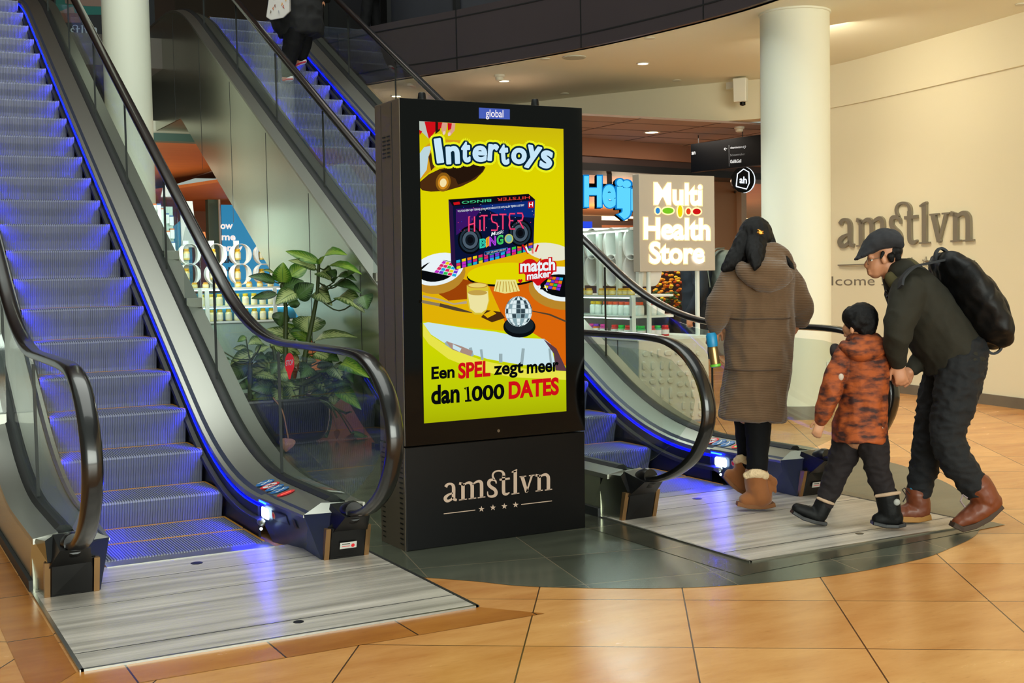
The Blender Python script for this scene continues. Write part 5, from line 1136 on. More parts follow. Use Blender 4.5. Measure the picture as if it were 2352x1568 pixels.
mb = MB(); p = ondepth(1707, 413, 17.32); mb.lathe(tuple(p), [(.165, 0), (.165, .1)], BLACKM, 24, axis=tuple(VIEW)); mb.build('case', ah, 40); pp = S0 + SD * 4.4 + SN * 1.0; mb = MB(); mb.tube([p + VIEW * .08, Vector((pp.x, pp.y, p.z))], .02, DKJ, 6); mb.build('bracket', ah)
dsn = empty('direction_sign', tuple(ondepth(1668, 355, 15.6)), 'hanging black direction sign with shop names below the corridor ceiling', 'sign')
az = ray(-867, 650); dv = Vector((-az[0], -az[1], 0)).normalized(); d0 = ondepth(1587, 363, 16.6); dn = Vector((-dv.y, dv.x, 0))
def onds(x, y, k=0):
    d = ray(x, y); o = d0 - dn * (.0 + .003 * k) * (1 if dn.dot(VIEW) > 0 else -1); t = (dn.x * o.x + dn.y * o.y) / (dn.x * d[0] + dn.y * d[1]); return Vector((d[0] * t, d[1] * t, EYE + d[2] * t))
zt, zb = onds(1587, 331).z, onds(1587, 396).z; e0 = onds(1587, 363); e1 = onds(1790, 350)
mb = MB(); back = dn * (.1 if dn.dot(VIEW) > 0 else -.1); mb.hexa([Vector((e0.x, e0.y, zb)), Vector((e1.x, e1.y, zb)), Vector((e1.x + back.x, e1.y + back.y, zb)), Vector((e0.x + back.x, e0.y + back.y, zb))], [Vector((e0.x, e0.y, zt)), Vector((e1.x, e1.y, zt)), Vector((e1.x + back.x, e1.y + back.y, zt)), Vector((e0.x + back.x, e0.y + back.y, zt))], M('sign_black_box', '030509', .5, spec=.15)); mb.build('panel', dsn)
A = Art(onds); SWH = M('sign_print', 'c8d0d8', .5, emit=.5, ecol='c8d0d8'); SGR = M('sign_print_grey', '808890', .5, emit=.2, ecol='808890')
def D3(x, y): return (1330 + x / 5.227, 270 + y / 5.227)
A.text('an', *D3(1353, 445), *D3(1395, 440), 9.5, SWH, .02); A.stroke([D3(1740, 378), D3(1778, 374)], 1.0, SWH); A.stroke([D3(1755, 360), D3(1740, 378), D3(1758, 396)], 1.0, SWH); A.stroke([D3(1799, 330), D3(1801, 585)], .7, SGR)
A.text('vitaminstore', *D3(1815, 374), *D3(1963, 362), 4.6, SWH, .012); A.stroke([D3(1985, 372), D3(1972, 352), D3(1978, 340), D3(1987, 348), D3(1996, 336), D3(2003, 346), D3(1985, 372)], .9, SWH); A.text('Schoenmaker', *D3(1815, 464), *D3(1992, 448), 5, SGR, .0); A.text('Gall&Gall', *D3(1815, 546), *D3(1946, 536), 7, SWH, .03); A.mb.build('lettering', dsn)
for px in (1598, 1700):
    p = onds(px, 335); mb = MB(); mb.cyl((p.x + back.x / 2, p.y + back.y / 2, zt), .006, 3.19 - zt, DKJ, 6); mb.build('hanger', dsn)

# ================================================================== ceiling fixtures
DLW = emis('downlight_glow', 'ffe2b0', 14.0)
def downlight(px, py, z, label, r=.06, lit=True, power=30, col=WARM, lamp=True):
    p = onz(px, py, z); o = empty('downlight', tuple(p), label, 'ceiling light')
    mb = MB(); mb.lathe((p.x, p.y, z), [(r * 1.25, -.001), (r * 1.25, -.008), (r, -.01), (r * .95, -.002)], M('light_rim', 'd8d8cc', .4), 20); mb.build('rim', o, 40)
    mb = MB(); mb.cyl((p.x, p.y, z - .0075), r * .92, .004, DLW if lit else M('cap_white', 'cfcfbd', .5), 20); mb.build('diffuser' if lit else 'cover', o)
    if lit and lamp: spot('downlight_lamp', (p.x, p.y, z - .03), (p.x, p.y, 0), power, col, 110, .7, .05)
    return o
downlight(1477, 145, 3.70, 'lit ceiling downlight above the hanging camera box', power=40)
downlight(910, 220, 3.70, 'lit ceiling downlight just above the top left corner of the totem', power=40)
downlight(1158, 185, 3.70, 'lit ceiling downlight right beside the smoke detector over the totem', power=40)
downlight(2341, 40, 3.70, 'lit ceiling downlight near the cream wall at upper right', power=95)
downlight(1497, 303, 3.19, 'lit downlight in the corridor ceiling above the store sign', .09, power=35)
for px, py, z, lab in ((1492, 87, 3.7, 'small unlit round sprinkler cover near the gallery edge'), (1297, 214, 3.7, 'small unlit sprinkler cover just above the totem'), (1554, 184, 3.7, 'small unlit sprinkler cover between the downlight and the camera box'), (1253, 135, 3.7, 'small unlit sprinkler cover beside the round loudspeaker'), (2346, 9, 3.7, 'small unlit sprinkler cover in the upper right corner')):
    p = onz(px, py, z); mb = MB(); mb.lathe((p.x, p.y, z), [(.055, 0), (.055, -.008), (.04, -.012)], M('cap_white', 'cfcfbd', .5), 18); tag(mb.build('sprinkler', None, 40), lab, 'sprinkler')
p = onz(1319, 131, 3.7); spk = empty('ceiling_loudspeaker', tuple(p), 'round flush loudspeaker grille in the cream ceiling near the gallery edge', 'loudspeaker')
mb = MB(); mb.lathe((p.x, p.y, 3.7), [(.13, 0), (.13, -.008), (.12, -.012)], M('speaker_rim', 'c4c8b6', .5), 28); mb.build('rim', spk, 40); mb = MB(); mb.cyl((p.x, p.y, 3.6865), .115, .003, M('speaker_grille', 'b0b4a2', .6, bump=.5, bscale=400), 28); mb.build('grille', spk)
for px, py, z, lab in ((1147, 172, 3.7, 'white smoke detector on the ceiling above the totem'), (1698, 291, 3.19, 'white smoke detector under the corridor ceiling by the column')):
    p = onz(px, py, z); sd_ = empty('smoke_detector', tuple(p), lab, 'smoke detector'); mb = MB(); mb.lathe((p.x, p.y, z), [(.065, 0), (.065, -.025), (.055, -.03)], M('detector_white', 'd8d4c0', .5), 20); mb.build('base', sd_, 40); mb = MB(); mb.lathe((p.x, p.y, z - .03), [(.05, 0), (.045, -.03), (.03, -.04)], MATS['detector_white'], 20); mb.build('sensor_head', sd_, 40)
# camera box on the bulkhead
bx = empty('antenna_box', tuple(ondepth(1701, 210, 15.0)), 'white box with a small black camera hanging from it, left of the column', 'camera box')
c = ondepth(1701, 208, 14.85); tdir = Vector((.55, -.83, 0)).normalized(); nn_ = Vector((-tdir.y, tdir.x, 0)); nn_ = nn_ if nn_.dot(VIEW) > 0 else -nn_
def obox(c, hw, hd, z0_, z1_, mat, mb, taper=1.0):
    lo = [c + tdir * a * hw + nn_ * b * hd for a, b in ((-1, -1), (1, -1), (1, 1), (-1, 1))]; mb.hexa([Vector((q.x, q.y, z0_)) for q in [c + (p - c) * taper for p in lo]], [Vector((q.x, q.y, z1_)) for q in lo], mat)
zt_, zb_ = ondepth(1701, 180, 14.85).z, ondepth(1701, 234, 14.85).z
mb = MB(); obox(c, .085, .05, zb_, zt_, M('box_plastic', 'e2e6dc', .4), mb, .92); mb.build('housing', bx, bevel=.012)
mb = MB(); q = c + Vector((.03, 0, 0)); mb.lathe((q.x, q.y, zb_ - .045), [(.01, 0), (.035, .01), (.035, .045)], BLACKM, 14); mb.build('camera', bx, 40); mb = MB(); mb.box(c.x - .02, c.x + .06, c.y + .0, c.y + .25, zt_ - .1, zt_ - .02, M('box_plastic', 'e2e6dc', .4)); mb.build('mount', bx)

# ================================================================== upper level, far left: hoarding with the same wordmark
YH = 20.0; hb = empty('hoarding', (3.0, YH, 4.43), 'dark upstairs hoarding with teal and pink shapes and the pale wordmark', 'hoarding')
a = ony(128, 108, YH); b_ = ony(262, -80, YH); mb = MB(); mb.box(a.x, b_.x + .6, YH, YH + .08, 4.43, b_.z, M('hoard_dark', '22262c', .6)); mb.build('board', hb)
A = Art(lambda x, y, k: ony(x, y, YH - .004 * k)); TE = M('hoard_teal', '1c7a72', .6); PKB = M('hoard_pink', 'a08478', .7); SLM = M('hoard_salmon', '8a5a4a', .7)
A.poly([(128, -60), (262, -60), (262, 34), (128, 34)], TE); A.poly([(140, -60), (236, -60), (236, 15), (200, 14), (150, 8)], PKB); A.poly([(128, 28), (140, 25), (160, 17), (168, 15), (172, 29), (186, 50), (128, 50)], PKB); A.poly([(128, 30), (178, 30), (186, 52), (128, 52)], SLM); A.mb.build('painted_shapes', hb)
HLT = M('hoard_lettering', 'aebcc4', .5, emit=.15, ecol='aebcc4')
wordmark(lambda x, y, t: ony(112 + x * .0535, 45 + y * .053 + x * .0035, YH - .03), HLT, hb)
# ================================================================== people
class Fig:
    """a figure standing at distance D; parts are grown from tapering limbs and melted into one skin each"""
    def __init__(s, D): s.D = D
    def p(s, px, py, w=0.0): return ondepth(px, py, s.D + w)
    def r(s, px): return px * s.D / FPX
    def limb(s, mb, pts, k=1.0, n=16, sub=4, flat=False):
        """pts: (px, py, radius px, depth offset[, depth ratio])"""
        q = crom([(a[0], a[1], a[2], a[3] if len(a) > 3 else 0.0, a[4] if len(a) > 4 else k) for a in pts], sub)
        c = [s.p(a[0], a[1], a[3]) for a in q]; rs = [max(s.r(a[2]), .002) for a in q]; ks = [a[4] for a in q]
        T = [(c[min(i + 1, len(c) - 1)] - c[max(i - 1, 0)]).normalized() for i in range(len(c))]
        C, RR, KK, TT = list(c), list(rs), list(ks), list(T)
        for e in (.55, .85, .98):                       # rounded ends
            C.insert(0, c[0] - T[0] * rs[0] * e * .9); RR.insert(0, rs[0] * math.sqrt(max(.02, 1 - e * e))); KK.insert(0, ks[0]); TT.insert(0, T[0])
            if flat: continue
            C.append(c[-1] + T[-1] * rs[-1] * e * .9); RR.append(rs[-1] * math.sqrt(max(.02, 1 - e * e))); KK.append(ks[-1]); TT.append(T[-1])
        out = []
        for ci, ri, ki, t in zip(C, RR, KK, TT):
            u = t.cross(VIEW); u = u.normalized() if u.length > .05 else t.orthogonal().normalized(); v = t.cross(u).normalized()
            out.append([ci + u * ri * math.cos(a) + v * ri * ki * math.sin(a) for a in [math.tau * i / n for i in range(n)]])
        mb.rings(out, SKINLESS); return s
    def ball(s, mb, px, py, rx, ry, rd, w=0.0, rot=0.0, n=20, k=12):
        """ellipsoid: rx, ry in px, rd in metres"""
        c = s.p(px, py, w); cr, sr = math.cos(rot), math.sin(rot); out = []
        up = Vector((0, 0, 1)); up = (up - VIEW * up.dot(VIEW)).normalized(); rt = VIEW.cross(up).normalized()
        for j in range(k + 1):
            t = math.pi * j / k; rr = max(math.sin(t), .02); ring = []
            for i in range(n):
                a = math.tau * i / n; X_, Z_, Y_ = s.r(rx) * rr * math.cos(a), -s.r(ry) * math.cos(t), rd * rr * math.sin(a)
                ring.append(c + rt * (X_ * cr + Z_ * sr) + up * (-X_ * sr + Z_ * cr) + VIEW * Y_)
            out.append(ring)
        mb.rings(out, SKINLESS); return s
SKINLESS = M('flesh_guide', '808080')
def soft(mb, name, mat, parent, voxel=.01, smooth=6, amp=0.0, scale=9.0, stretch=(1, 1, 1), seed=0.0):
    me = mb.mesh('tmp'); o = bpy.data.objects.new('tmp', me); COL.objects.link(o)
    rm = o.modifiers.new('r', 'REMESH'); rm.mode = 'VOXEL'; rm.voxel_size = voxel
    sm = o.modifiers.new('s', 'SMOOTH'); sm.factor = .5; sm.iterations = smooth
    m2 = evaluated(o); bpy.data.objects.remove(o); bpy.data.meshes.remove(me)
    if amp:
        no = [v.normal.copy() for v in m2.vertices]
        for v, nn in zip(m2.vertices, no):
            q = Vector((v.co.x * stretch[0], v.co.y * stretch[1], v.co.z * stretch[2])) * scale + Vector((seed, seed, seed))
            v.co += nn * amp * (1 - 2 * abs(noise.noise(q)) + .5 * noise.noise(q * 2.3))
    m2.materials.clear(); m2.materials.append(mat); m2.name = name
    finish(m2, 75); return mkobj(name, m2, parent)
def hand(F, mb, wx, wy, ang, w=0.0, size=1.0, curl=.5, thumb=1):
    """palm and five bent fingers; ang = direction of the fingers in the picture (degrees, 0 right, 90 down)"""
    s = size / F.r(1) ; a = math.radians(ang); d = (math.cos(a), math.sin(a)); nx, ny = -d[1], d[0]
    P_ = lambda f, c: (wx + d[0] * f * s + nx * c * s, wy + d[1] * f * s + ny * c * s)
    F.limb(mb, [(*P_(-.03, 0), .026 * s, w, .8), (*P_(.0, 0), .026 * s, w, .75), (*P_(.035, 0), .036 * s, w, .5), (*P_(.075, 0), .038 * s, w, .42)])
    for i, (c, L) in enumerate(((-.029, .065), (-.010, .075), (.009, .072), (.027, .056))):
        b = P_(.078, c); m_ = P_(.078 + L * .5, c * 1.1); e = P_(.078 + L * (.95 - .45 * curl), c * 1.05); cw = curl * L * .75
        F.limb(mb, [(*b, .0098 * s, w), (*m_, .0092 * s, w + .25 * cw), (*e, .0078 * s, w + cw)], n=10, sub=3)
    F.limb(mb, [(*P_(.015, thumb * -.026), .012 * s, w), (*P_(.045, thumb * -.052), .0105 * s, w + .012), (*P_(.078, thumb * -.058), .0088 * s, w + .022)], n=10, sub=3)
def sole(F, pts, mat, parent, h, half, w=0.0, name='sole'):
    """flat sole: pts along the foot (px, py of the underside), half-width in metres per point"""
    mb = MB(); out = []
    side = VIEW - Vector((0, 0, VIEW.z)); side.normalize()
    C = [F.p(x, y, w) for x, y in pts]
    for i, c in enumerate(C):
        t = (C[min(i + 1, len(C) - 1)] - C[max(i - 1, 0)]).normalized(); nrm = t.cross(side); nrm = nrm if nrm.z > 0 else -nrm
        out.append([c - side * half[i], c + side * half[i], c + side * half[i] + nrm * h, c - side * half[i] + nrm * h])
    mb.rings(out, mat); return mb.build(name, parent, bevel=.004)
SKIN = M('skin', 'b9805e', .5, var=.08, vscale=18); SKINB = M('skin_boy', 'c08a66', .5, var=.06, vscale=18)
HAIR = M('black_hair', '060507', .5, spec=.25, bump=.4, bscale=120, stretch=(6, 6, .6))
EYEW = M('eye_white', 'd8d4cc', .3); EYEB = M('eye_iris', '1c120c', .2)

# ---------------------------------------------------------------- woman in the long brown coat
F = Fig(6.98)
wo = empty('person', tuple(onz(1738, 1168)), 'person seen from behind in a long brown hooded coat walking towards the farther escalator', 'person', rz=0)
mb = MB(); F.ball(mb, 1734, 548, 33, 42, .095).limb(mb, [(1738, 585, 22, 0), (1742, 620, 24, 0)]).ball(mb, 1700, 560, 7, 9, .02, .03)
F.ball(mb, 1702, 556, 6, 9, .02, -.02).ball(mb, 1726, 573, 22, 18, .06, .05).limb(mb, [(1742, 620, 40, 0, 1.2), (1742, 700, 52, 0, 1.1), (1740, 800, 52, 0, 1.1), (1735, 930, 60, 0, 1)])
F.limb(mb, [(1692, 640, 22, 0), (1660, 700, 18, -.02), (1645, 745, 14, .02)]).limb(mb, [(1800, 650, 22, .04), (1838, 705, 18, .04), (1838, 742, 13, .10)])
F.limb(mb, [(1742, 940, 26, -.05), (1741, 1040, 20, -.05), (1738, 1110, 16, -.05), (1740, 1150, 16, -.05)]).limb(mb, [(1712, 940, 24, .12), (1717, 1030, 18, .14), (1706, 1075, 15, .16), (1704, 1115, 14, .16)])
F.limb(mb, [(1740, 1150, 16, -.05), (1715, 1155, 12, -.05)]).limb(mb, [(1704, 1112, 14, .16), (1686, 1100, 11, .16)])
hand(F, mb, 1642, 752, 100, .02, .95, .75, 1); hand(F, mb, 1834, 745, 160, .14, .95, .6, 1)
soft(mb, 'body', SKIN, wo, .0055, 4)
COAT = M('brown_coat', '64492f', .85, var=.08, vscale=5, sheen=.25)
nt = COAT.node_tree; b_ = nt.nodes['Principled BSDF']; tc = nt.nodes.new('ShaderNodeTexCoord'); wv = nt.nodes.new('ShaderNodeTexWave'); wv.bands_direction = 'Z'; wv.inputs['Scale'].default_value = 34; wv.inputs['Distortion'].default_value = .6
bp = nt.nodes.new('ShaderNodeBump'); bp.inputs['Strength'].default_value = .55; bp.inputs['Distance'].default_value = .006; nt.links.new(tc.outputs['Object'], wv.inputs['Vector']); nt.links.new(wv.outputs['Fac'], bp.inputs['Height']); nt.links.new(bp.outputs['Normal'], b_.inputs['Normal'])
mb = MB()
F.limb(mb, [(1744, 622, 46, 0, 1.0), (1748, 645, 76, 0, .85), (1746, 700, 79, 0, .85), (1744, 760, 77, 0, .85), (1740, 850, 74, 0, .9), (1732, 920, 75, 0, .95), (1729, 967, 77, 0, .95)], n=24, flat=True)
F.limb(mb, [(1700, 632, 34, 0), (1675, 668, 35, -.02), (1658, 705, 33, -.03), (1647, 735, 26, -.02), (1643, 752, 19, .0)], 1.0)
F.limb(mb, [(1795, 640, 36, .02), (1822, 678, 34, .03), (1838, 710, 27, .05), (1838, 738, 20, .10)], 1.0)
coat = soft(mb, 'coat', COAT, wo, .011, 5, .011, 7.0, (1.3, 1.3, .8), 3.1)
mb = MB(); F.ball(mb, 1764, 630, 50, 34, .10, -.13, .15).limb(mb, [(1702, 618, 14, -.10), (1725, 640, 20, -.15), (1765, 655, 20, -.17), (1802, 640, 16, -.12), (1818, 615, 10, -.04)], 1.0).limb(mb, [(1742, 585, 12, -.08), (1772, 578, 16, -.10), (1800, 592, 15, -.07), (1812, 615, 12, -.03)], 1.0).ball(mb, 1768, 605, 40, 34, .09, -.08)
soft(mb, 'hood', COAT, coat, .010, 5, .008, 9.0, (1, 1, 1), 8.0)
for pts in ([(1668, 735), (1705, 737), (1750, 736), (1800, 736), (1821, 733)], [(1665, 851), (1700, 854), (1745, 855), (1790, 853), (1812, 849)]):
    mb = MB(); C_ = []
    for i, (x, y) in enumerate(pts):
        e = (i - 2) / 2; C_.append(F.p(x, y, -.165 * math.sqrt(max(0, 1 - e * e * .93)) - .006))
    mb.tube([Vector(q) for q in crom([tuple(c) for c in C_], 5)], .005, M('coat_seam', '4a382a', .9), 6); mb.build('seam', coat)
BLACKCL = M('black_trousers', '050507', .85, spec=.25, bump=.2, bscale=40)
mb = MB(); F.limb(mb, [(1742, 940, 32, -.05), (1741, 1000, 28, -.05), (1740, 1050, 24, -.05), (1738, 1098, 23, -.05)]).limb(mb, [(1712, 940, 30, .12), (1715, 1000, 26, .13), (1716, 1040, 22, .15), (1708, 1075, 19, .16)])
soft(mb, 'trousers', BLACKCL, wo, .008, 4, .004, 14)
TAN = M('tan_suede', '8a5022', .85, var=.15, vscale=12, sheen=.3); FUR = M('cream_fur', 'd8bc94', .95, bump=.8, bscale=90); SOLEM = M('tan_sole', '7a4a20', .7)
mb = MB(); F.limb(mb, [(1737, 1092, 27, -.05), (1740, 1120, 27, -.05), (1748, 1146, 26, -.05)]).limb(mb, [(1752, 1146, 23, -.05, .9), (1730, 1148, 21, -.05, .9), (1711, 1153, 15, -.05, 1.1)])
bt = soft(mb, 'boot', TAN, wo, .007, 4, .003, 16)
sole(F, [(1691, 1164), (1720, 1170), (1755, 1171), (1780, 1166)], SOLEM, bt, .024, [.026, .038, .036, .03], -.05)
mb = MB(); F.limb(mb, [(1715, 1096, 8, -.10), (1735, 1090, 9, -.12), (1758, 1096, 9, -.09)]).limb(mb, [(1758, 1096, 8, -.06), (1737, 1088, 8, .02), (1715, 1096, 8, -.04)]); soft(mb, 'fur_cuff', FUR, bt, .006, 2, .004, 40)
mb = MB(); F.ball(mb, 1768, 1100, 10, 7, .015, -.09, .6).ball(mb, 1777, 1110, 9, 12, .012, -.09, -.3).limb(mb, [(1764, 1108, 4, -.09), (1768, 1125, 6, -.09), (1770, 1142, 4, -.09)], .5).limb(mb, [(1772, 1112, 4, -.09), (1778, 1124, 6, -.09), (1781, 1133, 4, -.09)], .5); soft(mb, 'bow', TAN, bt, .005, 2)
mb = MB(); F.limb(mb, [(1706, 1062, 20, .16), (1704, 1090, 20, .16), (1708, 1112, 21, .16)]).limb(mb, [(1708, 1118, 20, .16, .9), (1690, 1104, 19, .16, .9), (1676, 1094, 14, .16, 1.1)])
bt = soft(mb, 'boot', TAN, wo, .007, 4, .003, 16); sole(F, [(1661, 1100), (1678, 1120), (1700, 1135), (1718, 1142)], SOLEM, bt, .022, [.024, .037, .035, .03], .16)
mb = MB(); F.limb(mb, [(1690, 1062, 7, .12), (1703, 1056, 8, .09), (1716, 1064, 7, .11)]); soft(mb, 'fur_cuff', FUR, bt, .006, 2, .004, 40)
mb = MB(); F.ball(mb, 1735, 545, 38, 43, .112, -.008).limb(mb, [(1716, 552, 26, -.03), (1700, 585, 24, -.05), (1680, 608, 19, -.07), (1662, 622, 7, -.08)]).limb(mb, [(1735, 565, 28, -.07), (1736, 592, 20, -.16), (1736, 612, 10, -.21), (1735, 622, 4, -.22)])
F.limb(mb, [(1760, 545, 16, -.02), (1778, 570, 9, -.05), (1800, 590, 5, -.10), (1816, 612, 5, -.10), (1823, 630, 3, -.09)]); hr = soft(mb, 'hair', HAIR, wo, .006, 4, .004, 22, (1.6, 1.6, .5))
GOLD_ = M('gold_clip', 'c88a3a', .3, .9)
mb = MB(); F.ball(mb, 1746, 537, 9, 3, .01, -.118, -.2).ball(mb, 1744, 533, 6, 2.4, .01, -.118, .3).ball(mb, 1748, 541, 7, 2.4, .01, -.118, -.1); soft(mb, 'hair_clip', GOLD_, hr, .003, 1)
wb = empty('water_bottle', tuple(F.p(1637, 846, .03)), 'gold water bottle with blue lid, held by the person in the brown coat', 'water bottle')
def axis_lathe(F, x0, y0, x1, y1, w, prof, mat, name, parent, n=18):
    a, b = F.p(x0, y0, w), F.p(x1, y1, w); L = (b - a).length; mb = MB(); mb.lathe(a, [(F.r(r), t * L) for r, t in prof], mat, n, axis=tuple((b - a).normalized())); return mb.build(name, parent, 40)
axis_lathe(F, 1643, 842, 1637, 800, -.04, [(10.5, 0), (11, .1), (11, .9), (10, 1)], M('gold_steel', 'a88a5a', .3, .8), 'flask', wb); axis_lathe(F, 1637, 800, 1633, 768, -.04, [(11.5, 0), (12.5, .2), (12.5, .8), (9, 1)], M('bottle_blue', '1c86b8', .4), 'lid', wb)
axis_lathe(F, 1644, 847, 1643, 840, -.04, [(9, 0), (12.5, .3), (12.5, 1)], M('bottle_green', '6cc030', .4), 'base_ring', wb); axis_lathe(F, 1630, 828, 1628, 796, -.035, [(3, 0), (4, .5), (3, 1)], M('strap_dark', '20242c', .6), 'strap', wb)

# ---------------------------------------------------------------- boy
F = Fig(6.40)
bo = empty('person', tuple(onz(1975, 1212)), 'small person in an orange brown patterned jacket and dark trousers, held by the hand', 'person')
mb = MB(); F.ball(mb, 1976, 744, 33, 38, .082).ball(mb, 1958, 762, 22, 20, .055, .03).ball(mb, 1938, 763, 4, 5, .012, .05).ball(mb, 1944, 776, 7, 5, .02, .04).ball(mb, 1957, 765, 5, 9, .012, -.055).limb(mb, [(1975, 775, 18, 0), (1975, 815, 20, 0)]).limb(mb, [(1976, 815, 36, 0, 1.1), (1980, 900, 44, 0, 1), (1976, 1000, 46, 0, 1)])
F.limb(mb, [(1930, 825, 14, -.03), (1913, 890, 13, -.05), (1892, 960, 10, -.05)]).limb(mb, [(2030, 825, 14, 0), (2055, 848, 11, 0), (2064, 862, 9, 0)])
F.limb(mb, [(1952, 1010, 24, .06), (1926, 1075, 18, .07), (1900, 1140, 13, .08), (1882, 1190, 13, .08), (1850, 1182, 9, .08)]).limb(mb, [(2002, 1010, 24, -.05), (2012, 1080, 18, -.05), (2036, 1150, 13, -.05), (2048, 1192, 13, -.05), (2020, 1200, 9, -.05)])
hand(F, mb, 1888, 972, 112, -.05, .72, .6, -1); hand(F, mb, 2061, 860, 55, .0, .66, .8, 1)
soft(mb, 'body', SKINB, bo, .005, 4)
for dz in (.035, .075):
    mb = MB(); F.ball(mb, 1940, 756, 3, 3, .007, dz); soft(mb, 'eye', EYEB, bo, .002, 1)
ORJ = M('orange_jacket', '8a3c12', .75, bump=.25, bscale=50)
nt = ORJ.node_tree; b_ = nt.nodes['Principled BSDF']; tc = nt.nodes.new('ShaderNodeTexCoord'); mp = nt.nodes.new('ShaderNodeMapping'); mp.inputs['Scale'].default_value = (1, 1, 2.6); no_ = nt.nodes.new('ShaderNodeTexNoise'); no_.inputs['Scale'].default_value = 13; no_.inputs['Detail'].default_value = 3
rp = nt.nodes.new('ShaderNodeValToRGB'); rp.color_ramp.elements[0].position = .36; rp.color_ramp.elements[1].position = .62; rp.color_ramp.elements[0].color = (*lin('34120a'), 1); rp.color_ramp.elements[1].color = (*lin('a04a14'), 1); e_ = rp.color_ramp.elements.new(.48); e_.color = (*lin('78340e'), 1)
nt.links.new(tc.outputs['Object'], mp.inputs[0]); nt.links.new(mp.outputs[0], no_.inputs['Vector']); nt.links.new(no_.outputs['Fac'], rp.inputs[0]); nt.links.new(rp.outputs[0], b_.inputs['Base Color'])
mb = MB(); F.limb(mb, [(1976, 800, 34, 0, 1.1), (1978, 822, 58, 0, .85), (1982, 870, 57, 0, .9), (1983, 940, 53, 0, .95), (1976, 980, 58, 0, 1.1), (1974, 1020, 61, 0, 1.15)], n=24, flat=True)
F.limb(mb, [(1938, 822, 24, -.03), (1922, 860, 24, -.05), (1907, 910, 22, -.06), (1893, 955, 20, -.05), (1888, 972, 14, -.05)]).limb(mb, [(2022, 818, 26, 0), (2045, 838, 22, 0), (2060, 858, 15, 0)])
jk = soft(mb, 'jacket', ORJ, bo, .008, 4, .009, 10, (1.2, 1.2, .8), 5)
mb = MB(); F.ball(mb, 1992, 800, 44, 24, .085, -.05, .1).limb(mb, [(1940, 800, 14, -.06), (1970, 818, 17, -.12), (2010, 812, 17, -.10), (2032, 795, 12, -.03)], 1.0).ball(mb, 1985, 785, 36, 16, .07, -.02); soft(mb, 'hood', ORJ, jk, .008, 4, .008, 12)
mb = MB(); F.limb(mb, [(1918, 806, 12, .0), (1920, 818, 13, -.02), (1926, 830, 8, -.03)]); soft(mb, 'collar', M('dark_collar', '1a0e0c', .8), jk, .006, 3)
for x, y, w_, h_, dd in ((1931, 872, 7, 9, -.106), (2017, 990, 12, 5, -.118)):
    mb = MB(); F.ball(mb, x, y, w_, h_, .01, dd); soft(mb, 'patch', M('pale_patch', 'b8aa9c', .6), jk, .003, 1)
MAR = M('maroon_trousers', '12070a', .85, bump=.2, bscale=40)
mb = MB(); F.limb(mb, [(1952, 1005, 38, .05), (1938, 1050, 33, .06), (1922, 1090, 27, .07), (1905, 1135, 23, .08), (1895, 1160, 20, .08)]).limb(mb, [(2000, 1005, 38, -.04), (2010, 1055, 31, -.05), (2018, 1095, 26, -.05), (2030, 1130, 24, -.05), (2038, 1150, 21, -.05)]); soft(mb, 'trousers', MAR, bo, .007, 4, .008, 14, (1, 1, 1.6))
BOOTM = M('black_snow_boot', '060708', .6, spec=.25, bump=.2, bscale=40); TRIM = M('cream_trim', 'b0947a', .9)
mb = MB(); F.limb(mb, [(1898, 1152, 21, .08), (1888, 1172, 21, .08), (1880, 1190, 20, .08)]).limb(mb, [(1880, 1193, 18, .08), (1855, 1183, 16, .08), (1830, 1174, 13, .08)], 1.05); bt = soft(mb, 'boot', BOOTM, bo, .006, 3)
sole(F, [(1816, 1184), (1840, 1198), (1868, 1207), (1896, 1212)], BLACKP, bt, .02, [.03, .045, .042, .034], .08)
mb = MB(); F.limb(mb, [(1878, 1150, 3.5, .02), (1897, 1158, 4, .0), (1914, 1164, 3.5, .03)]); soft(mb, 'cuff_band', TRIM, bt, .004, 2)
mb = MB(); F.limb(mb, [(2038, 1146, 27, -.05), (2041, 1165, 26, -.05), (2045, 1186, 25, -.05)]).limb(mb, [(2056, 1196, 20, -.05), (2035, 1197, 19, -.05), (2016, 1200, 15, -.05)], 1.05); bt = soft(mb, 'boot', BOOTM, bo, .006, 3)
sole(F, [(2001, 1210), (2030, 1216), (2058, 1217), (2078, 1213)], BLACKP, bt, .02, [.03, .045, .042, .034], -.05)
mb = MB(); F.limb(mb, [(2012, 1146, 4, -.10), (2040, 1142, 4.5, -.125), (2066, 1138, 4, -.10)]); soft(mb, 'cuff_band', TRIM, bt, .004, 2)
mb = MB(); F.ball(mb, 2060, 1160, 8, 8, .008, -.108); soft(mb, 'round_badge', M('badge_grey', '9a9a94', .5), bt, .003, 1)
mb = MB(); F.ball(mb, 1979, 739, 37, 38, .092, -.01).limb(mb, [(1992, 750, 24, -.04), (1990, 770, 18, -.05), (1986, 780, 10, -.04)]).ball(mb, 1958, 735, 22, 26, .075, .0).ball(mb, 1965, 752, 12, 12, .03, -.055); soft(mb, 'hair', HAIR, bo, .006, 4, .003, 30)

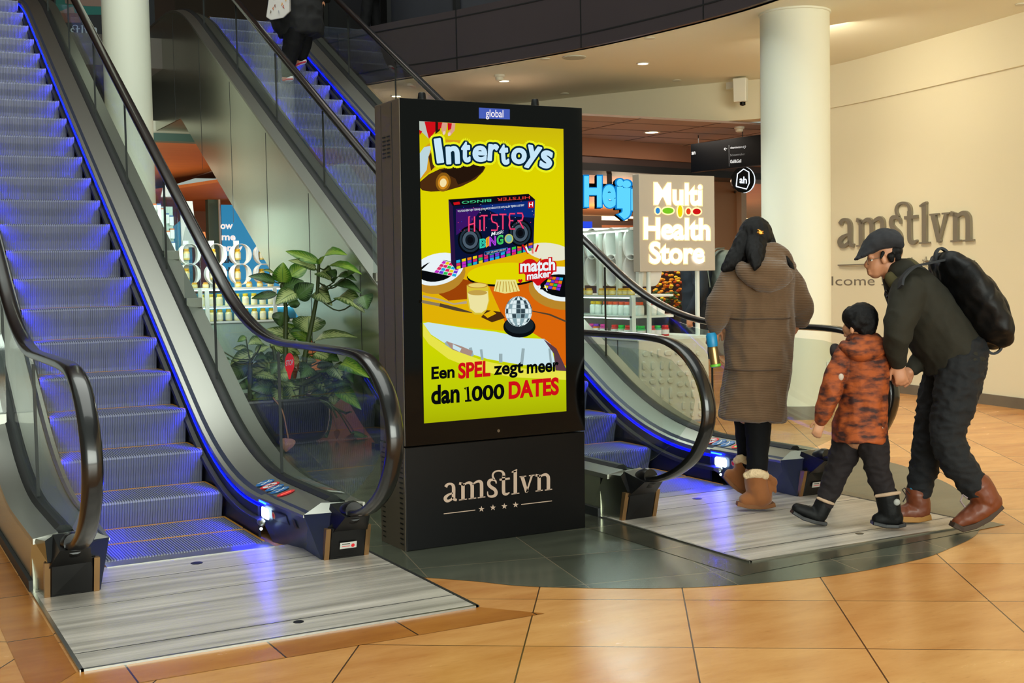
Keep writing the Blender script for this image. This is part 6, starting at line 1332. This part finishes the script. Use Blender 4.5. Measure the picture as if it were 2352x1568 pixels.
# ---------------------------------------------------------------- man bending to the boy
F = Fig(6.40)
ma = empty('person', tuple(onz(2190, 1212)), 'person in a flat cap and dark olive jacket bending down to hold a small hand', 'person')
mb = MB(); F.ball(mb, 2036, 584, 37, 36, .076).limb(mb, [(2026, 596, 30, 0, 1.0), (2012, 618, 24, 0, 1.0), (2011, 634, 15, 0, 1.2)]).limb(mb, [(1997, 603, 4.5, 0), (1990, 616, 6, 0), (1994, 621, 5, 0)], 1.2).limb(mb, [(1999, 596, 6, -.035), (1998, 594, 6, 0), (1999, 596, 6, .035)]).limb(mb, [(1997, 629, 4.5, -.018), (1995.5, 629, 5, 0), (1997, 629, 4.5, .018)]).limb(mb, [(1998, 636, 4.5, -.014), (1997, 636, 5, 0), (1998, 636, 4.5, .014)])
F.ball(mb, 2030, 603, 7, 13, .010, -.076, -.25).ball(mb, 2033, 606, 5, 10, .014, .074).limb(mb, [(2036, 615, 24, 0), (2062, 650, 27, 0)])
F.limb(mb, [(2070, 655, 38, 0, 1.5), (2120, 720, 50, 0, 1.4), (2180, 820, 54, 0, 1.3)]).limb(mb, [(2085, 680, 24, -.16), (2062, 770, 19, -.17), (2056, 830, 14, -.10), (2064, 850, 12, -.06)]).limb(mb, [(2100, 690, 24, .16), (2135, 790, 18, .15), (2105, 845, 14, .06), (2088, 862, 12, .02)])
F.limb(mb, [(2185, 840, 38, .10), (2140, 1000, 25, .12), (2114, 1130, 17, .12), (2112, 1180, 16, .12), (2060, 1188, 11, .12)]).limb(mb, [(2200, 840, 38, -.10), (2178, 1015, 25, -.12), (2240, 1125, 17, -.13), (2262, 1165, 16, -.13), (2215, 1200, 11, -.13)])
hand(F, mb, 2062, 842, 78, -.07, .95, .8, -1); hand(F, mb, 2094, 858, 150, .02, .95, .8, 1)
soft(mb, 'body', SKIN, ma, .0055, 3)
for dz in (-.033, .033):
    mb = MB(); F.ball(mb, 2003, 605, 4, 4, .009, dz); ey = soft(mb, 'eye', EYEW, ma, .002, 1); mb = MB(); F.ball(mb, 2000, 605, 2, 2.4, .005, dz); soft(mb, 'iris', EYEB, ey, .0012, 1)
GLM = M('spectacle_frame', '8a8478', .3, .8)
mb = MB()
for dz in (-.033, .033):
    ring = [F.p(1994 + 2 * math.cos(t), 607 + 8.5 * math.sin(t), dz + .019 * math.cos(t)) for t in [math.tau * i / 20 for i in range(21)]]; mb.tube(ring, .0012, GLM, 6)
mb.tube([F.p(1996, 605, -.052), F.p(2029, 598, -.080)], .0013, GLM, 6); mb.tube([F.p(1996, 605, .052), F.p(2029, 598, .080)], .0013, GLM, 6); mb.tube([F.p(1994, 604, -.014), F.p(1993, 603, .0), F.p(1994, 604, .014)], .0012, GLM, 6); mb.build('spectacles', ma, 40)
mb = MB(); F.ball(mb, 2048, 584, 24, 20, .082, 0).limb(mb, [(2052, 592, 15, 0, 2.2), (2056, 606, 12, 0, 2.4)]).limb(mb, [(2028, 588, 5, -.078), (2024, 600, 3, -.08)]).limb(mb, [(2046, 596, 9, -.072), (2048, 606, 6, -.07)]); soft(mb, 'hair', HAIR, ma, .005, 3)
CAPM = M('grey_tweed_cap', '26272c', .9, var=.25, vscale=60)
mb = MB(); F.limb(mb, [(2058, 572, 14, 0, 3.2), (2046, 562, 25, 0, 2.0), (2026, 560, 27, 0, 1.85), (2006, 569, 22, 0, 2.0), (1990, 583, 13, 0, 2.6), (1977, 595, 6, 0, 4.0)], n=20).limb(mb, [(1995, 585, 6, 0, 6), (1980, 594, 3.5, 0, 9), (1967, 603, 2.5, 0, 8)], n=20); soft(mb, 'flat_cap', CAPM, ma, .006, 4, .003, 20)
JK = M('olive_jacket', '1b190c', .85, var=.2, vscale=4, bump=.2, bscale=30)
mb = MB(); F.limb(mb, [(2068, 640, 40, 0, 1.5), (2092, 672, 55, 0, 1.65), (2120, 720, 66, 0, 1.4), (2155, 770, 70, 0, 1.25), (2185, 815, 68, 0, 1.2), (2197, 846, 70, 0, 1.2)], n=24, flat=True)
F.limb(mb, [(2090, 678, 40, -.15), (2074, 725, 36, -.18), (2062, 775, 30, -.18), (2058, 815, 23, -.12), (2062, 840, 17, -.08)]).limb(mb, [(2105, 690, 38, .15), (2135, 760, 32, .17), (2138, 800, 27, .14), (2112, 838, 21, .07), (2096, 855, 16, .03)])
jk = soft(mb, 'jacket', JK, ma, .009, 5, .010, 8, (1, 1, 1), 2)
mb = MB(); F.limb(mb, [(2046, 645, 15, -.07), (2062, 662, 16, -.10), (2085, 640, 17, -.09), (2090, 612, 12, -.03)]).limb(mb, [(2046, 645, 13, .05), (2064, 640, 16, .09), (2088, 620, 14, .06)]).limb(mb, [(2042, 650, 12, 0, 2), (2050, 668, 14, 0, 2.4)]).limb(mb, [(2086, 610, 11, 0, 3), (2096, 622, 12, 0, 4)]); soft(mb, 'collar', M('olive_collar', '4a4322', .85, var=.2, vscale=8), jk, .007, 4)
mb = MB(); F.limb(mb, [(2036, 676, 4, -.05), (2043, 683, 4, -.05), (2038, 690, 3, -.05)]); soft(mb, 'toggle', BLACKP, jk, .003, 1)
JEAN = M('dark_jeans', '080b10', .85, var=.2, vscale=10, bump=.2, bscale=60)
mb = MB(); F.limb(mb, [(2192, 820, 62, .04, 1.1), (2180, 870, 56, .09), (2155, 940, 47, .11), (2137, 1005, 35, .12), (2128, 1060, 33, .12), (2115, 1110, 28, .12), (2110, 1140, 25, .12)]).limb(mb, [(2204, 820, 60, -.04, 1.1), (2204, 870, 52, -.09), (2190, 940, 45, -.11), (2176, 1010, 36, -.12), (2196, 1065, 35, -.13), (2222, 1102, 31, -.13), (2240, 1128, 28, -.13)]); soft(mb, 'trousers', JEAN, ma, .008, 4, .011, 13, (1, 1, 1.7), 4)
BRB = M('brown_leather', '6a3010', .55, var=.25, vscale=14, coat=.15); SOLE2 = M('boot_sole', '3a2818', .7); MIDS = M('tan_midsole', '9a6a28', .6)
mb = MB(); F.limb(mb, [(2106, 1140, 27, .12), (2110, 1160, 26, .12), (2113, 1178, 24, .12)]).limb(mb, [(2114, 1180, 22, .12), (2085, 1184, 21, .12), (2052, 1190, 15, .12)], 1.05); bt = soft(mb, 'boot', BRB, ma, .007, 3, .003, 20)
sole(F, [(2030, 1198), (2065, 1203), (2105, 1204), (2136, 1199)], MIDS, bt, .03, [.034, .05, .046, .036], .12); mb = MB(); F.limb(mb, [(2098, 1128, 10, .10), (2102, 1142, 10, .09)]); soft(mb, 'sock', M('blue_sock', '2a86b0', .9), ma, .006, 2)
mb = MB(); mb.tube([F.p(x, y, w_) for x, y, w_ in ((2074, 1160, .04), (2082, 1146, .045), (2072, 1132, .04), (2078, 1128, .04), (2090, 1142, .05))], .0035, M('dark_lace', '1a0c0a', .7), 6); mb.build('lace', bt)
mb = MB(); F.limb(mb, [(2244, 1122, 32, -.13), (2258, 1142, 31, -.13), (2268, 1160, 29, -.13)]).limb(mb, [(2276, 1158, 25, -.13), (2248, 1180, 25, -.13), (2222, 1198, 21, -.13), (2202, 1208, 15, -.13)], 1.05); bt = soft(mb, 'boot', BRB, ma, .007, 3, .003, 20)
sole(F, [(2183, 1216), (2205, 1226), (2235, 1218), (2270, 1200), (2302, 1172)], SOLE2, bt, .028, [.034, .048, .05, .046, .036], -.13)
mb = MB(); mb.tube([F.p(x, y, w_) for x, y, w_ in ((2216, 1172, -.20), (2206, 1158, -.21), (2212, 1144, -.20), (2222, 1152, -.215))], .005, M('grey_lace', '8a7a7c', .8), 6); mb.build('lace', bt)
# backpack worn by the man
bk = empty('backpack', tuple(F.p(2225, 690)), 'black backpack on the back of the bending person in the flat cap', 'backpack')
BPM = M('black_nylon', '08090c', .55, spec=.3, var=.2, vscale=6, bump=.25, bscale=25)
mb = MB(); F.limb(mb, [(2172, 612, 26, .0, 3.6), (2196, 645, 40, .0, 3.0), (2226, 695, 48, .0, 2.7), (2256, 745, 44, .0, 2.8), (2282, 785, 24, .0, 4.0)], n=24); body_ = soft(mb, 'pack_body', BPM, bk, .009, 5, .010, 10)
mb = MB(); F.limb(mb, [(2232, 655, 20, 0, 5), (2262, 705, 26, 0, 4), (2284, 752, 18, 0, 5)], n=20); soft(mb, 'front_pocket', BPM, bk, .008, 5, .006, 12)
STR = M('strap_webbing', '1c2026', .7)
def strap(F, pts, wd, name, parent, mat=STR, th=.006):
    mb = MB(); C = [Vector(q) for q in crom([tuple(F.p(*q)) for q in pts], 6)]; out = []
    for i, c in enumerate(C):
        t = (C[min(i + 1, len(C) - 1)] - C[max(i - 1, 0)]).normalized(); sd = VIEW - t * VIEW.dot(t); sd.normalize(); n = t.cross(sd); out.append([c + sd * a * wd + n * b * th for a, b in ((-1, -1), (1, -1), (1, 1), (-1, 1))])
    mb.rings(out, mat); return mb.build(name, parent, 40)
strap(F, [(2148, 606, -.02), (2150, 588, -.02), (2160, 578, -.02), (2174, 586, -.02), (2184, 604, -.02)], .016, 'grab_handle', bk)
strap(F, [(2165, 606, -.10), (2135, 612, -.13), (2098, 622, -.17), (2074, 645, -.21), (2068, 668, -.235)], .028, 'shoulder_strap', bk)
strap(F, [(2165, 606, .10), (2135, 612, .12), (2098, 622, .14), (2064, 655, .16)], .028, 'shoulder_strap', bk)
strap(F, [(2262, 792, -.08), (2268, 812, -.08), (2282, 820, -.08), (2298, 810, -.08), (2302, 786, -.08)], .008, 'loose_strap', bk)
mb = MB(); F.ball(mb, 2286, 762, 8, 6, .008, -.105); soft(mb, 'reflective_logo', M('silver_patch', '5a7aa8', .35, .5), bk, .003, 1)

bo.location.z += .016; ma.location.z += .018; bk.location.z += .018; wo.location.z += .010; wb.location.z += .010
# ---------------------------------------------------------------- other people
def passer(px, yf, D, H_, label, coatm, trm, facing=0, coat_len=.5, stride=.25, hair=True):
    """simple full figure: px centre, yf foot row, D distance, H_ height in metres"""
    F = Fig(D); u = H_ / 7.5 / F.r(1); o = empty('person', tuple(F.p(px, yf)), label, 'person'); Y = lambda h: yf - h * 7.5 * u
    X = lambda k: px + k * u; f = facing
    mb = MB(); F.ball(mb, X(.05 * f), Y(.925), .40 * u, .5 * u, .095).ball(mb, X(.36 * f), Y(.92), .1 * u, .12 * u, .02).limb(mb, [(X(0), Y(.88), .2 * u, 0), (X(0), Y(.82), .26 * u, 0)]).limb(mb, [(X(0), Y(.80), .55 * u, 0, .8), (X(0), Y(.62), .5 * u, 0, .8), (X(0), Y(.5), .55 * u, 0, .8)])
    for sg in (-1, 1):
        F.limb(mb, [(X(.0), Y(.79), .2 * u, .17 * sg), (X(.1 * sg * f), Y(.62), .17 * u, .22 * sg), (X(.35 * f), Y(.48), .13 * u, .2 * sg)]); hand(F, mb, X(.35 * f), Y(.48), 90, .2 * sg, .9, .5)
        F.limb(mb, [(X(0), Y(.5), .34 * u, .09 * sg), (X(stride * sg * .5), Y(.27), .24 * u, .09 * sg), (X(stride * sg), Y(.06), .16 * u, .09 * sg), (X(stride * sg + .3 * f), Y(.03), .13 * u, .09 * sg)])
    soft(mb, 'body', SKIN, o, .009, 3)
    mb = MB(); F.limb(mb, [(X(0), Y(.835), .34 * u, 0, 1.2), (X(0), Y(.80), .72 * u, 0, .8), (X(0), Y(.65), .66 * u, 0, .8), (X(0), Y(coat_len + .02), .70 * u, 0, .8)], n=20, flat=True)
    for sg in (-1, 1): F.limb(mb, [(X(.0), Y(.79), .32 * u, .17 * sg), (X(.1 * sg * f), Y(.62), .27 * u, .24 * sg), (X(.33 * f), Y(.50), .2 * u, .21 * sg)])
    soft(mb, 'coat', coatm, o, .014, 4, .012, 7)
    mb = MB()
    for sg in (-1, 1): F.limb(mb, [(X(0), Y(.52), .42 * u, .09 * sg), (X(stride * sg * .5), Y(.27), .32 * u, .09 * sg), (X(stride * sg), Y(.06), .25 * u, .09 * sg)])
    soft(mb, 'trousers', trm, o, .013, 4, .006, 9)
    for sg in (-1, 1):
        mb = MB(); F.limb(mb, [(X(stride * sg - .12 * f), Y(.028), .22 * u, .09 * sg), (X(stride * sg + .35 * f), Y(.022), .17 * u, .09 * sg)]); soft(mb, 'shoe', M('dark_shoe', '14120f', .5), o, .009, 2)
    mb = MB(); F.ball(mb, X(-.06 * f), Y(.94), .44 * u, .48 * u, .105); soft(mb, 'hair', HAIR, o, .01, 3); return o, F, X, Y
NAVY = M('navy_coat', '0a1824', .8, var=.2, vscale=4); BLKC = M('black_coat', '08080a', .85); GRYC = M('grey_brown_coat', '3a3630', .85, var=.3, vscale=5)
dep_s = 12.6; q_ = Vector((0, 0, 0)); yf_s = next(y for y in range(1400, 660, -1) if depth_of(onz(1605, y)) > dep_s)
sh0 = passer(1603, yf_s, dep_s, 1.84, 'person in a navy coat with a grey backpack, half hidden behind the store sign', NAVY, M('navy_trousers', '10161e', .85), -1, .30, .2)
F = Fig(dep_s); bk2 = empty('backpack', tuple(F.p(1655, 650)), 'grey green backpack on the person standing behind the store sign', 'backpack'); GB = M('grey_green_canvas', '5a625a', .8, var=.15, vscale=6)
mb = MB(); F.limb(mb, [(1662, 600, 30, .0, 1.6), (1664, 650, 36, .0, 1.6), (1660, 700, 32, .0, 1.6)], n=20); soft(mb, 'pack_body', GB, bk2, .012, 4, .008, 8)
mb = MB(); F.limb(mb, [(1682, 655, 20, -.02, 2), (1680, 695, 20, -.02, 2)], n=16); soft(mb, 'front_pocket', GB, bk2, .01, 4); strap(F, [(1660, 570, -.10), (1640, 575, -.16), (1625, 610, -.21), (1630, 660, -.22)], .03, 'shoulder_strap', bk2, GB)
# rider on the farther escalator
F = Fig(13.45); ri = empty('person', tuple(F.p(672, 195)), 'person in black going up the farther escalator in white and red trainers', 'person')
mb = MB(); F.ball(mb, 690, -175, 18, 23, .09).limb(mb, [(690, -155, 9, 0), (688, -130, 12, 0)]).limb(mb, [(688, -120, 32, 0, .8), (686, -30, 28, 0, .8), (684, 30, 30, 0, .8)]).limb(mb, [(684, 30, 18, -.08), (672, 110, 13, -.08), (661, 178, 8, -.08), (652, 188, 6, -.08)]).limb(mb, [(690, 30, 18, .08), (698, 95, 13, .08), (692, 142, 8, .08), (682, 152, 6, .08)]).limb(mb, [(655, -110, 11, -.05), (640, -50, 9, -.1), (640, 0, 7, -.1)]).limb(mb, [(722, -110, 11, .05), (735, -50, 9, .05), (735, 5, 7, .0)])
hand(F, mb, 640, 0, 90, -.1, .9, .7); hand(F, mb, 735, 5, 90, 0, .9, .5); soft(mb, 'body', SKIN, ri, .009, 3)
mb = MB(); F.limb(mb, [(689, -138, 16, 0, 1.2), (688, -115, 46, 0, .7), (686, -40, 48, 0, .8), (684, 20, 56, 0, .8), (690, 60, 54, 0, .8), (692, 90, 50, 0, .8)], n=20, flat=True).limb(mb, [(655, -110, 17, -.05), (638, -50, 15, -.1), (638, -10, 12, -.1)]).limb(mb, [(722, -110, 17, .05), (738, -50, 15, .05), (736, 0, 12, .0)]).limb(mb, [(640, 40, 22, 0, 1.5), (645, 65, 20, 0, 1.5)]); soft(mb, 'coat', BLKC, ri, .014, 4, .012, 7)
mb = MB(); F.limb(mb, [(682, 60, 25, -.08), (672, 110, 22, -.08), (663, 150, 16, -.08), (660, 176, 13, -.08)]).limb(mb, [(696, 60, 24, .08), (698, 100, 20, .08), (693, 138, 13, .08)]); soft(mb, 'trousers', BLACKCL, ri, .012, 4, .006, 9)
SNK = M('white_trainer', 'dcd6dc', .5); RST = M('red_stripe', 'c01838', .5)
for hx, hy, tx, ty, w_ in ((668, 186, 652, 189, -.08), (698, 146, 682, 155, .08)):
    mb = MB(); F.limb(mb, [(hx, hy, 7.5, w_), ((hx + tx) / 2, (hy + ty) / 2 - 1, 6.5, w_), (tx, ty, 4.5, w_)]); sh = soft(mb, 'trainer', SNK, ri, .006, 2); mb = MB(); F.limb(mb, [(hx + 4, hy + 2, 1.8, w_ - .032), ((hx + tx) / 2, (hy + ty) / 2 + 1, 2, w_ - .034), (tx - 2, ty + 2, 1.6, w_ - .028)]); soft(mb, 'side_stripe', RST, sh, .003, 1)
tb = empty('tote_bag', tuple(F.p(640, 25, -.3)), 'white patterned tote bag hanging from the arm of the person on the escalator', 'bag'); TM = M('tote_canvas', 'b8b4b0', .8, var=.1, vscale=6)
mb = MB(); w_ = -.33; fr_ = [(624, -30), (664, -30), (665, 34), (650, 48), (622, 53), (611, 46), (616, 10)]; mb.hexa([F.p(x, y, w_) for x, y in fr_], [F.p(x + 4, y - 2, w_ + .09) for x, y in fr_], TM); bg_ = mb.build('bag_body', tb, bevel=.01)
A = Art(lambda x, y, k: F.p(x, y, w_ - .004 - .001 * k)); rr = random.Random(3)
for x, y, c in ((628, 26, 'a8501c'), (632, 20, '6a2a14'), (648, 16, 'c07818'), (652, 22, 'a02818'), (630, 2, '5a6a3a'), (644, -4, 'b08020'), (656, 6, 'c08a30'), (622, 34, '5a4a3a'), (640, 34, '8a8a90')): A.stroke([(x, y - 4), (x + rr.uniform(-2, 2), y), (x + rr.uniform(-2, 2), y + 4)], [1, 2.4, .8], M('tote_' + c, c, .8))
A.mb.build('printed_pattern', bg_); strap(F, [(630, -30, -.28), (634, -50, -.2), (650, -50, -.2), (658, -30, -.28)], .012, 'handle', tb, TM)
ri.location.z += .03; tb.location.z += .03
# two people upstairs behind the gallery edge
u1 = passer(728, 92, 15.9, 1.75, 'dark figure standing upstairs in the shop behind the rider', BLKC, BLACKCL, 1, .3, .1)
u2 = passer(850, 66, 15.7, 1.75, 'blurred figure in a grey brown coat walking upstairs behind the gallery edge', GRYC, BLACKCL, 1, .3, .35)

u1[0].location.z -= .06; u2[0].location.z -= .155; sh0[0].location.z += .02
